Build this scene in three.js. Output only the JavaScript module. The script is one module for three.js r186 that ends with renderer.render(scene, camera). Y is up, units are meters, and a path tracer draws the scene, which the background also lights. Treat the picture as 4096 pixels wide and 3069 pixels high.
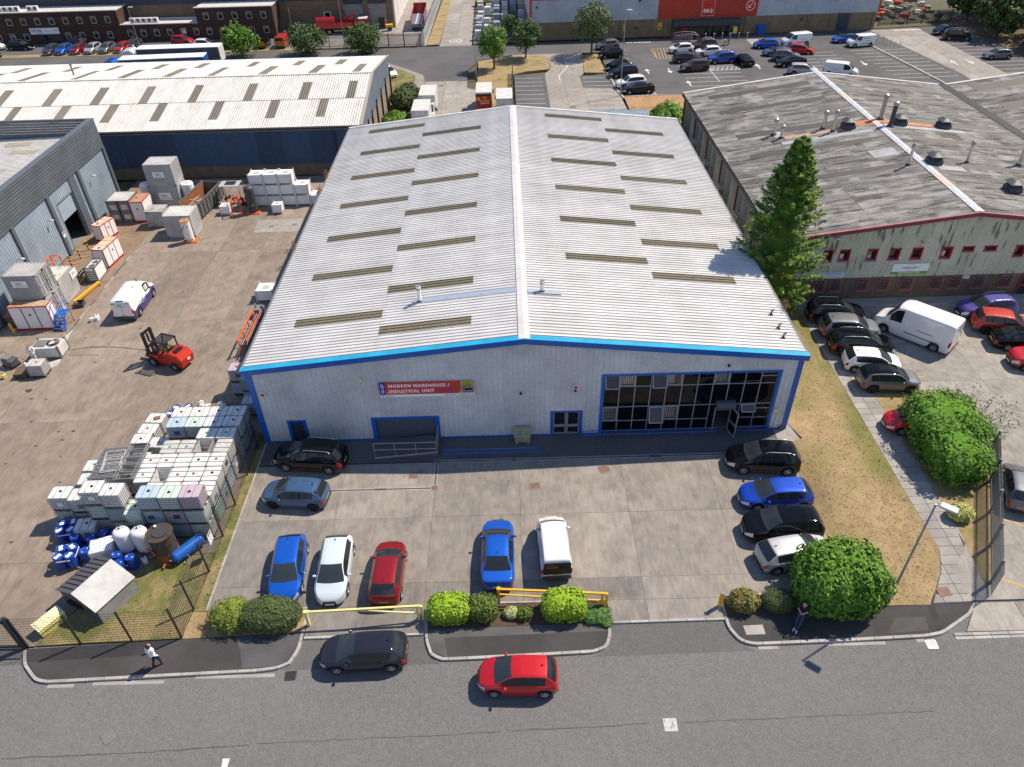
import * as THREE from 'three';
import {mergeGeometries} from 'three/addons/utils/BufferGeometryUtils.js';
import {MarchingCubes} from 'three/addons/objects/MarchingCubes.js';

// ------------------------------------------------------------------ camera
const scene=new THREE.Scene();
const camera=new THREE.PerspectiveCamera(55.05,4096 / 3069,0.5,1200);
const CAM=new THREE.Vector3(-0.7357,33.5,36.5362),FPX=1590.4;
const CAMB=(()=>{
  const th=38.4448 * Math.PI / 180,ya=-0.1185 * Math.PI / 180,ro=-1.6351 * Math.PI / 180;
  const f=new THREE.Vector3(Math.sin(ya) * Math.cos(th),-Math.sin(th),-Math.cos(ya) * Math.cos(th));
  const r=new THREE.Vector3(Math.cos(ya),0,Math.sin(ya)),u=new THREE.Vector3().crossVectors(r,f);
  const r2=r.clone().multiplyScalar(Math.cos(ro)).addScaledVector(u,Math.sin(ro));
  const u2=u.clone().multiplyScalar(Math.cos(ro)).addScaledVector(r,-Math.sin(ro));
  return {f,r: r2,u: u2};
})();
camera.position.copy(CAM);
camera.quaternion.setFromRotationMatrix(new THREE.Matrix4().makeBasis(CAMB.r,CAMB.u,CAMB.f.clone().negate()));
camera.updateMatrixWorld();

// ------------------------------------------------------------------ seeded noise
let seed=12345;
const rnd=()=>{seed |= 0;seed=seed + 0x6D2B79F5 | 0;let t=Math.imul(seed ^ seed >>> 15,1 | seed);t=t + Math.imul(t ^ t >>> 7,61 | t) ^ t;return ((t ^ t >>> 14) >>> 0) / 4294967296;};
const rr=(a,b)=>a + (b - a) * rnd();
const LAT=new Float32Array(256 * 256);for (let i=0;i < 65536;i++) LAT[i]=rnd();
const vn=(x,y,p)=>{          // tileable value noise, period p (<=256)
  let xi=Math.floor(x),yi=Math.floor(y);const fx=x - xi,fy=y - yi;
  const sx=fx * fx * (3 - 2 * fx),sy=fy * fy * (3 - 2 * fy);
  const x0=((xi % p) + p) % p,x1=(x0 + 1) % p,y0=(((yi % p) + p) % p) * 256,y1=(((yi + 1) % p + p) % p) * 256;
  const a=LAT[y0 + x0],b=LAT[y0 + x1],c=LAT[y1 + x0],d=LAT[y1 + x1];
  return a + (b - a) * sx + (c - a) * sy + (a - b - c + d) * sx * sy;
};
const fbm=(u,v,p,o)=>{let s=0,a=0.5,n=0;for (let i=0;i < o && p <= 256;i++) {s += a * vn(u * p + i * 17,v * p + i * 31,p);n += a;a *= 0.55;p *= 2;} return s / n;};
const clamp=(x,a=0,b=1)=>x < a ? a : x > b ? b : x,mix=(a,b,t)=>a + (b - a) * t,sstep=(a,b,x)=>{x=clamp((x - a) / (b - a));return x * x * (3 - 2 * x);};

// ------------------------------------------------------------------ sky and sun
{
  const W=1024,H=512,d=new Float32Array(W * H * 4);
  for (let j=0;j < H;j++) for (let i=0;i < W;i++) {
    const el=(j + 0.5) / H * Math.PI - Math.PI / 2,s=Math.max(0,Math.sin(el)),k=Math.pow(1 - s,2.2),o=(j * W + i) * 4;
    let c=[mix(0.07,0.33,k),mix(0.14,0.40,k),mix(0.31,0.50,k)];
    if (el > 0) {
      const az=(i + 0.5) / W * 2 * Math.PI,q=1 / (s + 0.25),cx=Math.cos(az) * Math.cos(el) * q,cz=Math.sin(az) * Math.cos(el) * q;
      let n=0,a=0.5,fr=1.1;for (let m=0;m < 5;m++) {n += a * vn(cx * fr + 40 + m * 9,cz * fr + 70 + m * 5,256);a *= 0.52;fr *= 2.1;}
      const cl=sstep(0.52,0.72,n) * 0.75;c=c.map((v,m)=>mix(v,[0.62,0.64,0.67][m],cl));
   } else c=[0.16,0.16,0.15];
    d[o]=c[0];d[o + 1]=c[1];d[o + 2]=c[2];d[o + 3]=1;
 }
  const t=new THREE.DataTexture(d,W,H,THREE.RGBAFormat,THREE.FloatType);
  t.mapping=THREE.EquirectangularReflectionMapping;t.magFilter=t.minFilter=THREE.LinearFilter;t.needsUpdate=true;
  scene.background=t;scene.environment=t;
}
const sun=new THREE.DirectionalLight(0xfff0dc,4.1);
sun.position.set(0.68 * 150,150,-0.38 * 150 - 40);sun.target.position.set(0,0,-40);scene.add(sun,sun.target);
sun.castShadow=true;sun.shadow.mapSize.set(4096,4096);sun.shadow.radius=1.2;
Object.assign(sun.shadow.camera,{left: -130,right: 130,top: 130,bottom: -130,near: 1,far: 420});
const renderer=new THREE.WebGLRenderer({antialias: true});
renderer.toneMapping=THREE.LinearToneMapping;renderer.toneMappingExposure=1.5;
renderer.shadowMap.enabled=true;

// ------------------------------------------------------------------ photo pixel -> place (tile column, tile row, pixel in the tile, height)
const OY=[0,768,1536,2301];
const dirOf=(c,r,x,y)=>{const u=(1024 * c + x / 2.157) / 1.8526 - 1105.5,v=(OY[r] + y / 2.157) / 1.8526 - 828.5;return CAMB.f.clone().multiplyScalar(FPX).addScaledVector(CAMB.r,u).addScaledVector(CAMB.u,-v);};
const at=(c,r,x,y,h=0)=>{const d=dirOf(c,r,x,y);return CAM.clone().addScaledVector(d,(h - CAM.y) / d.y);};

const atZ=(c,r,x,y,z)=>{const d=dirOf(c,r,x,y);return CAM.clone().addScaledVector(d,(z - CAM.z) / d.z);};
const atX=(c,r,x,y,X)=>{const d=dirOf(c,r,x,y);return CAM.clone().addScaledVector(d,(X - CAM.x) / d.x);};
// ------------------------------------------------------------------ geometry helpers
const V=(x,y,z)=>new THREE.Vector3(x,y,z),PI=Math.PI;
const up=V(0,1,0);
function quads(list) {             // list of [a,b,c,d] Vector3 quads, flat normals
  const p=[];for (const [a,b,c,d] of list) {p.push(...a,...b,...c,...a,...c,...d);}
  const g=new THREE.BufferGeometry();g.setAttribute('position',new THREE.Float32BufferAttribute(p,3));g.computeVertexNormals();return g;
}
const T=(g,x=0,y=0,z=0,rx=0,ry=0,rz=0)=>g.applyMatrix4(new THREE.Matrix4().compose(V(x,y,z),new THREE.Quaternion().setFromEuler(new THREE.Euler(rx,ry,rz,'YXZ')),V(1,1,1)));
const box=(x0,y0,z0,x1,y1,z1)=>T(new THREE.BoxGeometry(Math.abs(x1 - x0),Math.abs(y1 - y0),Math.abs(z1 - z0)),(x0 + x1) / 2,(y0 + y1) / 2,(z0 + z1) / 2);
const bc=(w,h,d,x,y,z,rx,ry,rz)=>T(new THREE.BoxGeometry(w,h,d),x,y,z,rx,ry,rz);
function bar(a,b,w=0.05,h=w) {const d=b.clone().sub(a),l=d.length();const g=new THREE.BoxGeometry(w,h,l);const m=new THREE.Matrix4().lookAt(b,a,Math.abs(d.y) > l * 0.95 ? V(0,0,1) : up);m.setPosition(a.clone().add(b).multiplyScalar(0.5));return g.applyMatrix4(m);}
const rod=(a,b,r,seg=8,r2=r)=>{const d=b.clone().sub(a),l=d.length();const g=new THREE.CylinderGeometry(r2,r,l,seg);return g.applyMatrix4(new THREE.Matrix4().compose(a.clone().add(b).multiplyScalar(0.5),new THREE.Quaternion().setFromUnitVectors(up,d.normalize()),V(1,1,1)));};
const cyl=(r0,r1,y0,y1,x=0,z=0,seg=20)=>T(new THREE.CylinderGeometry(r1,r0,y1 - y0,seg),x,(y0 + y1) / 2,z);
const lathe=(pts,seg=24)=>new THREE.LatheGeometry(pts.map(p=>new THREE.Vector2(p[0],p[1])),seg);
const tube=(pts,r,n=24,seg=6)=>new THREE.TubeGeometry(new THREE.CatmullRomCurve3(pts),n,r,seg);
function prism(pts,y0,y1) {const s=new THREE.Shape(pts.map(p=>new THREE.Vector2(p[0],-p[1])));const g=new THREE.ExtrudeGeometry(s,{depth: y1 - y0,bevelEnabled: false});return T(g.rotateX(-PI / 2),0,y0,0);}
function flat(pts,y) {const s=new THREE.Shape(pts.map(p=>new THREE.Vector2(p[0],-p[1])));return T(new THREE.ShapeGeometry(s).rotateX(-PI / 2),0,y,0);}
function triUV(g) {
  const p=g.attributes.position,n=p.count,uv=new Float32Array(n * 2),a=V(),b=V(),c=V();
  for (let i=0;i < n;i += 3) {
    a.fromBufferAttribute(p,i);b.fromBufferAttribute(p,i + 1);c.fromBufferAttribute(p,i + 2);
    const e=b.clone().sub(a).cross(c.clone().sub(a)),ax=Math.abs(e.x),ay=Math.abs(e.y),az=Math.abs(e.z);
    [a,b,c].forEach((q,k)=>{const o=(i + k) * 2;if (ay >= ax && ay >= az) {uv[o]=q.x;uv[o + 1]=q.z;} else if (ax >= az) {uv[o]=q.z;uv[o + 1]=q.y;} else {uv[o]=q.x;uv[o + 1]=q.y;}});
 }
  g.setAttribute('uv',new THREE.BufferAttribute(uv,2));return g;
}
function fin(gs,keep) {
  const l=[].concat(gs).map(g=>{g=g.index ? g.toNonIndexed() : g;for (const k of Object.keys(g.attributes)) if (!['position','normal','color'].includes(k) && !(keep && k === 'uv')) g.deleteAttribute(k);return g;});
  const m=l.length > 1 ? mergeGeometries(l) : l[0];return keep ? m : triUV(m);
}
// corrugated sheet: U across the ribs, W along them, N outward; a..b along U, from v0(u) to v1(u) along W
const PROF={box: [[0,0],[0.74,0],[0.8,1],[0.94,1],[1,0]],trap: [[0,0],[0.38,0],[0.5,1],[0.88,1],[1,0]],sine: [[0,0],[0.2,0.35],[0.35,0.85],[0.5,1],[0.65,0.85],[0.8,0.35],[1,0]],vee: [[0,0],[0.25,0],[0.5,1],[0.75,1],[1,0]]};
function ribs(o,U,W,N,a,b,v0,v1,pitch,depth,prof='box',lift=0) {
  const P=PROF[prof],pts=[],f0=typeof v0 === 'function' ? v0 : ()=>v0,f1=typeof v1 === 'function' ? v1 : ()=>v1;
  const val=u=>{let t=u / pitch;t -= Math.floor(t + 1e-9);t=clamp(t);for (let i=1;i < P.length;i++) if (t <= P[i][0] + 1e-9) {const q=(t - P[i - 1][0]) / (P[i][0] - P[i - 1][0]);return mix(P[i - 1][1],P[i][1],clamp(q));} return 0;};
  pts.push([a,val(a)]);
  for (let k=Math.floor(a / pitch) - 1;k <= b / pitch + 1;k++) for (const [f,n] of P.slice(0,-1)) {const u=(k + f) * pitch;if (u > a + 1e-4 && u < b - 1e-4) pts.push([u,n]);}
  pts.push([b,val(b - 1e-6)]);
  const at3=(u,n,v)=>o.clone().addScaledVector(U,u).addScaledVector(W,v).addScaledVector(N,n * depth + lift);
  const q=[];for (let i=1;i < pts.length;i++) {const [u0,n0]=pts[i - 1],[u1,n1]=pts[i];q.push([at3(u0,n0,f0(u0)),at3(u1,n1,f0(u1)),at3(u1,n1,f1(u1)),at3(u0,n0,f1(u0))]);}
  return quads(q);
}

// ------------------------------------------------------------------ scene objects
const used={};
const numbered=n=>{if (!(n in used)) {used[n]=0;return n;} used[n]++;return n + '_' + String(used[n]).padStart(3,'0');};
function obj(name,gs,m,parent,keep) {const o=new THREE.Mesh(fin(gs,keep),m);o.name=name;o.castShadow=o.receiveShadow=true;if (parent) parent.add(o);return o;}
function grp(name,parent) {const g=new THREE.Group();g.name=name;if (parent) parent.add(g);return g;}
function tag(o,label,category,group) {o.userData.label=label;o.userData.category=category;if (group) o.userData.group=group;return o;}
function thing(name,label,category,p=[0,0,0],turn=0,group) {const g=new THREE.Group();g.name=numbered(name);g.position.set(...p);g.rotation.y=turn;tag(g,label,category,group);scene.add(g);return g;}
function solo(name,gs,m,label,category,group,keep) {const o=obj(numbered(name),gs,m,scene,keep);return tag(o,label,category,group);}
function struct(name,gs,m) {const o=gs ? obj(numbered(name),gs,m,scene) : (()=>{const g=grp(numbered(name));scene.add(g);return g;})();o.userData.kind='structure';return o;}
function copyOf(src,name,label,category,p,turn,group) {const o=src.clone();o.name=numbered(name);o.position.set(...p);o.rotation.set(0,turn,0);o.userData={};tag(o,label,category,group);scene.add(o);return o;}

// ------------------------------------------------------------------ textures and materials
const enc=v=>{v=clamp(v);return Math.round(255 * (v <= 0.0031308 ? v * 12.92 : 1.055 * Math.pow(v,1 / 2.4) - 0.055));};
function tex(n,fn,srgb=true) {
  const d=new Uint8Array(n * n * 4);
  for (let j=0;j < n;j++) for (let i=0;i < n;i++) {const c=fn((i + 0.5) / n,(j + 0.5) / n),o=(j * n + i) * 4;if (typeof c === 'number') d[o]=d[o + 1]=d[o + 2]=srgb ? enc(c) : Math.round(255 * clamp(c));else for (let k=0;k < 3;k++) d[o + k]=srgb ? enc(c[k]) : Math.round(255 * clamp(c[k]));d[o + 3]=255;}
  const t=new THREE.DataTexture(d,n,n);t.wrapS=t.wrapT=THREE.RepeatWrapping;t.magFilter=THREE.LinearFilter;t.minFilter=THREE.LinearMipmapLinearFilter;t.generateMipmaps=true;t.anisotropy=8;if (srgb) t.colorSpace=THREE.SRGBColorSpace;t.needsUpdate=true;return t;
}
const rep=(t,sx,sy=sx,rot=0)=>{const c=t.clone();c.repeat.set(1 / sx,1 / sy);c.rotation=rot;c.needsUpdate=true;return c;};
const lin=(c,k=1)=>new THREE.Color().setRGB(c[0] * k,c[1] * k,c[2] * k);
const mat=(c,rough=0.7,o={})=>new THREE.MeshStandardMaterial({color: Array.isArray(c) ? lin(c) : c,roughness: rough,...o});
const ds={side: THREE.DoubleSide};
const speck=new Float32Array(1 << 20);for (let i=0;i < speck.length;i++) speck[i]=rnd();
// multiplicative maps, mean about 0.8
const TX={};
TX.asphalt=tex(1024,(u,v)=>{const i=Math.floor(u * 1024),j=Math.floor(v * 1024),s=speck[j * 1024 + i],b=fbm(u,v,6,4),m=fbm(u + 0.3,v,128,2);return 0.7 + 0.13 * (b - 0.5) + 0.5 * (s - 0.5) * (0.55 + s) + 0.12 * (m - 0.5) + (s > 0.995 ? 0.3 : 0);});
TX.dark=tex(1024,(u,v)=>{const s=speck[Math.floor(v * 1024) * 1024 + Math.floor(u * 1024)];return 0.7 + 0.5 * (fbm(u,v,5,6) - 0.5) + 0.22 * (s - 0.5) + (s > 0.995 ? 0.3 : 0);});
TX.concrete=tex(1024,(u,v)=>{
  const a=fbm(u,v,4,5),b=fbm(u * 1 + 0.37,v + 0.11,32,4),br=fbm(u,v * 0.25 + 0.2,128,2),st=sstep(0.6,0.75,fbm(u + 0.7,v + 0.2,10,5)),pa=sstep(0.57,0.72,fbm(u + 0.15,v + 0.6,7,5)),s=speck[Math.floor(v * 1024) * 1024 + Math.floor(u * 1024)];
  const k=0.80 + 0.26 * (a - 0.5) + 0.34 * (b - 0.5) + 0.26 * (br - 0.5) + 0.16 * (s - 0.5) - 0.13 * st + 0.07 * pa;return [k * 1.0,k * 0.945,k * 0.875 + 0.012 * st];
});
const turf=(lo,hi)=>tex(1024,(u,v)=>{
  const a=fbm(u,v,7,5),b=fbm(u + 0.4,v + 0.7,96,2),c=fbm(u + 0.1,v + 0.3,24,4),s=speck[Math.floor(v * 1024) * 1024 + Math.floor(u * 1024)],g=sstep(lo,hi,a * 0.55 + c * 0.3 + b * 0.15),k=0.5 + 0.5 * b + 0.4 * c + 0.5 * (s - 0.5);
  return [mix(0.275,0.12,g) * k,mix(0.205,0.13,g) * k,mix(0.10,0.035,g) * k];
});
TX.lawn=tex(1024,(u,v)=>{// one sheet over the right-hand lawn: x 16..24, z -16..14, greener beside the path and the warehouse
  const x=16 + 8 * u,z=v < 0.47 ? 32 * v : 32 * (v - 1),a=fbm(u * 0.25,v,12,5),b=vn(x * 7 + 9,z * 7 + 5,251),c=vn(x * 2.1 + 3,z * 2.1 + 7,251),s=speck[Math.floor(v * 1024) * 1024 + Math.floor(u * 1024)],e=(a - 0.5) * 1.6 + (c - 0.5) * 0.5 + (b - 0.5) * 0.35;
  const g=clamp(Math.max(sstep(2,-6,z) * 0.8,sstep(20.9,22.3,x) * sstep(9.5,3,z)) * 0.75 + e * 0.9),k=0.62 + 0.3 * b + 0.3 * c + 0.45 * (s - 0.5);return [mix(0.285,0.13,g) * k,mix(0.215,0.145,g) * k,mix(0.11,0.035,g) * k];});
TX.grass=turf(0.4,0.6);TX.straw=turf(0.5,0.72);
TX.dirt=tex(1024,(u,v)=>{const a=fbm(u,v,4,7),b=fbm(u + 0.2,v + 0.5,40,3);return 0.82 + 0.42 * (a - 0.5) + 0.2 * (b - 0.5);});
TX.streak=tex(1024,(u,v)=>{const a=fbm(u * 1,v * 0.06,64,3),b=fbm(u,v,6,5),c=fbm(u,v * 0.02 + 0.4,200,1);return 0.82 + 0.3 * (a - 0.5) + 0.25 * (b - 0.5) + 0.15 * (c - 0.5);});
TX.oldroof=tex(1024,(u,v)=>{// weathered fibre cement: soot streaks along the corrugation (v), pale lichen patches
  const a=fbm(u,v,5,7),s=fbm(u,v * 0.06 + 0.3,128,2),p=sstep(0.53,0.7,fbm(u + 0.5,v + 0.1,9,6)),l=sstep(0.7,0.8,fbm(u * 1 + 0.2,v + 0.8,90,2));const k=0.5 + 0.6 * (a - 0.5) + 1.05 * (s - 0.5) + 0.34 * p + 0.22 * l;return [k,k * 0.985,k * 0.955];
});
TX.brick=tex(1024,(u,v)=>{const s=fbm(u,v,128,1),a=fbm(u,v,6,5),r=speck[Math.floor(v * 256) * 1024 + Math.floor(u * 96)];const k=0.62 + 0.3 * (a - 0.5) + 0.5 * (r - 0.5) * 0.8 + 0.2 * (s - 0.5);return [k * 1.02,k,k * 0.96];});
TX.stain=tex(1024,(u,v)=>{const a=sstep(0.55,0.72,fbm(u,v * 0.12,48,3) * 0.6 + fbm(u + 0.3,v + 0.3,6,5) * 0.4),b=fbm(u,v,5,6);const k=0.9 + 0.3 * (b - 0.5) - 0.62 * a;return k;});
TX.leafn=tex(256,(u,v)=>0.5 + fbm(u,v,16,4) * 0.6);
const MT={
  road: mat([0.198,0.2,0.202],0.95,{map: rep(TX.asphalt,26),bumpMap: rep(TX.asphalt,26),bumpScale: 0.01}),
  pave: mat([0.075,0.073,0.074],0.95,{map: rep(TX.dark,7)}),
  lot: mat([0.135,0.135,0.14],0.95,{map: rep(TX.dark,19)}),
  backroad: mat([0.14,0.14,0.145],0.95,{map: rep(TX.dark,23)}),
  conc: [1,0.93,1.07,0.98].map((k,i)=>mat([0.305 * k,0.294 * k,0.282 * k],0.93,{map: rep(TX.concrete,15 + i,15 + i,i * 0.0),bumpMap: rep(TX.concrete,15),bumpScale: 0.006})),
  yard: [1,0.95,1.05,0.9].map((k,i)=>mat([0.30 * k,0.262 * k,0.228 * k],0.93,{map: rep(TX.concrete,17 + i),bumpMap: rep(TX.concrete,17),bumpScale: 0.006})),
  grey: [1,0.92,1.08].map((k,i)=>mat([0.36 * k,0.355 * k,0.345 * k],0.93,{map: rep(TX.concrete,11 + i)})),
  kerb: [1,0.9,1.08].map(k=>mat([0.43 * k,0.42 * k,0.40 * k],0.9,{map: rep(TX.dirt,2.3)})),
  slab: [1,0.88,1.1,0.95].map(k=>mat([0.375 * k,0.36 * k,0.335 * k],0.92,{map: rep(TX.dirt,3.1)})),
  grass: mat([1.0,1.05,1.0],1,{map: rep(TX.grass,9),bumpMap: rep(TX.grass,3),bumpScale: 0.05}),
  lawn: mat([1.25,1.2,1.25],1,{map: rep(TX.lawn,8,32),bumpMap: rep(TX.straw,3),bumpScale: 0.06}),
  concD: [1,0.94].map((k,i)=>mat([0.25 * k,0.247 * k,0.242 * k],0.93,{map: rep(TX.concrete,15 + i),bumpMap: rep(TX.concrete,15),bumpScale: 0.006})),
  yardB: [1,0.92].map((k,i)=>mat([0.30 * k,0.225 * k,0.165 * k],0.93,{map: rep(TX.concrete,9 + i)})),
  straw: mat([1.22,1.2,1.25],1,{map: rep(TX.straw,11),bumpMap: rep(TX.straw,3),bumpScale: 0.06}),
  soil: mat([0.11,0.075,0.05],1,{map: rep(TX.dirt,2)}),
  roofW: [1,0.965,1.03,0.985].map(k=>mat([0.70 * k,0.70 * k,0.69 * k],0.6,{map: rep(TX.streak,9,9,PI / 2),...ds})),
  roofB: [1,0.95,1.04].map(k=>mat([0.70 * k,0.69 * k,0.66 * k],0.8,{map: rep(TX.streak,7,7),...ds})),
  roofG: [1,0.95,1.05,0.98].map((k,i)=>mat([0.37 * k,0.365 * k,0.35 * k],0.95,{map: rep(TX.oldroof,12 + i,12 + i,PI / 2),...ds})),
  light: [1,0.88,1.1].map(k=>mat([0.205 * k,0.185 * k,0.125 * k],0.55,{map: rep(TX.streak,3),...ds})),
  lightG: mat([0.075,0.072,0.067],0.6,{map: rep(TX.streak,4),...ds}),
  lightB: [1,0.9,1.12].map(k=>mat([0.17 * k,0.155 * k,0.125 * k],0.6,{map: rep(TX.streak,4),...ds})),
  clad: [1,0.96,1.04].map(k=>mat([0.66 * k,0.685 * k,0.715 * k],0.5,{map: rep(TX.dirt,6),...ds})),
  blue: mat([0.005,0.11,0.46],0.4),cyan: mat([0.02,0.40,0.68],0.4,{map: rep(TX.dirt,3)}),
  galv: mat([0.42,0.44,0.46],0.45,{metalness: 0.55,map: rep(TX.dirt,2)}),
  steel: mat([0.62,0.63,0.65],0.28,{metalness: 0.85}),
  white: mat([0.78,0.78,0.78],0.5),whiteD: mat([0.72,0.71,0.69],0.55,{map: rep(TX.dirt,1.7)}),
  black: mat([0.012,0.012,0.013],0.5),blackR: mat([0.02,0.02,0.02],0.9),dgrey: mat([0.05,0.053,0.058],0.55),mgrey: mat([0.2,0.205,0.21],0.6,{map: rep(TX.dirt,2)}),
  orange: mat([0.75,0.13,0.02],0.5),red: mat([0.55,0.02,0.02],0.45),yellow: mat([0.80,0.42,0.02],0.5),cream: mat([0.80,0.68,0.27],0.5),
  glass: new THREE.MeshPhysicalMaterial({color: lin([0.004,0.005,0.007]),roughness: 0.03,ior: 1.45,specularIntensity: 0.6}),
  wglass: new THREE.MeshPhysicalMaterial({color: lin([0.02,0.025,0.03]),roughness: 0.05,ior: 1.6}),
  alu: mat([0.30,0.33,0.37],0.45,{metalness: 0.3}),
  line: mat([0.72,0.72,0.70],0.8,{map: rep(TX.dirt,1.1)}),lineY: mat([0.62,0.42,0.12],0.8,{map: rep(TX.dirt,1.1)}),
  rust: mat([0.30,0.11,0.04],0.9,{map: rep(TX.dirt,1.5)}),wood: mat([0.22,0.16,0.10],0.9,{map: rep(TX.streak,1)}),
};
const pick=(a,i=Math.floor(rnd() * a.length))=>a[i % a.length];
function sign(name,w,h,parent,draw,px=512,rough=0.6) {  // flat printed board facing +z, lower-left at the origin
  const c=document.createElement('canvas');c.width=px;c.height=Math.max(16,Math.round(px * h / w));const x=c.getContext('2d');draw(x,c.width,c.height);
  const t=new THREE.CanvasTexture(c);t.colorSpace=THREE.SRGBColorSpace;const g=new THREE.PlaneGeometry(w,h);g.translate(w / 2,h / 2,0);
  const o=obj(name,g,new THREE.MeshStandardMaterial({map: t,roughness: rough}),parent,true);return o;
}
const txt=(x,s,px,py,size,col,font='sans-serif',bold=true,align='left',w)=>{x.fillStyle=col;x.font=(bold ? 'bold ' : '') + size + 'px ' + font;x.textAlign=align;x.textBaseline='middle';if (w) x.fillText(s,px,py,w);else x.fillText(s,px,py);};
// ------------------------------------------------------------------ ground
function clipRect(poly,x0,z0,x1,z1) {
  const cut=(P,ins,isec)=>{const o=[];for (let i=0;i < P.length;i++) {const a=P[i],b=P[(i + 1) % P.length],ia=ins(a),ib=ins(b);if (ia) o.push(a);if (ia !== ib) o.push(isec(a,b));} return o;};
  const ix=v=>(a,b)=>{const t=(v - a[0]) / (b[0] - a[0]);return [v,mix(a[1],b[1],t)];},iz=v=>(a,b)=>{const t=(v - a[1]) / (b[1] - a[1]);return [mix(a[0],b[0],t),v];};
  let P=cut(poly,p=>p[0] >= x0,ix(x0));P=cut(P,p=>p[0] <= x1,ix(x1));P=cut(P,p=>p[1] >= z0,iz(z0));return cut(P,p=>p[1] <= z1,iz(z1));
}
const area=P=>Math.abs(P.reduce((s,p,i)=>{const q=P[(i + 1) % P.length];return s + p[0] * q[1] - q[0] * p[1];},0)) / 2;
function slabs(parent,name,poly,xs,zs,mats,y=0,gap=0.03,th=0.12) {
  for (let i=1;i < xs.length;i++) for (let j=1;j < zs.length;j++) {
    const P=clipRect(poly,xs[i - 1] + gap / 2,zs[j - 1] + gap / 2,xs[i] - gap / 2,zs[j] - gap / 2);if (P.length < 3 || area(P) < 0.05) continue;
    const cx=P.reduce((s,p)=>s + p[0],0) / P.length,cz=P.reduce((s,p)=>s + p[1],0) / P.length;obj(name,prism(P,y - th,y + rr(-0.003,0.003)),pick(typeof mats === 'function' ? mats(cx,cz) : mats),parent);
 }
}
const range=(a,b,s)=>{const o=[];for (let v=a;v < b - 1e-6;v += s) o.push(v);o.push(b);return o;};
function kerbs(parent,pts,y0,y1,w=0.15,len=0.915,mats=MT.kerb) {
  const c=new THREE.CatmullRomCurve3(pts.map(p=>V(p[0],0,p[1])),false,'catmullrom',0.12);const L=c.getLength(),n=Math.max(2,Math.round(L / len));
  const P=c.getSpacedPoints(n * 3);
  for (let k=0;k < n;k++) {
    const seg=P.slice(k * 3,k * 3 + 4),L1=[],R1=[];
    seg.forEach((p,i)=>{const q=seg[Math.min(i + 1,3)].clone().sub(seg[Math.max(i - 1,0)]).normalize(),e=i === 0 ? 0.012 : i === 3 ? -0.012 : 0,c2=p.clone().addScaledVector(q,e);L1.push([c2.x - q.z * w / 2,c2.z + q.x * w / 2]);R1.push([c2.x + q.z * w / 2,c2.z - q.x * w / 2]);});
    obj('kerbstone',prism([...L1,...R1.reverse()],y0,y1 + rr(-0.004,0.004)),pick(mats),parent);
 }
}
function mark(parent,name,a,b,w,y,m=MT.line) {const d=V(b[0] - a[0],0,b[1] - a[1]).normalize(),nx=-d.z * w / 2,nz=d.x * w / 2;return obj(name,flat([[a[0] + nx,a[1] + nz],[b[0] + nx,b[1] + nz],[b[0] - nx,b[1] - nz],[a[0] - nx,a[1] - nz]],y),m,parent);}
const xz=(...q)=>{const p=at(...q);return [p.x,p.z];};

struct('ground',flat([[-400,-420],[400,-420],[400,120],[-400,120]],-0.3),mat([0.12,0.115,0.07],1,{map: rep(TX.dirt,31)}));
const road=struct('road',prism([[-140,13],[140,13],[140,70],[-140,70]],-0.29,-0.105),MT.road);
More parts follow.
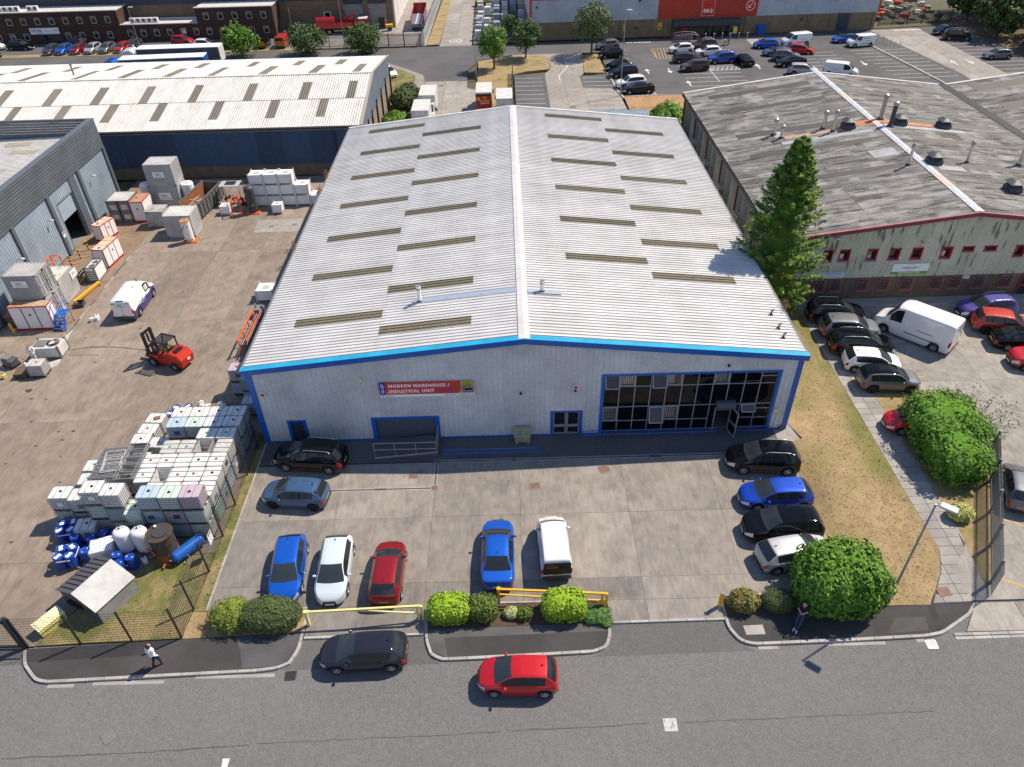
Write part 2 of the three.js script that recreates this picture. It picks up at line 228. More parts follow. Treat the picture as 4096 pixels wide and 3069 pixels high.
// hairline joints in the road surfacing, iron covers and gully grates
{
  const crack=(pts,w)=>{const q=[],m=[];for (let i=0;i < pts.length - 1;i++) for (let k=0;k < 12;k++) {const t=k / 12;q.push([mix(pts[i][0],pts[i + 1][0],t) + rr(-0.02,0.02),mix(pts[i][1],pts[i + 1][1],t) + rr(-0.03,0.03)]);} const L=[],R=[];q.forEach(p=>{const e=w * rr(0.5,1.3) / 2;L.push([p[0],p[1] - e]);R.push([p[0],p[1] + e]);});obj('surface_joint',flat([...L,...R.reverse()],-0.101),mat([0.07,0.07,0.07],1),road);};
  crack([xz(0,3,0,1580),xz(0,3,1300,1520),xz(0,3,2209,1460)],0.045);crack([xz(1,3,0,1450),xz(1,3,1000,1400),xz(1,3,2209,1345)],0.03);crack([xz(2,3,0,1335),xz(2,3,1290,1272)],0.04);crack([xz(2,3,1480,1265),xz(2,3,2209,1235),xz(3,3,800,1195),xz(3,3,1500,1165)],0.03);
  crack([xz(2,3,840,680),xz(2,3,1400,655),xz(2,3,1990,628)],0.03);crack([xz(1,3,350,805),xz(1,3,520,800)],0.03);crack([xz(1,3,1260,765),xz(1,3,1600,755)],0.03);
  const cover=(P,m,m2,n)=>{const g=grp('iron_cover',road);const [a,b,c,d]=P;obj('cover_frame',prism(P,-0.12,-0.094),m2,g);const ix=t=>P.map((p,i)=>{const cx=(a[0] + c[0]) / 2,cz=(a[1] + c[1]) / 2;return [mix(p[0],cx,t),mix(p[1],cz,t)];});obj('cover_lid',prism(ix(0.08),-0.12,-0.089),m,g);const bl=[];for (let i=0;i < n;i++) for (let j=0;j < n;j++) {const u=0.12 + 0.76 * i / (n - 1),v=0.12 + 0.76 * j / (n - 1),x=mix(mix(a[0],b[0],u),mix(d[0],c[0],u),v),z=mix(mix(a[1],b[1],u),mix(d[1],c[1],u),v);bl.push(bc(0.035,0.012,0.035,x,-0.083,z));} obj('cover_studs',bl,m,g);};
  cover([xz(0,3,850,1390),xz(0,3,965,1310),xz(0,3,1010,1390),xz(0,3,895,1470)],mat([0.2,0.19,0.185],0.8),mat([0.09,0.09,0.09],0.9),9);
  cover([xz(2,3,1300,1230),xz(2,3,1420,1225),xz(2,3,1440,1345),xz(2,3,1320,1345)],mat([0.62,0.62,0.62],0.8,{map: rep(TX.stain,0.9)}),mat([0.3,0.3,0.3],0.9),9);
  const gully=(P,m)=>{const g=grp('gully_grate',road);const [a,b,c,d]=P;obj('gully_pit',flat(P,-0.1),MT.black,g);const q=(u,v)=>V(mix(mix(a[0],b[0],u),mix(d[0],c[0],u),v),-0.088,mix(mix(a[1],b[1],u),mix(d[1],c[1],u),v));const l=[[0,0,1,0],[1,0,1,1],[1,1,0,1],[0,1,0,0]].map(e=>bar(q(e[0],e[1]),q(e[2],e[3]),0.06,0.03));for (let k=-4;k < 5;k++) {const t=k * 0.2;const p=[[clamp(t),clamp(-t)],[clamp(1 + t) > 1 ? 1 : 1 + t,clamp(1 - t) > 1 ? 1 : 1 - t]];if (Math.abs(t) < 0.95) l.push(bar(q(p[0][0],p[0][1]),q(clamp(p[1][0]),clamp(p[1][1])),0.035,0.03));} obj('grate',l,m,g);};
  gully([xz(1,3,255,830),xz(1,3,345,825),xz(1,3,330,895),xz(1,3,245,900)],MT.dgrey);
  gully([xz(3,3,1362,560),xz(3,3,1445,555),xz(3,3,1478,625),xz(3,3,1395,627)],MT.white);
  obj('road_marking',flat([xz(0,3,1915,1578),xz(0,3,1978,1575),xz(0,3,1950,1657),xz(0,3,1900,1657)],-0.1),MT.line,road);
}
// forecourt concrete bays
const FX=[-17.4,-11.6,-5.8,-0.5,6.0,11.5,16.85],FZ=[2.32,6.95,11.65,13.1,14.8];
const forecourt=struct('forecourt');
slabs(forecourt,'concrete_slab',[[-17.35,2.3],[16.8,2.3],[16.8,13.0],[10.0,13.0],[9.9,14.35],[3.95,14.35],[3.95,13.1],[-5.65,13.1],[-5.65,14.75],[-11.85,14.75],[-11.85,13.1],[-17.35,13.1]],FX,FZ,(x,z)=>(x < -11 && z > 7) || (z > 11.7 && x < 4) ? MT.concD : MT.conc,0,0.014);obj('joint_filler',flat([[-17.3,2.35],[16.75,2.35],[16.75,12.9],[9.85,12.95],[9.85,14.3],[4,14.3],[4,13.05],[-5.7,13.05],[-5.7,14.7],[-11.8,14.7],[-11.8,13.05],[-17.3,13.05]],-0.02),MT.lot,forecourt);
obj('apron',prism([[-17.35,-0.3],[16.6,-0.3],[16.6,2.2],[-17.35,2.2]],-0.1,0.002),MT.lot,forecourt);
slabs(forecourt,'corner_slab',[[16.62,-0.5],[17.75,-0.55],[18.2,1.1],[16.62,2.3]],[16.6,18.3],[-0.6,2.3],MT.grey,0.0);
// slot drains with their grates, covers in the concrete
{
  const sl=mat([0.05,0.045,0.04],0.9),cov=mat([0.22,0.13,0.10],0.85,{map: rep(TX.dirt,0.7)});
  const drain=(x0,z0,x1,z1)=>{const hor=Math.abs(x1 - x0) > Math.abs(z1 - z0);const g=grp('slot_drain',forecourt);obj('drain_slot',hor ? box(x0,0.0,z0 - 0.035,x1,0.006,z0 + 0.035) : box(x0 - 0.035,0,z0,x0 + 0.035,0.006,z1),sl,g);const e=0.12;for (const s of [-1,1]) obj('drain_edge',hor ? box(x0,0,z0 + s * 0.09 - 0.04,x1,0.008,z0 + s * 0.09 + 0.04) : box(x0 + s * 0.09 - 0.04,0,z0,x0 + s * 0.09 + 0.04,0.008,z1),MT.kerb[1],g);};
  drain(-12.4,4.6,-5.95,4.6);drain(-5.8,2.5,-5.8,4.45);drain(-5.6,2.27,13,2.27);
  const lid=(x,z,w,d,r,m=cov)=>{const g=grp('drain_cover',forecourt);obj('cover_frame',bc(w + 0.06,0.012,d + 0.06,x,0.008,z,0,r),mat([0.3,0.29,0.27],0.9),g);obj('cover_lid',bc(w,0.012,d,x,0.014,z,0,r),m,g);};
  lid(-5.8,4.6,0.36,0.36,0.05);lid(-7.2,3.45,0.62,0.5,0.05);lid(at(2,2,795,735).x,at(2,2,795,735).z,0.66,0.6,0.35);lid(at(2,2,198,880).x,at(2,2,198,880).z,0.66,0.5,0.12);lid(-5.75,2.27,0.4,0.3,0);lid(-0.8,2.27,0.4,0.3,0);lid(8.3,2.3,0.8,0.16,0,sl);lid(-9.2,4.6,0.8,0.13,0,sl);lid(-16.4,1.9,0.5,0.35,0.1);
}
// footways with kerbs along the road
const sideKerb=[[-17.42,-0.2],[-17.42,13.1]];
function footway(poly,kp,extra) {const g=struct('pavement');obj('surfacing',prism(poly,-0.29,-0.004),MT.pave,g);kerbs(g,kp,-0.28,0.02);(extra || []).forEach(e=>obj(e[0],flat(e[1],e[3] || 0),e[2],g));return g;}
footway([[-26.0,15.1],[-18.2,14.78],[-12.05,14.55],[-12.05,15.5],[-12.35,16.2],[-12.9,16.45],[-13.9,16.55],[-24.0,16.85],[-24.65,16.7],[-25.6,15.85]],[[-11.95,13.2],[-11.98,14.4],[-12.0,15.5],[-12.3,16.25],[-12.85,16.5],[-13.9,16.62],[-18,16.74],[-24.0,16.92],[-24.75,16.75],[-25.7,15.9],[-26.05,15.15]],[['surface_patch',[[-15.4,14.7],[-12.1,14.56],[-12.1,15.5],[-12.4,16.15],[-13,16.42],[-14.6,16.5],[-14.9,15.6]],mat([0.11,0.112,0.118],0.95,{map: rep(TX.dark,5)}),0.001]]);
footway([[-5.5,14.55],[3.8,14.45],[3.8,15.1],[3.5,15.75],[2.85,16.0],[1,16.05],[-4.5,16.2],[-5.1,15.95],[-5.45,15.2]],[[-5.68,13.2],[-5.6,14.3],[-5.5,15.2],[-5.2,15.98],[-4.6,16.27],[-2,16.22],[1,16.13],[2.9,16.06],[3.6,15.8],[3.86,15.1],[3.86,14.4]],[['surface_patch',[[-5.45,14.56],[3.75,14.46],[3.75,14.95],[-4.6,15.1],[-4.4,16.15],[-5.1,15.9],[-5.4,15.2]],mat([0.125,0.127,0.13],0.95,{map: rep(TX.dark,5)}),0.001]]);
const pavR=footway([[10.05,14.25],[13,14.1],[18.6,13.95],[23.05,13.85],[22.45,14.45],[20.65,15.45],[19.7,15.6],[15.8,15.72],[11.1,15.8],[10.45,15.6],[10.08,14.9]],[[9.98,13.1],[9.98,14],[10.0,14.9],[10.4,15.65],[11.1,15.88],[15.8,15.8],[19.7,15.68],[20.7,15.5],[22.5,14.5],[23.15,13.85]],[['surface_patch',[xz(3,3,1380,262),xz(3,3,1440,262),xz(3,3,1530,490),xz(3,3,1470,500)],mat([0.06,0.06,0.062],0.95,{map: rep(TX.dark,3)}),0.001],['surface_patch',[xz(3,3,1100,370),xz(3,3,1360,360),xz(3,3,1390,480),xz(3,3,1040,505)],mat([0.105,0.1,0.1],0.95,{map: rep(TX.dark,3)}),0.001]]);
obj('cover_slab',prism([xz(2,3,1995,438),xz(2,3,2165,430),xz(2,3,2190,512),xz(2,3,2025,518)],-0.02,0.004),MT.slab[2],pavR);
for (const [a,b,z] of [[-24.0,-22.7,17.12],[-21.8,-18.3,17.05],[-16.8,-12.9,16.85],[11.2,12.2,16.06],[14.6,17.6,15.98],[19.2,19.6,15.9]]) obj('channel_block',box(a,-0.12,z - 0.09,b,-0.098,z + 0.09),MT.kerb[1],road);
{const g=struct('driveway');const dm=mat([0.15,0.15,0.152],0.95,{map: rep(TX.asphalt,23)});obj('surfacing',flat([[3.95,14.5],[9.9,14.46],[10,15],[10.35,15.8],[11,16.2],[2.9,16.3],[3.7,15.9],[3.95,15.2]],-0.1),dm,g);obj('surfacing',flat([[-11.9,14.95],[-5.75,14.9],[-5.6,15.4],[-5.3,16.1],[-4.8,16.45],[-12.6,16.6],[-12.1,16],[-11.9,15.4]],-0.1),dm,g);kerbs(g,[[4.0,14.42],[9.9,14.38]],-0.2,0.0);kerbs(g,[[-11.85,14.85],[-5.7,14.8]],-0.2,-0.005);}
// right-hand entrance apron and car park of the neighbouring unit
const rightPark=struct('neighbour_car_park');
slabs(rightPark,'concrete_slab',[[24.55,-14.7],[90,-14.7],[90,13.7],[23.1,13.7],[22.95,12.0],[24.55,10]],[22,27.5,33,38.5,44,50,60,75,90],[-14.7,-9.5,-4.6,0.4,5.4,10.2,13.8],MT.grey,0,0.014);obj('joint_filler',flat([[24.6,-14.6],[89,-14.6],[89,13.6],[23.2,13.6],[23.1,12],[24.6,10.1]],-0.02),MT.lot,rightPark);
slabs(rightPark,'apron_slab',[[23.2,13.85],[90,14.2],[90,15.5],[21.9,15.5],[22.6,14.6]],[21,25.2,29,33,37,45,60,90],[13.8,15.6],MT.grey,-0.03);
kerbs(rightPark,[[21.2,15.62],[24.7,15.6],[40,15.7],[60,15.9]],-0.2,-0.06,0.16);kerbs(rightPark,[[21.2,15.82],[24.7,15.8],[40,15.9],[60,16.1]],-0.2,-0.085,0.16);
for (const [a,b] of [[[3,1,1605,1135],[3,1,1790,1130]],[[3,1,1740,1262],[3,1,1930,1257]],[[3,1,1880,1400],[3,1,2100,1392]],[[3,1,2040,1552],[3,1,2300,1545]],[[3,1,900,1432],[3,1,1195,1428]],[[3,1,1000,1600],[3,1,1345,1597]],[[3,2,925,107],[3,2,1480,100]],[[3,2,1960,710],[3,2,2300,812]],[[3,2,1960,1150],[3,2,2400,1290]],[[3,3,1980,25],[3,3,2400,160]]]) mark(rightPark,'bay_line',xz(...a),xz(...b),0.1,0.008,MT.lineY);
{const g=struct('neighbour_footway');obj('surfacing',prism([[23.2,-15.8],[90,-15.8],[90,-14.75],[23.2,-14.75]],-0.2,0.06),MT.slab[0],g);kerbs(g,[[24.6,-14.7],[60,-14.7]],-0.1,0.07);}
// slab path beside the lawn
const path=struct('slab_path');{obj('path_bed',flat([[22.9,-15.8],[24.7,-15.8],[24.7,10],[23.3,13.8],[20.9,13.86],[22.3,11.7],[22.9,10.4]],-0.03),MT.lot,path);
  const P=[[22.92,-15.7],[24.62,-15.7],[24.62,8.8],[24.3,10.4],[23.9,11.7],[23.05,13.75],[21.0,13.8],[22.35,11.8],[22.92,10.4]];slabs(path,'paving_slab',P,[20.5,21.6,22.6,23.78,24.64],range(-15.7,13.9,0.63),MT.slab,0.0,0.025,0.06);
  obj('iron_cover',prism([xz(3,3,1445,115),xz(3,3,1550,102),xz(3,3,1600,178),xz(3,3,1495,192)],0,0.012),mat([0.26,0.16,0.13],0.9,{map: rep(TX.dirt,0.7)}),path);}
// lawns
function lawn(name,rows,m,hf,parent) {// rows: [z, xl, xr] ; gentle relief
  const N=14,q=[],pt=(z,x)=>V(x,hf ? hf(x,z) : 0,z);const R=[];for (let i=0;i < rows.length - 1;i++) {const n=Math.max(1,Math.round(Math.abs(rows[i + 1][0] - rows[i][0]) / 0.8));for (let k=0;k < n;k++) {const t=k / n;R.push([0,1,2].map(j=>mix(rows[i][j],rows[i + 1][j],t)));}} R.push(rows[rows.length - 1]);
  const pos=[],idx=[];R.forEach((r,i)=>{for (let j=0;j <= N;j++) {const x=mix(r[1],r[2],j / N);pos.push(x,hf ? hf(x,r[0]) : 0,r[0]);if (i && j) {const a=(i - 1) * (N + 1) + j - 1,b=a + 1,c=i * (N + 1) + j - 1,d=c + 1;idx.push(a,c,b,b,c,d);}}});
  const g=new THREE.BufferGeometry();g.setAttribute('position',new THREE.Float32BufferAttribute(pos,3));g.setIndex(idx);g.computeVertexNormals();return parent ? obj(name,g,m,parent) : struct(name,g,m);
}
const lawnH=(x,z)=>0.004 + 0.42 * Math.exp(-(((x - 18.6) / 1.5) ** 2) - ((z - 5.5) / 3.6) ** 2) * sstep(16.9,17.8,x) + 0.03 * (vn(x * 1.2 + 40,z * 1.2 + 40,200) - 0.3);
const lawnR=lawn('lawn',[[-15.8,17.5,22.88],[-1,17.55,22.88],[-0.4,17.76,22.88],[1.1,18.2,22.9],[1.4,17.2,22.9],[2.4,16.9,22.9],[10.4,16.9,22.9],[11.8,16.9,22.3],[12.95,17,21.5],[13.9,18,20.75]],MT.lawn,lawnH);
const bedG=(name,P,m,y=0.004)=>struct(name,prism(P,-0.2,y),m);
bedG('planting_bed',[[-17.35,13.15],[-12.05,13.15],[-12.05,14.53],[-18.2,14.75],[-18.1,13.15]],MT.straw);bedG('planting_bed',[[-5.55,13.15],[3.85,13.15],[3.8,14.43],[-5.5,14.53]],MT.soil);bedG('planting_bed',[[10.08,13.05],[17.0,13.02],[18.0,13.93],[10.08,14.23]],MT.soil,0.006);
bedG('grass_verge',[[-18.1,-0.9],[-17.46,-0.9],[-17.46,13.12],[-18.1,13.12]],MT.grass);{const g=struct('verge_kerb');kerbs(g,[[-17.4,0],[-17.4,13.1]],-0.1,0.03,0.1);kerbs(g,[[-5.6,13.1],[3.9,13.1]],-0.1,0.05,0.1);kerbs(g,[[10.05,13.0],[16.9,12.98]],-0.1,0.04,0.1);kerbs(g,[[-17.4,13.1],[-12,13.1]],-0.1,0.03,0.1);kerbs(g,[[16.86,2.4],[16.86,12.9]],-0.1,0.04,0.1);}
bedG('hedge_bed',[[24.7,-3.4],[29.4,-3.4],[30.2,2.5],[25.3,11.5],[24.2,13.0],[24.7,9]],MT.straw,0.006);
// yard of the neighbour on the left
const yard=struct('yard');
slabs(yard,'concrete_slab',[[-43.4,-45.2],[-17.65,-45.2],[-17.65,-1],[-18.12,-1],[-18.12,9.2],[-21.6,9.4],[-22.7,11.2],[-24.4,12.6],[-25.7,14.95],[-60,15.6],[-60,-15.1],[-43.4,-15.1]],[-60,-54,-48,-43,-37.1,-32.95,-28.8,-24.6,-20.4,-17.6],[-45.2,-39.8,-27.5,-15.3,-2.7,9.6,15.6],(x,z)=>x < -37.2 && z < -14 ? MT.yardB : MT.yard,0,0.016);obj('joint_filler',flat([[-43.3,-45],[-17.7,-45],[-17.7,-1],[-18.2,-1],[-18.2,9.1],[-21.7,9.2],[-24.6,12.4],[-25.8,14.8],[-59,15.4],[-59,-15],[-43.3,-15]],-0.02),MT.lot,yard);
obj('pale_patch',flat([[-26.6,-34.0],[-21.9,-34.1],[-21.8,-31.2],[-26.4,-31.1]],0.006),MT.grey[0],yard);
for (const [x,z] of [[-24.9,-32.4],[-22.6,-32.7]]) obj('iron_cover',bc(0.5,0.012,0.5,x,0.012,z),mat([0.2,0.17,0.14],0.9),yard);
{const g=grp('drain_channel',yard);for (let z=-27;z < -13;z += 1.0) obj('channel_block',box(-37.2,0.0,z,-37.05,0.01,z + 0.96),pick([MT.mgrey,MT.lot,MT.kerb[1]]),g);}
bedG('yard_lawn',[[-25.6,14.92],[-18.15,14.7],[-18.15,9.25],[-21.55,9.45],[-22.65,11.25],[-24.35,12.65]],MT.grass);
{const g=struct('gate_threshold');obj('surfacing',prism([[-60,15.0],[-26.1,15.0],[-26.1,15.6],[-60,15.8]],-0.2,-0.02),MT.lot,g);}
// wet and oily marks, spilt water
{const oil=mat([0.10,0.075,0.055],0.5,{map: rep(TX.dirt,1)});const smear=(pts,w)=>{const L=[],R=[];const c=new THREE.CatmullRomCurve3(pts.map(p=>V(p[0],0,p[1])));c.getPoints(30).forEach((p,i)=>{const e=w * rr(0.2,1);L.push([p.x,p.z - e]);R.push([p.x,p.z + e * 0.7]);});obj('oil_stain',flat([...L,...R.reverse()],0.007),oil,yard);};
  smear([xz(0,1,590,1370),xz(0,1,750,1345),xz(0,1,950,1340),xz(0,1,1250,1365)],0.1);smear([xz(0,1,600,1415),xz(0,1,740,1408),xz(0,1,850,1410)],0.05);
  const blob=(p,a,b)=>{const P=[];for (let i=0;i < 16;i++) {const t=i / 16 * 2 * PI,k=rr(0.7,1.2);P.push([p[0] + Math.cos(t) * a * k,p[1] + Math.sin(t) * b * k]);} obj('oil_stain',flat(P,0.007),oil,yard);};for (const q of [[0,2,245,60,.3,.2],[0,2,630,410,.14,.1],[0,2,515,850,.1,.08],[0,2,520,628,.1,.06],[0,1,1165,755,.12,.08],[0,2,265,130,.2,.08]]) blob(xz(...q.slice(0,4)),q[4],q[5]);for (let k=0;k < 26;k++) blob([rr(-36,-29),rr(-30,9)],rr(0.04,0.16),rr(0.03,0.1));}
// ------------------------------------------------------------------ ground behind the warehouse
const lane=struct('service_lane');slabs(lane,'concrete_slab',[[-12.9,-80.4],[-6.5,-80.2],[-6.4,-76.6],[-3.4,-74.6],[-3.0,-42.9],[-14,-42.9],[-12.9,-76]],[-14.5,-9.7,-2.9],range(-80.5,-42.8,6.3),MT.grey,0.0);
struct('back_road',prism([[-150,-100.7],[2,-100.9],[15.2,-101.6],[15.2,-94.2],[0.6,-93.9],[-5,-91.3],[-6.5,-86.2],[-6.5,-80.1],[-12.9,-80.5],[-13.5,-83.7],[-16.4,-87.1],[-19.8,-91.1],[-22,-92.3],[-38,-92.3],[-40,-83.5],[-150,-83.5]],-0.2,0.0),MT.backroad);
const nlane=struct('north_lane');slabs(nlane,'concrete_slab',[[-12,-100.8],[-6.4,-100.8],[-7,-190],[-11.6,-190]],[-13,-9.2,-5],range(-190,-100.7,8),MT.grey,0.0);
struct('junction_footway',prism([[-22,-92.2],[-19.8,-91],[-16.4,-87.1],[-13.5,-83.7],[-12.95,-80.5],[-13,-76.6],[-14.4,-76.2],[-14.7,-83.2],[-16.6,-86],[-19.6,-89.2],[-22,-90.6]],-0.2,0.08),MT.grey[1]);
bedG('grass_bank',[[-22,-90.5],[-19.6,-89.2],[-16.6,-86],[-14.8,-83.2],[-14.5,-76],[-14.6,-72],[-14.6,-43],[-17,-43],[-17,-72],[-22,-72]],MT.grass,0.06);
bedG('grass_island',[[-5,-90.6],[0.5,-93],[5.6,-92.6],[6.2,-91.5],[6.6,-87.5],[6.3,-84.9],[2.5,-84],[0.5,-82.6],[0.4,-60],[-2.8,-60],[-3.3,-74.4],[-4.9,-77.5]],MT.straw,0.08);
bedG('grass_island',[[12.1,-92.6],[14.7,-92.9],[15.0,-82.2],[11.6,-82.6],[11.9,-88]],MT.straw,0.08);
const entry=struct('store_entry_road');slabs(entry,'concrete_slab',[[0.6,-94.2],[12.2,-93.9],[11.9,-88],[11.5,-82.6],[10.75,-80.8],[10.7,-58],[5.45,-58],[5.45,-82.6],[6.4,-85],[6.7,-87.5],[6.3,-91.5],[5.6,-92.7],[0.6,-93.1]],[0,8.1,13],range(-94.3,-58,6),MT.grey,0.0);
obj('parking_bays',flat([[0.7,-82.4],[5.43,-82.5],[5.43,-58],[0.7,-58]],0.004),MT.lot,entry);obj('parking_bays',flat([[10.78,-80.7],[15.0,-82.0],[15.6,-74.5],[10.74,-75.2]],0.004),MT.lot,entry);obj('parking_bays',flat([[10.74,-75.2],[15.6,-74.5],[16.05,-58],[10.72,-58]],0.004),MT.grey[1],entry);
for (let k=0;k < 9;k++) {const z=-80.7 + k * 1.99;mark(entry,'bay_line',[0.85,z],[4.9,z + 0.2],0.1,0.014);mark(entry,'bay_line',[11.0,z + 0.7],[15.0 + k * 0.12,z + 0.8],0.1,0.014);}
{const z=p=>xz(2,0,...p);mark(entry,'lane_line',z([445,485]),z([478,575]),0.14,0.01);mark(entry,'lane_line',z([478,575]),z([405,655]),0.14,0.01);mark(entry,'lane_line',z([405,655]),z([415,690]),0.14,0.01);
  for (const [q,w] of [[z([525,508]),1.1],[xz(1,0,1722,353),1.2]]) {const s=new THREE.RingGeometry(w * 0.82,w,28).rotateX(-PI / 2);obj('painted_circle',T(s,q[0],0.012,q[1]),MT.line,w > 1.1 ? nlane : entry);const c=sign('painted_limit',w * 1.1,w * 0.8,w > 1.1 ? nlane : entry,(x,W,H)=>{x.fillStyle='#99948c';x.fillRect(0,0,W,H);txt(x,'10',W / 2,H / 2,H * 0.9,'#dddddd','sans-serif',true,'center');},128);c.rotation.x=-PI / 2;c.position.set(q[0] - w * 0.55,0.013,q[1] + w * 0.4);}}
const park=struct('store_car_park',prism([[15.25,-101.6],[110,-106],[110,-30],[16.1,-30],[16.1,-70],[15.2,-82],[15.25,-94]],-0.2,0.0),MT.lot);
{const g=struct('store_lane');slabs(g,'concrete_slab',[[64.1,-103.6],[72.8,-104.2],[73.6,-78.4],[74.2,-50],[66,-50],[67.3,-76.6]],[60,69,80],range(-104.5,-49,5.5),MT.grey,0.005,0.03,0.06);}
bedG('dry_grass',[[16.1,-70.4],[25.2,-70.5],[25.4,-50],[16.2,-50]],mat([1.5,1.2,1.3],1,{map: rep(TX.straw,9),bumpMap: rep(TX.straw,3),bumpScale: 0.06}),0.05);
bedG('bank',[[79.8,-108],[130,-112],[130,-40],[79,-40],[81,-92]],mat([0.16,0.125,0.07],1,{map: rep(TX.dirt,6)}),0.06);
{
  const L=(a,b,w=0.1,m)=>mark(park,'bay_line',a,b,w,0.012,m);
  for (let k=0;k < 11;k++) {const z=-95 + k * 2.52;L([15.7,z],[18.3 + 1.4,z],0.09);}
  for (let k=0;k < 10;k++) {const z=-92.8 + k * 2.05;if (k > 3) L([26.4,z],[35.4,z - 0.1]);}
  L([30.9,-92],[31.1,-76.5]);
  for (let k=0;k < 9;k++) {const z=-90.8 + k * 1.9;L([55.9 + k * 0.2,z],[59.6 + k * 0.26,z]);L([60.9 + k * 0.1,z - 0.1],[65.1 + k * 0.14,z - 0.3]);L([72.9,z - 8],[78.6,z - 8.2]);L([73.2,z + 6.6],[79.6,z + 6.4]);}
  for (let k=0;k < 7;k++) {const z=-90.4 + k * 1.9;L([44.5,z],[48.8,z]);L([49.2,z],[53.0,z]);}
  kerbs(park,[[60.3,-93.4],[61.4,-84],[62.5,-73.5],[62.8,-66]],-0.1,0.12,0.35,2.2);kerbs(park,[[15.15,-82],[15.6,-73],[16.05,-69.8]],-0.1,0.12,0.3,1.5);kerbs(park,[[16.1,-70.5],[25,-70.6]],-0.1,0.1,0.15,1.2);
  const arrow=(x,z,dir,l=2.6)=>{const d=dir;obj('painted_arrow',[flat([[x - 0.1,z + d * l / 2],[x + 0.1,z + d * l / 2],[x + 0.1,z - d * 0.2],[x - 0.1,z - d * 0.2]],0.012),flat([[x - 0.45,z - d * 0.2],[x + 0.45,z - d * 0.2],[x,z - d * l / 2]],0.012)],MT.line,park);};
  arrow(21.4,-82.5,1);arrow(24.8,-82.5,-1);arrow(26.5,-75.9,1);arrow(38.8,-83.5,1);arrow(42.3,-83.5,-1);arrow(52.1,-83.4,1);arrow(55.3,-83.6,-1);arrow(68.9,-82.6,1);arrow(71.5,-82.9,-1);
  for (const [x0,x1,z0,z1,m] of [[24.0,27.2,-95.5,-89.2,MT.lineY],[31.3,35.6,-83.8,-82,MT.line],[16.6,20.8,-71.9,-70.9,MT.line]]) {for (const e of [[[x0,z0],[x1,z0]],[[x0,z1],[x1,z1]],[[x0,z0],[x0,z1]],[[x1,z0],[x1,z1]]]) L(e[0],e[1],0.1,m);const n=6;for (let k=0;k < n;k++) L([mix(x0,x1,k / n),z1],[mix(x0,x1,(k + 1) / n),z0],0.09,m);}
  for (let k=0;k < 5;k++) L([41.2,-97.2 + k * 0.8 - 2],[43.2,-97.3 + k * 0.8 - 2],0.35);
  const np=(x,z,w)=>{const s=sign('painted_words',w,w * 0.16,park,(c,W,H)=>{c.fillStyle='#504f50';c.fillRect(0,0,W,H);txt(c,'NO PARKING',W / 2,H / 2,H * 0.95,'#d5d5d5','sans-serif',true,'center',W * 0.98);},256,0.95);s.rotation.x=-PI / 2;s.position.set(x,0.012,z);};np(20.3,-99.3,4.6);
  {const s=sign('painted_words',5,0.8,park,(c,W,H)=>{c.fillStyle='#9b9892';c.fillRect(0,0,W,H);txt(c,'NO PARKING',W / 2,H / 2,H * 0.95,'#e2e0dd','sans-serif',true,'center',W * 0.98);},256,0.95);s.rotation.x=-PI / 2;s.position.set(68,0.02,-102.6);}
}
// lot and verge in front of the brick offices
const alot=struct('office_lot',prism([[-150,-111.5],[-42,-111.5],[-15,-118],[-15,-101.7],[-42,-102.6],[-150,-102.6]],-0.2,0.003),MT.backroad);
struct('grass_verge_strip',prism([[-150,-102.7],[-34,-102.6],[-34,-100.75],[-150,-100.8]],-0.2,0.05),MT.straw);
{const g=struct('works_yard');slabs(g,'concrete_slab',[[-42,-101.6],[-14.4,-101.6],[-13.6,-190],[-42,-190]],[-42,-30,-21,-13],range(-190,-101.5,12),MT.grey,0.01);struct('grass_strip',flat([[-14.3,-101.8],[-12.1,-101.8],[-11.7,-150],[-13.4,-150]],0.02),MT.straw);}
struct('merchant_yard',flat([[-6.2,-101.7],[4.5,-101.7],[4.5,-190],[-6.8,-190]],0.006),MT.backroad);
// ------------------------------------------------------------------ building helpers
// clad wall in the plane through o along U with outward normal N; openings [u0,u1,y0,y1]
function cladWall(parent,name,mats,o,U,N,u0,u1,bot,top,open,pitch,depth,sheet,prof='box') {
  const ft=typeof top === 'function' ? top : ()=>top;let E=range(u0,u1,sheet);open.forEach(q=>E.push(q[0],q[1]));E=[...new Set(E.map(e=>+e.toFixed(4)))].filter(e=>e >= u0 && e <= u1).sort((a,b)=>a - b);
  for (let i=1;i < E.length;i++) {const a=E[i - 1],b=E[i];if (b - a < 0.01) continue;const m=(a + b) / 2;let iv=[[bot,null]];for (const q of open) if (m > q[0] && m < q[1]) {const n=[];for (const [s,e] of iv) {if (q[2] > s + 0.01) n.push([s,q[2]]);n.push([q[3],e]);} iv=n;}
    for (const [s,e] of iv) {if (e === null && s >= ft(m) - 0.01) continue;obj(name,ribs(o,U,up,N,a,b,s,e === null ? ft : e,pitch,depth,prof),pick(mats),parent);}}
}
const XP=V(1,0,0),ZP=V(0,0,1),XN=V(-1,0,0),ZN=V(0,0,-1);
function frameAround(parent,name,x0,x1,y1,w,z0,z1,m,y0=0) {obj(name,[box(x0,y0,z0,x0 + w,y1 - w * 0.6,z1),box(x1 - w,y0,z0,x1,y1 - w * 0.6,z1),box(x0,y1 - w * 0.6,z0,x1,y1,z1)],m,parent);}

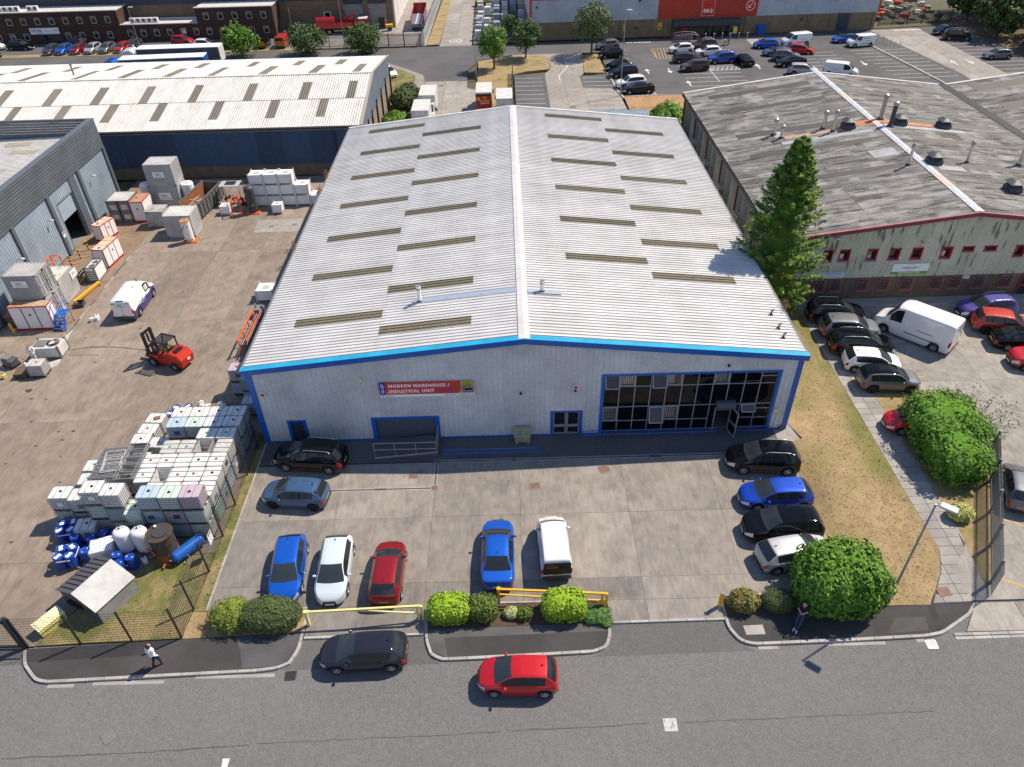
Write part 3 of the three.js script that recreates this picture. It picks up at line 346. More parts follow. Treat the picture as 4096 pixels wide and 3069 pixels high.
// ------------------------------------------------------------------ the warehouse
{
  const B=thing('warehouse','grey ribbed warehouse with pale pitched roof, blue trims and an orange to let banner','warehouse');
  const HW=17.4,EV=6.2,AP=8.04,D=42.7,k=(AP - EV) / 17.45,top=x=>AP - Math.abs(x) * k - 0.06;
  const fw=grp('front_wall',B);
  const open=[[-15.66,-14.42,0,1.9],[-10.14,-5.66,0,1.95],[1.66,3.76,0,2.08],[4.86,16.26,0,5.0]];
  cladWall(fw,'cladding_sheet',MT.clad,V(0,0,0),XP,ZP,-HW,HW,0.12,top,open,0.333,0.035,1.0);
  // rest of the envelope
  const sw=grp('side_wall',B);cladWall(sw,'cladding_sheet',MT.clad,V(HW,0,0),ZN,XP,0,D,0.1,EV - 0.1,[],0.5,0.035,6);const sw2=grp('side_wall',B);cladWall(sw2,'cladding_sheet',MT.clad,V(-HW,0,-D),ZP,XN,0,D,0.1,EV - 0.1,[],0.5,0.035,6);
  const bw=grp('back_wall',B);cladWall(bw,'cladding_sheet',MT.clad,V(0,0,-D),XN,ZN,-HW,HW,0.1,x=>AP - Math.abs(x) * k - 0.06,[],0.5,0.035,5);
  for (const [a,b] of [[-HW + 0.02,-15.66],[-14.42,-10.14],[-5.66,1.66],[3.76,4.86],[16.26,HW - 0.02]]) obj('plinth',box(a,0,-0.22,b,0.11,0.045),MT.blue,B);
  for (const s of [-1,1]) {obj('corner_trim',[box(s * (HW + 0.05),0,-0.4,s * (HW - (s > 0 ? 0.28 : 0.32)),EV - 0.22,0.06)],MT.blue,B);obj('downpipe',[rod(V(s * (HW + 0.12),0.05,-0.55),V(s * (HW + 0.12),EV - 0.3,-0.55),0.05)],MT.blue,B);}
  // roof sheets, 1 m wide, two lengths per slope, rooflights let in
  const roof=grp('roof',B);const lights={'-1': {in: [-2,-7,-13,-19,-25,-31,-37],out: [-4,-10,-16,-22,-28,-34,-40]},'1': {in: [-10,-16,-22,-28,-34,-40],out: [-8,-13,-19,-25,-31,-37]}};
  const sl=Math.sqrt(1 + k * k),HWr=17.52;
  for (const s of [-1,1]) {
    const U=ZN,W=V(s,-k,0).multiplyScalar(1 / sl),N=V(s * k,1,0).normalize(),o=V(0,AP,0.02);
    const sheet=(a,b,x0,x1,m,nm,lift)=>{const segs=[0,4.7,6.28,9.22,13.7,HWr].filter(v=>v > x0 + 0.05 && v < x1 - 0.05);const E=[x0,...(nm === 'rooflight' ? segs.filter(v=>v === 6.28 || v === 12.2) : segs.filter(v=>v === 4.7 || v === 13.7)),x1];const g=[];for (let i=1;i < E.length;i++) g.push(ribs(o,U,W,N,a,b,E[i - 1] * sl - (i > 1 ? 0.05 : 0),E[i] * sl + (i < E.length - 1 ? 0.05 : 0),0.3333,0.062,'box',lift - i * 0.007));obj(nm,g,m,roof);};
    for (let c=0;c < 43;c++) {
      const a=c,b=Math.min(c + 1,42.75),isIn=lights[s].in.includes(-c),isOut=lights[s].out.includes(-c),m=pick(MT.roofW),m2=pick(MT.roofW),L=rr(0,0.003);
      if (isIn) {sheet(a,b,0.1,3.28,m,'roof_sheet',0.02 + L);sheet(a,b,3.28,9.22,pick(MT.light),'rooflight',0.024 + L);} else sheet(a,b,0.1,9.24,m,'roof_sheet',0.02 + L);
      if (isOut) {sheet(a,b,9.2,15.15,pick(MT.light),'rooflight',0.01 + L);sheet(a,b,15.12,HWr,m2,'roof_sheet',0.002 + L);} else sheet(a,b,9.2,HWr,m2,'roof_sheet',0.008 + L);
   }
    // verge trim: pale top flange and darker face below
    const q=(x,y,z)=>V(s * x,AP - x * k + y,z);const vs=s > 0 ? 1 : -1;
    const pr=(pts,z0,z1)=>quads([[q(pts[0],pts[1],z0),q(pts[2],pts[3],z0),q(pts[2],pts[3],z1),q(pts[0],pts[1],z1)]]);
    obj('verge_flashing',[bar(q(0.0,0.075,0.1),q(HWr + 0.1,0.075,0.1),0.44,0.02)],MT.cyan,B);obj('verge_board',[bar(q(0.0,-0.13,0.27),q(HWr + 0.1,-0.13,0.27),0.03,0.4)],MT.blue,B);
    obj('verge_flashing',[bar(q(0.0,0.08,-D + 0.0),q(HWr + 0.1,0.08,-D + 0.0),0.3,0.02)],MT.whiteD,B);
    obj('gutter',[box(s * HWr,EV - 0.16,0.1,s * (HWr + 0.16),EV - 0.02,-D)],MT.mgrey,B);
 }
  const cap=grp('ridge_cap',B);for (let z=0.25;z > -D;z -= 3.05) {const z1=Math.max(z - 3.07,-D - 0.05),y=AP + 0.1 + rr(0,0.006),g=[];for (const s of [-1,1]) g.push(quads([s > 0 ? [V(0,y,z),V(s * 0.34,y - 0.045,z),V(s * 0.34,y - 0.045,z1),V(0,y,z1)] : [V(s * 0.34,y - 0.045,z),V(0,y,z),V(0,y,z1),V(s * 0.34,y - 0.045,z1)],[V(s * 0.34,y - 0.045,z),V(s * 0.35,y - 0.1,z),V(s * 0.35,y - 0.1,z1),V(s * 0.34,y - 0.045,z1)]]));obj('ridge_piece',g,pick(MT.roofW),cap);}
  // metal flashings and flues
  const yR=x=>AP - Math.abs(x) * k;const fl=(x0,x1,z0,z1)=>{const n=3,f=grp('roof_flashing',B);for (let i=0;i < n;i++) {const a=mix(x0,x1,i / n) + 0.01,b=mix(x0,x1,(i + 1) / n) - 0.01;obj('flashing_plate',quads([[V(a,yR(a) + 0.085,z0),V(b,yR(b) + 0.085,z0),V(b,yR(b) + 0.085,z1),V(a,yR(a) + 0.085,z1)]]),mat([0.50,0.58,0.66],0.4,{metalness: 0.5,...ds}),f);}};
  fl(-7.3,-0.36,-5.28,-5.82);fl(0.36,2.68,-5.08,-5.6);
  const flue=(x,z,h,r)=>{const f=grp('flue',B),y=yR(x) + 0.03;obj('flue_collar',cyl(r * 1.6,r * 1.15,y,y + 0.12,x,z,16),MT.blackR,f);obj('flue_pipe',cyl(r,r,y + 0.1,y + h * 0.8,x,z,18),MT.steel,f);obj('flue_cowl',[cyl(r * 1.35,r * 1.35,y + h * 0.72,y + h * 0.76,x,z,18),cyl(r * 1.1,r * 1.35,y + h * 0.84,y + h,x,z,18),cyl(r * 0.5,r * 0.5,y + h * 0.76,y + h * 0.86,x,z,10)],MT.steel,f);};
  flue(-6.81,-5.45,1.25,0.13);flue(1.35,-5.35,0.85,0.12);
  for (const z of [-4.32,-2.68,-1.64]) {const f=grp('roof_vent',B),y=yR(16.5);obj('vent_base',cyl(0.16,0.1,y,y + 0.08,16.5,z,10),MT.dgrey,f);obj('vent_pipe',rod(V(16.5,y,z),V(16.5,y + 0.28,z),0.05),MT.dgrey,f);obj('vent_elbow',rod(V(16.48,y + 0.27,z),V(16.66,y + 0.36,z - 0.06),0.07,10),MT.mgrey,f);}
  // doors
  const dr=grp('personnel_door',B);obj('door_leaf',box(-15.48,0.02,-0.16,-14.6,1.78,-0.11),mat([0.035,0.05,0.075],0.6),dr);obj('door_handle',box(-14.75,0.95,-0.11,-14.68,1.1,-0.07),MT.steel,dr);frameAround(B,'door_frame',-15.66,-14.42,1.92,0.19,-0.18,0.07,MT.blue);
  const sh=grp('roller_shutter',B);for (let i=0;i < 22;i++) obj('shutter_slat',box(-9.88,0.03 + i * 0.083,-0.2,-5.9,0.03 + i * 0.083 + 0.07,-0.15 + (i % 2) * 0.006),mat([0.085 + 0.01 * (i % 3),0.11,0.14],0.5),sh);frameAround(B,'door_frame',-10.14,-5.66,1.98,0.27,-0.22,0.075,MT.blue);obj('shutter_backing',box(-10.0,0,-0.3,-5.8,1.95,-0.22),MT.dgrey,B);
  const dd=grp('double_door',B);frameAround(B,'door_frame',1.66,3.76,2.1,0.16,-0.18,0.07,MT.blue);
  for (const [a,b] of [[1.84,2.7],[2.73,3.58]]) {frameAround(dd,'door_stile',a,b,1.95,0.09,-0.15,-0.09,MT.alu,0.02);obj('door_rail',[box(a + 0.09,0.62,-0.15,b - 0.09,0.84,-0.09),box(a + 0.09,0.02,-0.15,b - 0.09,0.12,-0.09)],MT.alu,dd);for (const [y0,y1] of [[0.12,0.62],[0.84,1.88]]) {obj('door_pane',box(a + 0.09,y0,-0.14,b - 0.09,y1,-0.125),MT.glass,dd);for (let y=y0 + 0.06;y < y1;y += 0.1) obj('security_bar',box(a + 0.09,y,-0.123,b - 0.09,y + 0.018,-0.115),MT.dgrey,dd);}}
  obj('door_notice',box(3.38,1.86,-0.09,3.52,1.94,-0.083),MT.white,dd);
  // curtain glazing: 11 columns, 4 rows
  const cw=grp('curtain_glazing',B),cx=i=>5.06 + i * 1.0,ry=[0.16,1.03,2.235,3.93,4.93];frameAround(B,'glazing_surround',4.86,16.26,5.02,0.2,-0.2,0.08,MT.blue);
  const doorC=i=>i === 7 || i === 8;const brown=mat([0.06,0.055,0.05],0.06),blind=mat([0.55,0.5,0.42],0.8);
  for (let i=0;i <= 11;i++) obj('mullion',box(cx(i) - 0.03,(i === 8) ? 2.2 : 0.1,-0.16,cx(i) + 0.03,4.96,-0.07),MT.alu,cw);
  for (let j=0;j < ry.length;j++) for (let i=0;i < 11;i++) if (!(doorC(i) && j < 2)) obj('transom',box(cx(i) + 0.032,ry[j] - 0.028,-0.155,cx(i + 1) - 0.032,ry[j] + 0.028,-0.075),MT.alu,cw);
  const openW={'0,3': 1,'3,3': 1,'3,1': 1,'9,1': 2},blinds={'1,3': 1,'4,3': 2,'7,3': 1,'0,1': 3,'4,1': 1,'10,3': 4,'10,1': 4};
  for (let j=0;j < 4;j++) for (let i=0;i < 11;i++) {
    if (doorC(i) && j < 2) continue;const key=i + ',' + j,x0=cx(i) + 0.03,x1=cx(i + 1) - 0.03,y0=ry[j] + 0.028,y1=ry[j + 1] - 0.028;
    if (blinds[key] && blinds[key] !== 4) {frameAround(cw,'sash',x0,x1,y1,0.07,-0.13,-0.06,MT.alu,y0);obj('sash',box(x0 + 0.07,y0,-0.13,x1 - 0.07,y0 + 0.06,-0.06),MT.alu,cw);const n=8;for (let s=0;s < n;s++) if (!(blinds[key] === 2 && s > 3 && s < 7)) obj(blinds[key] === 3 ? 'lattice_bar' : 'blind_slat',blinds[key] === 3 ? [bar(V(mix(x0,x1,s / n),y0 + 0.05,-0.2),V(mix(x0,x1,(s + 1) / n),y1 - 0.05,-0.2),0.015),bar(V(mix(x0,x1,(s + 1) / n),y0 + 0.05,-0.19),V(mix(x0,x1,s / n),y1 - 0.05,-0.19),0.015)] : [bc(0.07,y1 - y0 - 0.1,0.01,mix(x0,x1,(s + 0.5) / n),(y0 + y1) / 2,-0.22,0,0.5,0)],blind,cw);const gp=obj('pane',box(x0,y0,-0.118,x1,y1,-0.112),new THREE.MeshPhysicalMaterial({color: 0xffffff,transmission: 1,thickness: 0,roughness: 0.02,ior: 1.5}),cw);continue;}
    if (openW[key]) {const a=openW[key] === 2 ? 0.75 : 0.42,hh=(openW[key] === 2 ? 0.55 : y1 - y0) ;const s=grp('open_sash',cw);s.position.set((x0 + x1) / 2,y1,-0.06);s.rotation.x=-a;const w=(x1 - x0) / 2;obj('sash_frame',[box(-w,-hh,0,-w + 0.06,0,0.05),box(w - 0.06,-hh,0,w,0,0.05),box(-w,-0.06,0,w,0,0.05),box(-w,-hh,0,w,-hh + 0.06,0.05)],MT.alu,s);obj('sash_pane',box(-w + 0.06,-hh + 0.06,0.02,w - 0.06,-0.06,0.032),MT.wglass,s);continue;}
    obj('pane',box(x0,y0,-0.12,x1,y1,-0.11),MT.glass,cw);
    if (blinds[key] === 4) {obj('transom',box(x0,y1 - 0.4,-0.15,x1,y1 - 0.34,-0.06),MT.alu,cw);}
 }
  const rm=mat([0.5,0.48,0.43],0.9);for (const g of [box(4.7,0,-5.2,16.5,5.4,-5.1),box(4.7,0,-5.1,4.8,5.4,-0.25),box(16.4,0,-5.1,16.5,5.4,-0.25),box(4.8,5.3,-5.1,16.4,5.4,-0.25)]) obj('office_wall',g,rm,B);obj('office_floor',box(4.8,0.0,-5.1,16.4,0.06,-0.25),mat([0.12,0.12,0.13],0.9),B);obj('upper_floor',box(4.8,2.2,-5.1,16.4,2.5,-0.3),mat([0.3,0.29,0.27],0.9),B);
  obj('entrance_jamb',[box(12.46,0.02,-0.16,12.54,2.22,-0.05),box(13.5,0.02,-0.16,13.58,2.22,-0.05)],MT.alu,cw);obj('pane',box(cx(7) + 0.03,0.16,-0.12,12.46,2.2,-0.11),MT.glass,cw);obj('pane',box(13.58,0.16,-0.12,cx(9) - 0.03,2.2,-0.11),MT.glass,cw);
  const can=grp('door_canopy',B);obj('canopy_hood',T(new THREE.CylinderGeometry(0.42,0.42,1.25,16,1,false,0,PI / 2 * 1.1),13.05,2.18,-0.02,0,0,PI / 2).rotateY(0),mat([0.06,0.075,0.09],0.45),can);obj('canopy_edge',box(12.43,2.12,0.02,13.68,2.2,0.42),mat([0.06,0.075,0.09],0.45),can);
  const ed=grp('entrance_door',B);ed.position.set(13.5,0.03,-0.05);ed.rotation.y=-1.25 + PI / 2 - PI / 2;ed.rotation.y=-1.3;obj('door_stile',[box(0,0,-0.03,0.08,2.1,0.03),box(0.86,0,-0.03,0.94,2.1,0.03),box(0.08,2.0,-0.03,0.86,2.1,0.03),box(0.08,0,-0.03,0.86,0.16,0.03),box(0.08,0.9,-0.03,0.86,1.0,0.03)],MT.alu,ed);obj('door_pane',box(0.08,0.16,-0.006,0.86,2.0,0.006),MT.glass,ed);obj('door_handle',box(0.8,0.9,0.03,0.84,1.2,0.08),MT.steel,ed);
  // small fittings on the wall
  const hex=(x,y,r,m)=>T(new THREE.CylinderGeometry(r,r,0.1,6),x,y,0.09,PI / 2,0,0);
  for (const [x,y] of [[-16.68,4.21],[3.24,4.14]]) {const a=grp('alarm_box',B);obj('alarm_case',hex(x,y,0.19),MT.white,a);obj('alarm_front',T(new THREE.CylinderGeometry(0.13,0.13,0.03,6),x,y,0.15,PI / 2),MT.red,a);}
  for (const [x,y] of [[3.22,3.86],[-0.27,3.74],[12.74,5.54]]) {const a=grp('camera_unit',B);obj('camera_bracket',box(x - 0.03,y,0.03,x + 0.03,y + 0.08,0.14),MT.black,a);obj('camera_dome',T(new THREE.SphereGeometry(0.085,12,8),x,y,0.15),MT.black,a);}
  {const a=grp('floodlight',B);obj('lamp_case',bc(0.36,0.12,0.12,-15.11,2.27,0.1),MT.cream,a);const b=grp('floodlight',B);obj('lamp_case',bc(0.14,0.24,0.14,-10.3,5.2,0.12),MT.cream,b);const c=grp('flood_bracket',B);obj('plaque',box(16.32,1.55,0.04,16.6,1.8,0.09),MT.cream,c);}
  // hose reel at the corner
  {const r=grp('hose_reel',B);obj('reel_ring',T(new THREE.TorusGeometry(0.13,0.04,8,18),17.05,0.2,0.14),MT.dgrey,r);obj('reel_hub',rod(V(17.05,0.2,0.06),V(17.05,0.2,0.2),0.05),MT.galv,r);}
}
{// the banner
  const bn=sign('letting_banner',6.0,1.2,null,(x,W,H)=>{
    const s=W / 2048,h=H;x.fillStyle='#c5402a';x.fillRect(0,0,W,H);x.fillStyle='#d97a35';x.beginPath();x.moveTo(130 * s,h * 0.82);x.lineTo(130 * s,0);x.lineTo(640 * s,h * 0.82);x.fill();x.fillStyle='#c5402a';x.fillRect(130 * s,0,700 * s,h * 0.62);x.fillStyle='#d98a35';x.beginPath();x.moveTo(1800 * s,h * 0.5);x.lineTo(1800 * s,h * 0.82);x.lineTo(1690 * s,h * 0.82);x.fill();
    x.fillStyle='#1f1fa8';x.fillRect(0,0,130 * s,h * 0.84);x.save();x.translate(68 * s,h * 0.42);x.rotate(-PI / 2);txt(x,'TO LET',0,0,84 * s,'#ffffff','sans-serif',true,'center',h * 0.78);x.restore();
    txt(x,'MODERN WAREHOUSE /',190 * s,h * 0.25,118 * s,'#f6f4ff','sans-serif',true,'left',1370 * s);txt(x,'INDUSTRIAL UNIT',190 * s,h * 0.6,118 * s,'#f6f4ff','sans-serif',true,'left',1000 * s);txt(x,'16,134',1260 * s,h * 0.58,104 * s,'#3a2fb8','sans-serif',true,'left',330 * s);txt(x,'sq ft',1608 * s,h * 0.57,46 * s,'#3a2fb8','sans-serif',true,'left',90 * s);
    x.fillStyle='#b9a08c';x.fillRect(1765 * s,0,283 * s,h * 0.83);x.fillStyle='#a9b81f';x.fillRect(1785 * s,h * 0.04,235 * s,h * 0.25);x.fillStyle='#17161c';x.fillRect(1785 * s,h * 0.29,235 * s,h * 0.17);x.fillStyle='#14122c';x.fillRect(1785 * s,h * 0.5,235 * s,h * 0.29);
    txt(x,'CARTER',1902 * s,h * 0.11,44 * s,'#4b4a1a','sans-serif',true,'center',200 * s);txt(x,'TOWLER',1902 * s,h * 0.22,44 * s,'#4b4a1a','sans-serif',true,'center',200 * s);txt(x,'0113 245 1447',1902 * s,h * 0.37,40 * s,'#ffffff','sans-serif',true,'center',225 * s);txt(x,'0113 234 8999',1902 * s,h * 0.71,36 * s,'#ffffff','sans-serif',true,'center',210 * s);x.strokeStyle='#fff';x.lineWidth=5 * s;x.strokeRect(1795 * s,h * 0.54,40 * s,h * 0.1);
    x.fillStyle='#eef0fb';x.fillRect(0,h * 0.83,W,h * 0.17);txt(x,'01484 715 615     towngate.plc.uk',2030 * s,h * 0.915,50 * s,'#26242c','sans-serif',true,'right',640 * s);x.fillStyle='#8a2140';x.beginPath();x.arc(55 * s,h * 0.915,18 * s,0,7);x.fill();txt(x,'TOWNGATE PLC',90 * s,h * 0.915,40 * s,'#3b3560','sans-serif',true,'left',210 * s);
 },2048);
  bn.position.set(-9.23,3.7,0.085);bn.name='letting_banner';tag(bn,'orange and blue to let banner reading modern warehouse industrial unit','banner');scene.add(bn);
}
// ramp, rails
{
  const r=thing('loading_ramp','dark concrete ramp with galvanised railings at the roller shutter','ramp');const g=quads([[V(-9.95,0.012,1.85),V(-5.75,0.42,1.85),V(-5.75,0.42,0.05),V(-9.95,0.012,0.05)],[V(-9.95,0,1.85),V(-5.75,0,1.85),V(-5.75,0.42,1.85),V(-9.95,0.012,1.85)],[V(-5.75,0,1.85),V(-5.75,0,0.05),V(-5.75,0.42,0.05),V(-5.75,0.42,1.85)]]);obj('ramp_slab',g,MT.lot,r);obj('ramp_edge',bar(V(-9.9,0.03,1.83),V(-5.75,0.44,1.83),0.1,0.06),MT.kerb[1],r);
  const yr=x=>(x + 9.95) / 4.2 * 0.42;for (const x of [-9.85,-8.5,-7.15,-5.8]) obj('rail_post',rod(V(x,yr(x),1.8),V(x,yr(-7) + 1.0,1.8),0.03),MT.galv,r);for (const h of [0.45,1.0]) obj('handrail',rod(V(-9.85,yr(-7) + h,1.8),V(-5.8,yr(-7) + h,1.8),0.028),MT.galv,r);for (const h of [0.45,1.0]) obj('handrail',rod(V(-5.8,yr(-7) + h,1.8),V(-5.8,yr(-7) + h,0.15),0.028),MT.galv,r);for (const z of [0.2,1.0]) obj('rail_post',rod(V(-5.8,0.4,z),V(-5.8,yr(-7) + 1.0,z),0.03),MT.galv,r);
}
function rail(xs,z,label,h=0.75) {const r=thing('guard_rail',label,'railing',[xs[0],0,z],0);for (const x of xs) obj('rail_post',rod(V(x - xs[0],0,0),V(x - xs[0],h,0),0.035),MT.blue,r);for (const k of [0.55,1]) obj('rail_bar',rod(V(0,h * k,0),V(xs[xs.length - 1] - xs[0],h * k,0),0.032),MT.blue,r);}
rail([-5.3,-4.0,-2.65,-2.05,-0.65,0.78],2.0,'blue two bar guard rail between the ramp and the grit bin');rail([3.75,5.2,6.65,8.1,9.55,11.0,12.45],0.55,'long blue two bar guard rail in front of the glazing');rail([13.75,14.9,16.05],0.5,'short blue guard rail right of the open entrance door');
{const g=thing('grit_bin','weathered cream grit bin against the ribbed wall','grit bin',[-0.22,0,0.5]);const c=mat([0.36,0.35,0.22],0.85,{map: rep(TX.stain,1.2)});obj('bin_body',[bc(1.0,0.5,0.62,0,0.37,0),bc(0.22,0.12,0.6,-0.38,0.06,0),bc(0.22,0.12,0.6,0.38,0.06,0)],c,g);obj('bin_lid',[bc(1.12,0.06,0.78,0,0.78,0,0.45,0,0),bc(0.9,0.05,0.5,0,0.82,0,0.45,0,0)],c,g);}
// ------------------------------------------------------------------ long white-roofed shed behind the yard
{
  const B=thing('long_shed','long shed with white corrugated roof and navy cladding behind the stacked containers','warehouse');const X1=-16.9,X0=-100,fe=[5.45,-45.7],rg=[7.76,-57.6],be=[6.1,-71.6];
  const navy=[1,0.85,1.15].map(k=>mat([0.028 * k,0.072 * k,0.155 * k],0.6,{map: rep(TX.streak,6,30),...ds}));const brick=mat([0.22,0.19,0.15],0.95,{map: rep(TX.brick,5)});
  const wall=grp('front_wall',B);cladWall(wall,'cladding_sheet',navy,V(X1,0,-45.4),XN,ZP,0,84,1.4,5.42,[],0.25,0.03,3,'trap');obj('brick_base',box(X0,0,-45.7,X1,1.42,-45.46),brick,B);obj('gutter',box(X0,5.34,-45.72,X1,5.5,-45.25),MT.black,B);obj('eaves_trim',box(X0,5.2,-45.4,X1,5.32,-45.32),MT.mgrey,B);
  obj('downpipe',[rod(V(-19.9,0,-45.28),V(-19.9,5.2,-45.28),0.07)],MT.black,B);
  const roof=grp('roof',B),sheets=(a,b,U0,o,W,N,len,tiers,lights,lm)=>{};
  const slope=(e,s)=>{// s=+1 front slope, -1 back slope
    const dz=e[1] - rg[1],dy=e[0] - rg[0],L=Math.hypot(dz,dy),W=V(0,dy / L,dz / L),N=V(0,Math.abs(dz) / L,-dy / L * Math.sign(dz)).normalize(),o=V(X1,rg[0],rg[1]);
    const up1=s > 0 ? [-54.9,-49.3,-43.6,-37.9,-31.4,-24.9,-19.4,-60.8,-66.6] : [-60.7,-54.2,-48.4,-42.9,-37.4,-31.1,-24.9,-19.5,-66.4,-72],lo1=s > 0 ? [-58.1,-52.4,-46.8,-41.1,-34.5,-28.0,-22.3,-64] : [-65.5,-58.7,-53.1,-47.1,-41.5,-34.6,-28.5,-23.0,-71];
    for (const [t0,t1,set,lift] of [[0,0.5,up1,0.03],[0.492,1.0,lo1,-0.015]]) {
      const l0=set.map(x=>X1 - x - 1.05).sort((p,q)=>p - q);let u=0;const E=[];while (u < 83.1) {const nx=l0.find(v=>v > u - 0.01 && v < u + 1.45);if (nx !== undefined) {if (nx > u + 0.02) E.push([u,nx,0]);E.push([nx,nx + 1.05,1]);u=nx + 1.05;} else {E.push([u,u + 1.4,0]);u += 1.4;}}
      for (const [a,b,isL] of E) {if (isL && t0 === 0 && s > 0) {obj('roof_sheet',ribs(o,XN,W,N,a,b,0.1,L * 0.17,0.28,0.07,'sine',lift),pick(MT.roofB),roof);obj('rooflight',ribs(o,XN,W,N,a,b,L * 0.165,L * 0.5,0.28,0.07,'sine',lift),pick(MT.lightB),roof);} else if (isL && t0 > 0) {obj('rooflight',ribs(o,XN,W,N,a,b,L * t0,L * 0.83,0.28,0.07,'sine',lift),pick(MT.lightB),roof);obj('roof_sheet',ribs(o,XN,W,N,a,b,L * 0.825,L * t1 + 0.15,0.28,0.07,'sine',lift - 0.004),pick(MT.roofB),roof);} else obj(isL ? 'rooflight' : 'roof_sheet',ribs(o,XN,W,N,a,b,L * t0 + 0.05,L * t1 + (t0 > 0 ? 0.15 : 0),0.28,0.07,'sine',lift),isL ? pick(MT.lightB) : pick(MT.roofB),roof);}
   }
 };
  slope(fe,1);slope(be,-1);obj('ridge_cap',[bar(V(X0,rg[0] + 0.08,rg[1]),V(X1,rg[0] + 0.08,rg[1]),0.5,0.04)],MT.roofB[0],B);
  // gable end
  const gy=z=>z > rg[1] ? mix(rg[0],fe[0],(z - rg[1]) / (fe[1] - rg[1])) : mix(rg[0],be[0],(z - rg[1]) / (be[1] - rg[1]));const gc=[1,0.9].map(k=>mat([0.26 * k,0.31 * k,0.38 * k],0.6,{map: rep(TX.streak,5),...ds}));
  const ge=grp('gable_wall',B);cladWall(ge,'cladding_sheet',gc,V(X1,0,-45.5),ZN,XP,0,26.1,3.9,u=>gy(-45.5 - u) - 0.05,[],0.25,0.03,2.2,'trap');obj('rendered_base',box(X1 - 0.3,0,-71.6,X1 - 0.06,3.92,-45.5),mat([0.30,0.25,0.20],0.95,{map: rep(TX.stain,5)}),B);obj('back_wall',box(X0,0,-71.6,X1,6.0,-71.5),brick,B);
  for (const z of [-47.3,-50.2,-53.5,-57.5,-62,-66.5,-71.3]) obj('downpipe',box(X1 - 0.06,0,z - 0.12,X1 + 0.14,4.6,z + 0.12),MT.black,B);obj('verge_trim',[bar(V(X1 + 0.05,rg[0] + 0.08,rg[1]),V(X1 + 0.05,fe[0] + 0.08,fe[1]),0.3,0.06),bar(V(X1 + 0.05,rg[0] + 0.08,rg[1]),V(X1 + 0.05,be[0] + 0.08,be[1]),0.3,0.06)],mat([0.34,0.31,0.25],0.8),B);
  obj('side_door',box(X1 - 0.05,0,-55.6,X1 + 0.03,2.1,-54.7),mat([0.03,0.12,0.4],0.5),B);{const f=grp('flue',B);obj('flue_pipe',rod(V(-55.2,7.0,-61.5),V(-55.2,8.6,-61.5),0.12,12),mat([0.35,0.26,0.2],0.8),f);obj('flue_cap',cyl(0.18,0.18,8.6,8.7,-55.2,-61.5,12),MT.mgrey,f);}
}
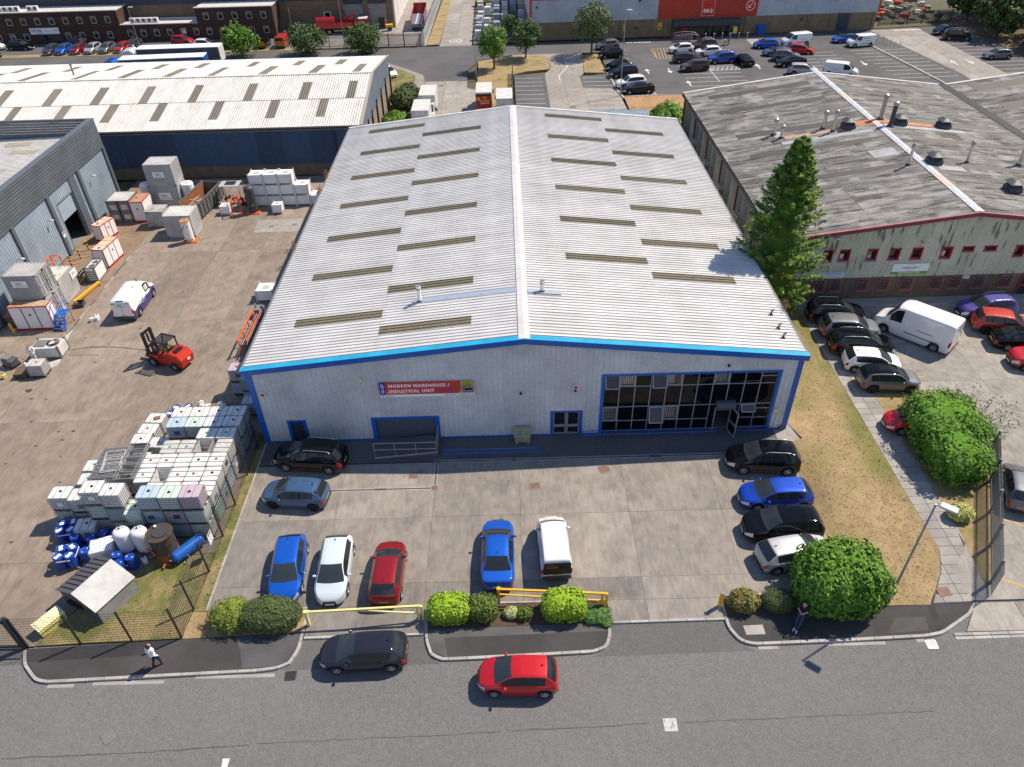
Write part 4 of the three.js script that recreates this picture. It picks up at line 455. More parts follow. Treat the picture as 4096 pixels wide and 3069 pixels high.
// ------------------------------------------------------------------ grey unit on the left with parapet
{
  const B=thing('grey_unit','blue grey ribbed unit with deep parapet and half open roller door beside the yard','warehouse');const X=-43,za=-39.8,zb=-9.0;const lg=[1,0.94,1.06].map(k=>mat([0.36 * k,0.45 * k,0.54 * k],0.5,{map: rep(TX.dirt,5),...ds})),dg=[1,0.93].map(k=>mat([0.14 * k,0.165 * k,0.19 * k],0.5,{map: rep(TX.dirt,5),...ds})),pil=mat([0.10,0.125,0.15],0.5);
  const w=grp('yard_wall',B);cladWall(w,'cladding_sheet',lg,V(X - 0.12,0,zb),ZN,XP,0,zb - za,0.15,6.02,[[zb + 31.7 - 0.05 + 0,zb + 31.7,0,0],[-28.6 * -1 + zb,-31.7 * -1 + zb,0,4.6]],0.3,0.04,2.05,'trap');
  const pr=grp('parapet',B);for (let i=0;i < 11;i++) {const y=6.0 + i * 0.262;obj('parapet_board',box(X - 0.05,y,za - 0.1,X + 0.1 + (i % 2) * 0.0,y + 0.2,zb),pick(dg),pr);} obj('parapet_core',box(X - 0.5,6.02,za - 0.08,X - 0.06,8.8,zb),dg[1],B);obj('parapet_cap',box(X - 0.55,8.86,za - 0.15,X + 0.12,8.92,zb),pil,B);
  const nr=grp('north_parapet',B);for (let i=0;i < 11;i++) obj('parapet_board',box(-90,6.0 + i * 0.262,za - 0.1,X - 0.5,6.2 + i * 0.262,za + 0.05),pick(dg),nr);obj('north_wall',box(-90,0,za - 0.05,X - 0.15,6.0,za + 0.02),lg[0],B);obj('parapet_cap',box(-90,8.86,za - 0.15,X - 0.56,8.92,za + 0.1),pil,B);
  for (const z of [-9.0,-15.15,-21.3,-27.45,-33.7,-39.75]) obj('pilaster',box(X - 0.16,0,z - 0.2,X + 0.1,6.0,z + 0.2),pil,B);for (const z of [-32.3]) obj('pilaster',box(X - 0.16,0,z - 0.55,X + 0.02,6.0,z + 0.55),pil,B);
  const sh=grp('roller_door',B);for (let i=0;i < 12;i++) obj('shutter_slat',box(X - 0.3,2.8 + i * 0.15,-31.6,X - 0.24 + (i % 2) * 0.012,2.8 + i * 0.15 + 0.135,-28.65),lg[2],sh);obj('door_jamb',[box(X - 0.34,0,-28.65,X - 0.1,4.6,-28.5),box(X - 0.34,0,-31.8,X - 0.1,4.6,-31.6),box(X - 0.34,4.6,-31.8,X - 0.1,4.75,-28.5)],pil,B);
  obj('interior',[box(-60,-0.02,za + 0.1,X - 0.3,0.0,zb),box(-60,0,za + 0.1,-59.8,6,zb)],mat([0.22,0.21,0.2],0.9),B);obj('south_wall',box(-90,0,zb - 0.1,X - 0.2,8.8,zb),lg[1],B);
  const roof=grp('roof',B),o=V(-46,6.9,zb);for (let i=0;i < 16;i++) {const a=i * 2,b=Math.min(a + 2,30.7);obj('roof_sheet',ribs(V(-43.5,7.3,zb),ZN,V(-1,-0.03,0).normalize(),up,a,b,0,46,0.333,0.05,'box',0),pick(MT.roofB),roof);} for (const [z,x] of [[-37.5,-49],[-35.2,-52],[-35.2,-47.3],[-32,-50],[-30,-48]]) obj('rooflight',ribs(V(-43.5,7.34,zb),ZN,V(-1,-0.03,0).normalize(),up,zb - z,zb - z + 1,-43.5 - x,-43.5 - x + 2.6,0.333,0.05,'box',0),mat([0.55,0.5,0.36],0.6,ds),roof);
  for (const [z,y] of [[-26.2,4.2],[-20.3,3.5],[-35.5,4.6]]) {const f=grp('wall_lamp',B);obj('lamp_arm',bar(V(X,y,z),V(X + 0.4,y,z),0.05),MT.mgrey,f);obj('lamp_head',bc(0.25,0.1,0.2,X + 0.45,y + 0.02,z),MT.whiteD,f);}
  {const p=grp('door_notice',B);obj('notice_board',box(X + 0.11,1.9,-27.7,X + 0.13,2.4,-27.3),MT.white,p);obj('notice_print',box(X + 0.132,2.2,-27.66,X + 0.136,2.36,-27.34),MT.red,p);}
}
// ------------------------------------------------------------------ unit on the right with weathered roof
{
  const B=thing('weathered_unit','cream ribbed unit with red window frames and sooty grey corrugated roof','warehouse');const ZF=-15.8,ZB=-52.6,X0=20.5;const R=[[20.3,5.8],[35.6,7.75],[50.8,5.9],[66,7.75],[81,5.9]];
  const yT=x=>{for (let i=1;i < R.length;i++) if (x <= R[i][0]) return mix(R[i - 1][1],R[i][1],(x - R[i - 1][0]) / (R[i][0] - R[i - 1][0]));return 5.9;};
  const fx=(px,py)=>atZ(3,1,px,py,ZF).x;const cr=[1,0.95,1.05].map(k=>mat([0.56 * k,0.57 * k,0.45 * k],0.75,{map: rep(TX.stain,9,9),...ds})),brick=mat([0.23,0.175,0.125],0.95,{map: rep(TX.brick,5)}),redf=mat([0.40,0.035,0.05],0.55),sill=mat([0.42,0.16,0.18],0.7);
  const upW=[[480,575],[620,722],[855,955],[1050,1150],[1240,1340],[1490,1592],[2115,2215]].map(p=>[fx(p[0] - 5,545),fx(p[1] - 14,545),3.62,4.72]),small=[[1685,1785],[1872,1978]].map(p=>[fx(p[0],480),fx(p[1],480),4.2,4.72]);const more=[];for (let x=44;x < 76;x += 2.7) more.push([x,x + 0.95,3.62,4.72]);
  const holes=[...upW,...small,...more];
  const fw=grp('front_wall',B);cladWall(fw,'cladding_sheet',cr,V(0,0,ZF),XP,ZP,X0,81,2.08,x=>yT(x) - 0.1,holes,0.16,0.045,2.2,'sine');
  for (const h of holes) {const g=grp('window',B),[a,b,y0,y1]=h;obj('window_frame',[box(a,y0,ZF - 0.35,a + 0.07,y1,ZF + 0.07),box(b - 0.07,y0,ZF - 0.35,b,y1,ZF + 0.07),box(a,y1 - 0.07,ZF - 0.35,b,y1,ZF + 0.07),box(a,y1 - 0.35,ZF - 0.33,b,y1 - 0.3,ZF - 0.25)],redf,g);obj('window_sill',box(a - 0.03,y0 - 0.02,ZF - 0.35,b + 0.03,y0 + 0.06,ZF + 0.1),sill,g);obj('pane',box(a + 0.07,y0 + 0.06,ZF - 0.31,b - 0.07,y1 - 0.07,ZF - 0.3),MT.wglass,g);if (rnd() < 0.5 && y0 < 4) obj('window_paper',box(a + 0.2,y0 + 0.1,ZF - 0.295,a + 0.2 + rr(0.2,0.45),y0 + rr(0.3,0.6),ZF - 0.29),MT.whiteD,g);}
  const lowX=[[395,480],[530,615],[760,850],[945,1030],[1135,1230],[1380,1480],[1550,1640],[1740,1840],[1965,2075]].map(p=>[fx(p[0],830),fx(p[1],830)]);for (let x=44.5;x < 76;x += 2.7) lowX.push([x,x + 0.9]);
  obj('brick_base',box(X0 + 0.05,0,ZF - 0.4,81,2.1,ZF - 0.06),brick,B);obj('brick_pier',[box(fx(640,930),0,ZF - 0.06,fx(640,930) + 0.1,2.05,ZF - 0.02)],MT.mgrey,B);
  for (const [a,b] of lowX) {const g=grp('barred_window',B);obj('window_frame',[box(a,0.85,ZF - 0.06,a + 0.06,1.95,ZF - 0.0),box(b - 0.06,0.85,ZF - 0.06,b,1.95,ZF - 0.0),box(a,1.89,ZF - 0.06,b,1.95,ZF),box(a,1.6,ZF - 0.06,b,1.65,ZF),box(a,0.78,ZF - 0.06,b,0.92,ZF + 0.04)],redf,g);obj('pane',box(a + 0.05,0.9,ZF - 0.06,b - 0.05,1.9,ZF - 0.045),MT.wglass,g);const bars=[];for (let k=0;k <= 7;k++) bars.push(box(mix(a - 0.05,b + 0.05,k / 7) - 0.01,0.75,ZF + 0.08,mix(a - 0.05,b + 0.05,k / 7) + 0.01,2.0,ZF + 0.1));bars.push(box(a - 0.06,0.78,ZF + 0.075,b + 0.06,0.8,ZF + 0.105),box(a - 0.06,1.95,ZF + 0.075,b + 0.06,1.97,ZF + 0.105));const o=obj('window_bars',bars,mat([0.42,0.3,0.28],0.6),g);}
  {const a=fx(2160,800);const g=grp('entrance',B);obj('door_frame',[box(a,0,ZF - 0.1,a + 0.08,2.15,ZF + 0.05),box(a + 1.6,0,ZF - 0.1,a + 1.68,2.15,ZF + 0.05),box(a,2.1,ZF - 0.1,a + 1.68,2.18,ZF + 0.05),box(a,0.9,ZF - 0.1,a + 1.68,1.0,ZF + 0.04)],redf,g);obj('door_pane',box(a + 0.08,0.05,ZF - 0.06,a + 1.6,2.1,ZF - 0.03),MT.wglass,g);}
  // side and back walls
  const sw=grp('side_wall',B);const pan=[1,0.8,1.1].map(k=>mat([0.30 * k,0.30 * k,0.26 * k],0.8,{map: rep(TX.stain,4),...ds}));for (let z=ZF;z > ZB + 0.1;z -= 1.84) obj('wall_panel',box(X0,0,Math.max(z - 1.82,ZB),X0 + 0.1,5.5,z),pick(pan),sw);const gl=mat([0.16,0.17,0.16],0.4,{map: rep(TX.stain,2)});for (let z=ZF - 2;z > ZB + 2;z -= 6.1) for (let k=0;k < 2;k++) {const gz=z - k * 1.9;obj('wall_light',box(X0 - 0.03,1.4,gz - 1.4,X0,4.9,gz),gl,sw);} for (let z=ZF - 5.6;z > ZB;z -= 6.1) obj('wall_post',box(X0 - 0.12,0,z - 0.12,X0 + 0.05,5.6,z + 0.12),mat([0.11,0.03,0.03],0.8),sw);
  for (const z of [-44.4,-38.4,-32.1,-26]) {const f=grp('fan_cowl',B);obj('cowl_hood',T(new THREE.CylinderGeometry(0.45,0.45,0.55,18,1),X0 - 0.25,2.95,z,0,0,PI / 2),MT.galv,f);obj('cowl_lip',bc(0.3,0.12,0.8,X0 - 0.5,2.62,z,0,0,0.5),MT.mgrey,f);}
  obj('back_wall',box(X0,0,ZB,81,5.8,ZB + 0.15),pan[0],B);obj('end_wall',box(81,0,ZB,81.2,5.8,ZF),pan[0],B);
  obj('side_gutter',box(20.15,5.56,ZB,20.42,5.76,ZF + 0.2),MT.black,B);
  // roof: corrugated sheets on four slopes
  const roof=grp('roof',B);const lightsL=[-50.1,-44.1,-37.4,-31.7,-25.6];
  for (let s=0;s < 4;s++) {
    const [ra,rb]=s % 2 ? [R[s],R[s + 1]] : [R[s + 1],R[s]];const d=V(rb[0] - ra[0],rb[1] - ra[1],0),L=d.length(),W=d.clone().multiplyScalar(1 / L),N=V(-W.y,W.x,0);if (N.y < 0) N.negate();const o=V(ra[0],ra[1],ZF + 0.35);
    const rows=s < 2 ? 2 : 1,wd=s < 2 ? 1.05 : 2.1;for (let u=0;u < 37;u += wd) {const b=Math.min(u + wd,37.2);const z=ZF + 0.35 - u,li=lightsL.find(q=>z - wd / 2 > q - wd / 2 && z - wd / 2 < q + wd / 2);const lift=rr(0,0.004);
      if (li !== undefined && s < 3) {obj('roof_sheet',ribs(o,ZN,W,N,u,b,0.2,L * 0.125,0.3,0.06,'sine',0.03 + lift),pick(MT.roofG),roof);obj('rooflight',ribs(o,ZN,W,N,u,b,L * 0.12,L * 0.85,0.3,0.06,'sine',0.034),MT.lightG,roof);obj('roof_sheet',ribs(o,ZN,W,N,u,b,L * 0.845,L,0.3,0.06,'sine',0.02 + lift),pick(MT.roofG),roof);}
      else for (let k=0;k < rows;k++) obj('roof_sheet',ribs(o,ZN,W,N,u,b,Math.max(0.2,L * (k / rows) - 0.1),L * ((k + 1) / rows),0.3,0.06,'sine',0.03 - k * 0.012 + lift),pick(MT.roofG),roof);}
    if (s < 2) {obj('roof_verge',bar(V(ra[0],ra[1] + 0.05,ZF + 0.28),V(rb[0],rb[1] + 0.05,ZF + 0.28),0.3,0.04),mat([0.42,0.17,0.19],0.7,{map: rep(TX.dirt,1.5)}),B);obj('verge_board',bar(V(ra[0],ra[1] - 0.12,ZF + 0.38),V(rb[0],rb[1] - 0.12,ZF + 0.38),0.04,0.3),mat([0.22,0.035,0.05],0.7),B);}
    obj('back_verge',bar(V(ra[0],ra[1] + 0.08,ZB),V(rb[0],rb[1] + 0.08,ZB),0.35,0.05),MT.whiteD,B);
 }
  const rc=grp('ridge_cap',B);for (let z=ZF + 0.3;z > ZB;z -= 2.4) obj('ridge_piece',[bc(0.36,0.02,2.36,35.43,7.84,z - 1.2,0,0,0.13),bc(0.36,0.02,2.36,35.77,7.84,z - 1.2,0,0,-0.12)],rnd() < 0.06 ? mat([0.56,0.46,0.40],0.7) : mat([0.60,0.64,0.70],0.5,{map: rep(TX.dirt,1.2),metalness: 0.2}),rc);
  obj('valley_gutter',box(50.3,5.9,ZB - 0.1,51.3,6.06,ZF),MT.black,B);
  const yr=x=>yT(x) + 0.09;const strip=(x0,x1,z0,z1,m,nm='roof_flashing',l=0)=>obj(nm,quads([[V(x0,yr(x0) + l,z0),V(x1,yr(x1) + l,z0),V(x1,yr(x1) + l,z1),V(x0,yr(x0) + l,z1)]]),m,B);const rust=mat([0.55,0.22,0.09],0.7,{map: rep(TX.dirt,2),...ds}),zinc=mat([0.42,0.45,0.47],0.6,{map: rep(TX.dirt,2),...ds});
  strip(32.9,35.2,-35.2,-36.5,rust);strip(36,41.8,-35.6,-36.6,rust);strip(26.7,32.8,-34.6,-35.4,mat([0.45,0.3,0.2],0.8,{map: rep(TX.stain,2),...ds}));strip(26.1,34.6,-33.4,-34.1,zinc);strip(36.2,44.4,-34.6,-35.4,zinc);strip(32.4,34.6,-27.6,-29.2,zinc);strip(36.6,39.0,-24.0,-25.0,zinc);strip(25.9,26.8,-35.4,-36.8,zinc,'roof_flashing',0.004);
  const flue=(x,z,h,r,m=MT.steel)=>{const f=grp('flue',B),y=yr(x);obj('flue_base',cyl(r * 1.8,r * 1.3,y,y + 0.15,x,z,14),MT.dgrey,f);obj('flue_pipe',cyl(r,r,y,y + h,x,z,16),m,f);obj('flue_cap',[cyl(r * 1.3,r * 1.3,y + h,y + h + 0.3,x,z,16),cyl(r * 1.3,r * 0.2,y + h + 0.3,y + h + 0.42,x,z,16)],MT.galv,f);};
  flue(26,-36.2,1.3,0.18);flue(26.4,-35.1,0.95,0.15);flue(30.7,-35.9,1.4,0.17);flue(31.3,-34.9,1.7,0.15);flue(36.5,-36.6,2.1,0.2,mat([0.45,0.4,0.36],0.5,{metalness: 0.5}));flue(36.7,-34.7,2.0,0.2,MT.dgrey);flue(34.3,-25.2,1.6,0.12);flue(40.1,-26.3,1.6,0.12);flue(45.3,-26.9,2.2,0.17);
  for (const [x,z] of [[32.8,-35.2],[38.0,-35.6],[42.7,-36],[36.6,-25.4],[41,-20.5]]) {const f=grp('roof_cowl',B),y=yr(x),m=mat([0.07,0.08,0.095],0.55,{map: rep(TX.dirt,1)});obj('cowl_curb',[bc(1.1,0.35,1.1,x,y + 0.15,z)],m,f);obj('cowl_skirt',T(new THREE.CylinderGeometry(0.5,0.8,0.3,4),x,y + 0.5,z,0,PI / 4),m,f);obj('cowl_hood',T(new THREE.CylinderGeometry(0.35,0.86,0.3,4),x,y + 0.85,z,0,PI / 4),m,f);}
  // name board over the middle windows, lamps and wall notices
  {const s=sign('name_board',2.95,0.93,B,(x,W,H)=>{x.fillStyle='#e9ecf2';x.fillRect(0,0,W,H);x.fillStyle='#5aa02c';x.fillRect(0,H * 0.76,W,H * 0.24);txt(x,'MILLERDALE SITE',W / 2,H * 0.88,H * 0.2,'#eef3e4','serif',true,'center');txt(x,"SYMINGTON'S",W / 2,H * 0.4,H * 0.22,'#23262b','sans-serif',true,'center');x.strokeStyle='#6aa84f';x.lineWidth=5;x.beginPath();x.ellipse(W / 2,H * 0.38,W * 0.13,H * 0.3,0,3.4,6.2);x.stroke();x.beginPath();x.ellipse(W / 2,H * 0.38,W * 0.13,H * 0.3,0,0.2,2.6);x.stroke();});s.position.set(30.38,2.35,ZF + 0.08);
    const p=sign('notice_board',2.2,0.55,B,(x,W,H)=>{x.fillStyle='#cfd3da';x.fillRect(0,0,W,H);txt(x,'PLEASE KEEP 2M APART',W / 2,H * 0.28,H * 0.3,'#5b6fa0','sans-serif',true,'center',W * 0.95);x.fillStyle='#2d4a8e';x.fillRect(W * 0.1,H * 0.72,W * 0.75,H * 0.05);},256);p.position.set(atZ(3,1,420,735,ZF).x,2.12,ZF + 0.08);
    for (const [a,b,y] of [[575,380,5.3],[1320,420,5.0]]) {const q=atZ(3,1,a,b,ZF),f=grp('wall_lamp',B);obj('lamp_arm',bar(V(q.x,q.y,ZF),V(q.x + 0.1,q.y,ZF + 0.5),0.05),MT.mgrey,f);obj('lamp_head',bc(0.5,0.1,0.18,q.x + 0.25,q.y,ZF + 0.5),MT.whiteD,f);} {const q=atZ(3,1,1705,735,ZF);obj('vent_box',box(q.x - 0.25,1.75,ZF - 0.05,q.x + 0.3,2.05,ZF + 0.1),MT.whiteD,B);}}
}
// ------------------------------------------------------------------ store at the back
{
  const B=thing('retail_store','long store with pale ribbed upper wall, brick base and orange red fascia','store',[3.9,0,-102.6],0.021);const br=mat([0.36,0.275,0.18],0.95,{map: rep(TX.brick,7)}),cl=[1,0.96].map(k=>mat([0.55 * k,0.62 * k,0.68 * k],0.5,{map: rep(TX.dirt,8),...ds})),rd=[1,0.96].map(k=>mat([0.62 * k,0.065 * k,0.03 * k],0.5,{map: rep(TX.dirt,8),...ds})),W=61;
  obj('brick_wall',box(0,0,-0.4,W,2.92,-0.08),br,B);for (const x of [0.2,8,16,23.8,38,49,53,60.6]) obj('brick_pier',box(x - 0.25,0,-0.08,x + 0.25,2.9,0.1),br,B);
  const fw=grp('upper_wall',B);cladWall(fw,'cladding_sheet',cl,V(0,0,0),XP,ZP,0.3,22.2,2.9,8,[],0.4,0.05,3.1,'trap');cladWall(fw,'fascia_sheet',rd,V(0,0,0.02),XP,ZP,22.2,39.6,2.9,8,[],0.4,0.05,2.9,'trap');cladWall(fw,'cladding_sheet',cl,V(0,0,0),XP,ZP,39.6,W,2.9,8,[],0.4,0.05,3.1,'trap');
  obj('corner_trim',[box(-0.05,2.85,-0.5,0.3,8,0.12),box(W - 0.05,2.85,-0.5,W + 0.25,8,0.12)],mat([0.62,0.05,0.03],0.5),B);const lw=grp('side_wall',B);cladWall(lw,'cladding_sheet',cl,V(0,0,-40),ZP,XN,0,39.5,2.9,8,[],0.4,0.05,5,'trap');obj('side_brick',box(0,0,-40,0.3,2.92,-0.4),br,B);obj('side_brick',box(W - 0.3,0,-40,W,8,-0.4),br,B);obj('flat_roof',box(0,7.7,-40,W,7.8,0),MT.whiteD,B);obj('eaves_band',box(0.3,6.45,0.06,22.2,6.6,0.12),mat([0.62,0.05,0.03],0.5),B);
  const can=grp('entrance_canopy',B);for (let i=0;i < 14;i++) obj('canopy_panel',box(24.9 + i * 0.86,1.85,0.1,24.9 + i * 0.86 + 0.83,2.75,1.3),mat([0.055,0.065,0.08],0.5),can);obj('entrance_recess',box(24.8,0,-0.05,37,1.9,0.06),mat([0.10,0.08,0.06],0.8),B);for (let i=0;i < 5;i++) {const g=grp('entrance_door',B),x=30.6 + i * 1.15;obj('door_frame',[box(x,0,0.06,x + 0.08,1.85,0.16),box(x + 1.02,0,0.06,x + 1.1,1.85,0.16)],MT.mgrey,g);obj('door_pane',box(x + 0.08,0.05,0.08,x + 1.02,1.85,0.12),MT.wglass,g);}
  {const s=sign('store_sign',2.25,2.6,B,(x,W,H)=>{x.fillStyle='#cf3423';x.fillRect(0,0,W,H);x.strokeStyle='#f2e9e6';x.lineWidth=6;x.strokeRect(4,4,W - 8,H - 8);txt(x,'B&Q',W / 2,H * 0.68,H * 0.3,'#ffffff','sans-serif',true,'center',W * 0.8);},256);s.position.set(29.8,3.15,0.12);s.rotation.x=0;
    const e=sign('entrance_sign',1.9,2.5,B,(x,W,H)=>{x.fillStyle='#c93524';x.fillRect(0,0,W,H);txt(x,'ENTRANCE',W / 2,H * 0.13,H * 0.14,'#fff','sans-serif',true,'center',W * 0.95);x.strokeStyle='#fff';x.lineWidth=W * 0.045;x.beginPath();x.arc(W / 2,H * 0.6,W * 0.4,0,7);x.stroke();x.beginPath();x.moveTo(W * 0.68,H * 0.46);x.lineTo(W * 0.34,H * 0.72);x.moveTo(W * 0.34,H * 0.54);x.lineTo(W * 0.34,H * 0.72);x.lineTo(W * 0.58,H * 0.72);x.stroke();},256);e.position.set(37.3,3.6,0.12);
    for (const [x,y] of [[15.8,1.15],[22.4,1.2]]) {const p=sign('price_poster',0.75,1.05,B,(c,W,H)=>{c.fillStyle='#e5d21d';c.fillRect(0,0,W,H);txt(c,'3for2',W / 2,H * 0.25,H * 0.3,'#2a2408','sans-serif',true,'center',W * 0.9);c.fillStyle='#3b3620';c.fillRect(W * 0.2,H * 0.55,W * 0.6,H * 0.3);},96);p.position.set(x,y,0.02);}
    for (const [x,y] of [[18.3,1.4],[47.4,1.9]]) obj('wall_notice',box(x,y,-0.08,x + 0.55,y + 0.3,-0.05),MT.black,B);}
  obj('fire_door',box(54.2,0,-0.05,56.2,2.9,0.04),mat([0.035,0.055,0.08],0.5),B);obj('red_machine',box(26.5,0.8,0.06,27.6,1.5,0.3),mat([0.3,0.06,0.03],0.6),B);for (const [x,y] of [[1.2,5.4],[18.9,5.9]]) {const f=grp('wall_lamp',B);obj('lamp_head',bc(0.35,0.25,0.2,x,y,0.16),MT.dgrey,f);}
}
// ------------------------------------------------------------------ brick offices and works at the back left
{
  const B=thing('brick_offices','brown brick offices with rows of windows and a white name board over the door','office');const br=mat([0.105,0.058,0.042],0.95,{map: rep(TX.brick,6)}),cop=mat([0.52,0.5,0.46],0.8),Z=-110;
  const blk=(x0,x1,h,nm)=>{obj(nm,box(x0,0,Z - 5,x1,h,Z),br,B);obj('coping',box(x0 - 0.1,h,Z - 0.5,x1 + 0.1,h + 0.14,Z + 0.1),cop,B);obj('flat_roof',box(x0,h - 0.02,Z - 5,x1,h + 0.05,Z - 0.5),MT.whiteD,B);};blk(-125,-70.5,5.3,'left_block');blk(-70.45,-56.4,2.85,'low_block');blk(-56.35,-42.4,5.3,'right_block');
  const win=(x,y,h=1.15,w=0.95)=>{const g=grp('window',B);obj('window_frame',[box(x,y,Z,x + 0.07,y + h,Z + 0.06),box(x + w - 0.07,y,Z,x + w,y + h,Z + 0.06),box(x,y + h - 0.07,Z,x + w,y + h,Z + 0.06),box(x,y,Z,x + w,y + 0.07,Z + 0.06),box(x,y + h * 0.7,Z,x + w,y + h * 0.7 + 0.05,Z + 0.05)],MT.whiteD,g);obj('pane',box(x + 0.05,y + 0.05,Z - 0.02,x + w - 0.05,y + h - 0.05,Z + 0.02),MT.wglass,g);};
  for (let x=-90.7;x < -71;x += 2.55) {win(x,3.3);} for (let x=-95.8;x < -71;x += 2.55) if (!(x > -88 && x < -81)) win(x - 0.4,0.75);for (let x=-69.5;x < -57;x += 2.42) win(x,0.9);for (let x=-55;x < -43;x += 2.6) {win(x,3.4);win(x,0.9);}
  const d=grp('entrance',B);obj('door_surround',box(-85.4,0,Z,-81.6,1.7,Z + 0.05),MT.dgrey,d);for (let i=0;i < 3;i++) obj('door_pane',box(-85.1 + i * 1.15,0.05,Z + 0.05,-84.1 + i * 1.15,1.6,Z + 0.08),MT.wglass,d);
  const s=sign('name_board',5.3,1.05,B,(x,W,H)=>{x.fillStyle='#eef0f3';x.fillRect(0,0,W,H);txt(x,'ATLAS',W * 0.05,H * 0.42,H * 0.62,'#1b1c3c','sans-serif',true);x.fillStyle='#d4442c';x.fillRect(W * 0.45,H * 0.5,W * 0.52,H * 0.05);x.fillStyle='#2b2c4c';x.fillRect(W * 0.2,H * 0.8,W * 0.24,H * 0.06);x.fillRect(W * 0.82,H * 0.36,W * 0.13,H * 0.05);});s.position.set(-87.1,1.75,Z + 0.12);const s2=sign('wall_notice',0.7,0.9,B,(x,W,H)=>{x.fillStyle='#f0f0f0';x.fillRect(0,0,W,H);x.fillStyle='#b02020';x.fillRect(W * 0.1,H * 0.1,W * 0.8,H * 0.2);},64);s2.position.set(-59.5,1.2,Z + 0.05);
  for (const [x,y,n] of [[-91.8,5.4,4],[-86.3,5.4,2],[-68.5,2.95,5]]) for (let i=0;i < n;i++) {const g=grp('air_unit',B),xx=x + i * 1.05;obj('unit_case',bc(0.9,0.8,0.5,xx,y + 0.42,Z - 1.2),MT.white,g);obj('unit_fan',T(new THREE.CylinderGeometry(0.28,0.28,0.04,16),xx,y + 0.42,Z - 0.94,PI / 2),MT.dgrey,g);}
  obj('end_stair',[...Array(9)].map((_,i)=>bc(0.9,0.06,0.3,-41.6,0.3 + i * 0.33,Z - 0.4 - i * 0.28)),MT.dgrey,B);
}
{
  const B=thing('brick_works','tan brick works with slate blue upper cladding behind the brown offices','works');const tb=mat([0.30,0.215,0.145],0.95,{map: rep(TX.brick,9)}),bl=[1,0.85].map(k=>mat([0.07 * k,0.085 * k,0.12 * k],0.7,{map: rep(TX.streak,7),...ds})),Z=-115.6;
  obj('brick_wall',box(-125,0,Z - 0.4,-31,5.0,Z),tb,B);const c=grp('upper_wall',B);cladWall(c,'cladding_sheet',bl,V(0,0,Z + 0.05),XP,ZP,-125,-31,5.0,11,[],0.4,0.05,5,'trap');cladWall(c,'cladding_sheet',bl,V(0,0,Z + 0.05),XP,ZP,-31,-21.4,4.2,11,[],0.4,0.05,3.5,'trap');for (const x of [-31,-26.4,-21.9]) obj('brick_pier',box(x - 0.5,0,Z - 0.4,x + 0.5,6.5,Z + 0.3),tb,B);const sh=mat([0.34,0.33,0.31],0.8,{map: rep(TX.dirt,3)});for (const x of [-30.5,-25.9]) {const g=grp('loading_door',B);for (let i=0;i < 10;i++) obj('shutter_slat',box(x,i * 0.42,Z - 0.2,x + 3.6,i * 0.42 + 0.4,Z - 0.1),sh,g);}
  obj('white_gable',box(-21.4,0,-190,-21.1,9,Z),mat([0.75,0.74,0.7],0.9,{map: rep(TX.dirt,6)}),B);{const g=grp('window',B);obj('window_frame',box(-34.4,1.9,Z,-33.1,3.0,Z + 0.05),MT.white,g);obj('pane',box(-34.25,2.0,Z + 0.05,-33.25,2.9,Z + 0.07),MT.wglass,g);} obj('drain_pipe',[rod(V(-40.9,3.9,Z + 0.1),V(-40.9,1,Z + 0.1),0.08)],MT.whiteD,B);
}
// ------------------------------------------------------------------ vehicles
function pchip(P) {// monotone cubic through [x,y] points
  const n=P.length,d=[],m=[];for (let i=0;i < n - 1;i++) d.push((P[i + 1][1] - P[i][1]) / (P[i + 1][0] - P[i][0]));for (let i=0;i < n;i++) m.push(i === 0 ? d[0] : i === n - 1 ? d[n - 2] : d[i - 1] * d[i] <= 0 ? 0 : 2 * d[i - 1] * d[i] / (d[i - 1] + d[i]));
  return x=>{if (x <= P[0][0]) return P[0][1];if (x >= P[n - 1][0]) return P[n - 1][1];let i=0;while (x > P[i + 1][0]) i++;const h=P[i + 1][0] - P[i][0],t=(x - P[i][0]) / h,t2=t * t,t3=t2 * t;return (2 * t3 - 3 * t2 + 1) * P[i][1] + (t3 - 2 * t2 + t) * h * m[i] + (-2 * t3 + 3 * t2) * P[i + 1][1] + (t3 - t2) * h * m[i + 1];};
}
const paint=(c,o={})=>new THREE.MeshPhysicalMaterial({color: lin(c),roughness: 0.5,metalness: 0.12,specularIntensity: 0.4,clearcoat: 1,clearcoatRoughness: 0.04,...o});
const PAINT={black: paint([0.004,0.0045,0.006],{metalness: 0,clearcoat: 0.8,specularIntensity: 0,roughness: 1}),darkgrey: paint([0.04,0.044,0.052],{metalness: 0,specularIntensity: 0.1,roughness: 0.8}),grey: paint([0.14,0.15,0.17],{metalness: 0.4}),silver: paint([0.42,0.44,0.46],{metalness: 0.45}),white: paint([0.80,0.81,0.82]),ice: paint([0.58,0.67,0.71]),blue: paint([0.005,0.055,0.42],{metalness: 0.3}),bright: paint([0.004,0.09,0.50],{metalness: 0.3}),slate: paint([0.05,0.11,0.22],{metalness: 0.35}),navy: paint([0.01,0.018,0.045],{metalness: 0,specularIntensity: 0,roughness: 1}),ink: paint([0.016,0.017,0.03],{metalness: 0,specularIntensity: 0.1,roughness: 0.8}),red: paint([0.46,0.006,0.012],{metalness: 0.1}),maroon: paint([0.24,0.005,0.012],{metalness: 0.25}),rust: paint([0.40,0.03,0.015]),purple: paint([0.06,0.05,0.26],{metalness: 0.3}),brown: paint([0.07,0.045,0.035],{metalness: 0.3}),lorry: paint([0.38,0.01,0.008])};
const CG=new THREE.MeshPhysicalMaterial({color: lin([0.017,0.022,0.026]),roughness: 0.03,ior: 1.52}),CGl=new THREE.MeshPhysicalMaterial({color: lin([0.028,0.037,0.043]),roughness: 0.03,ior: 1.55});
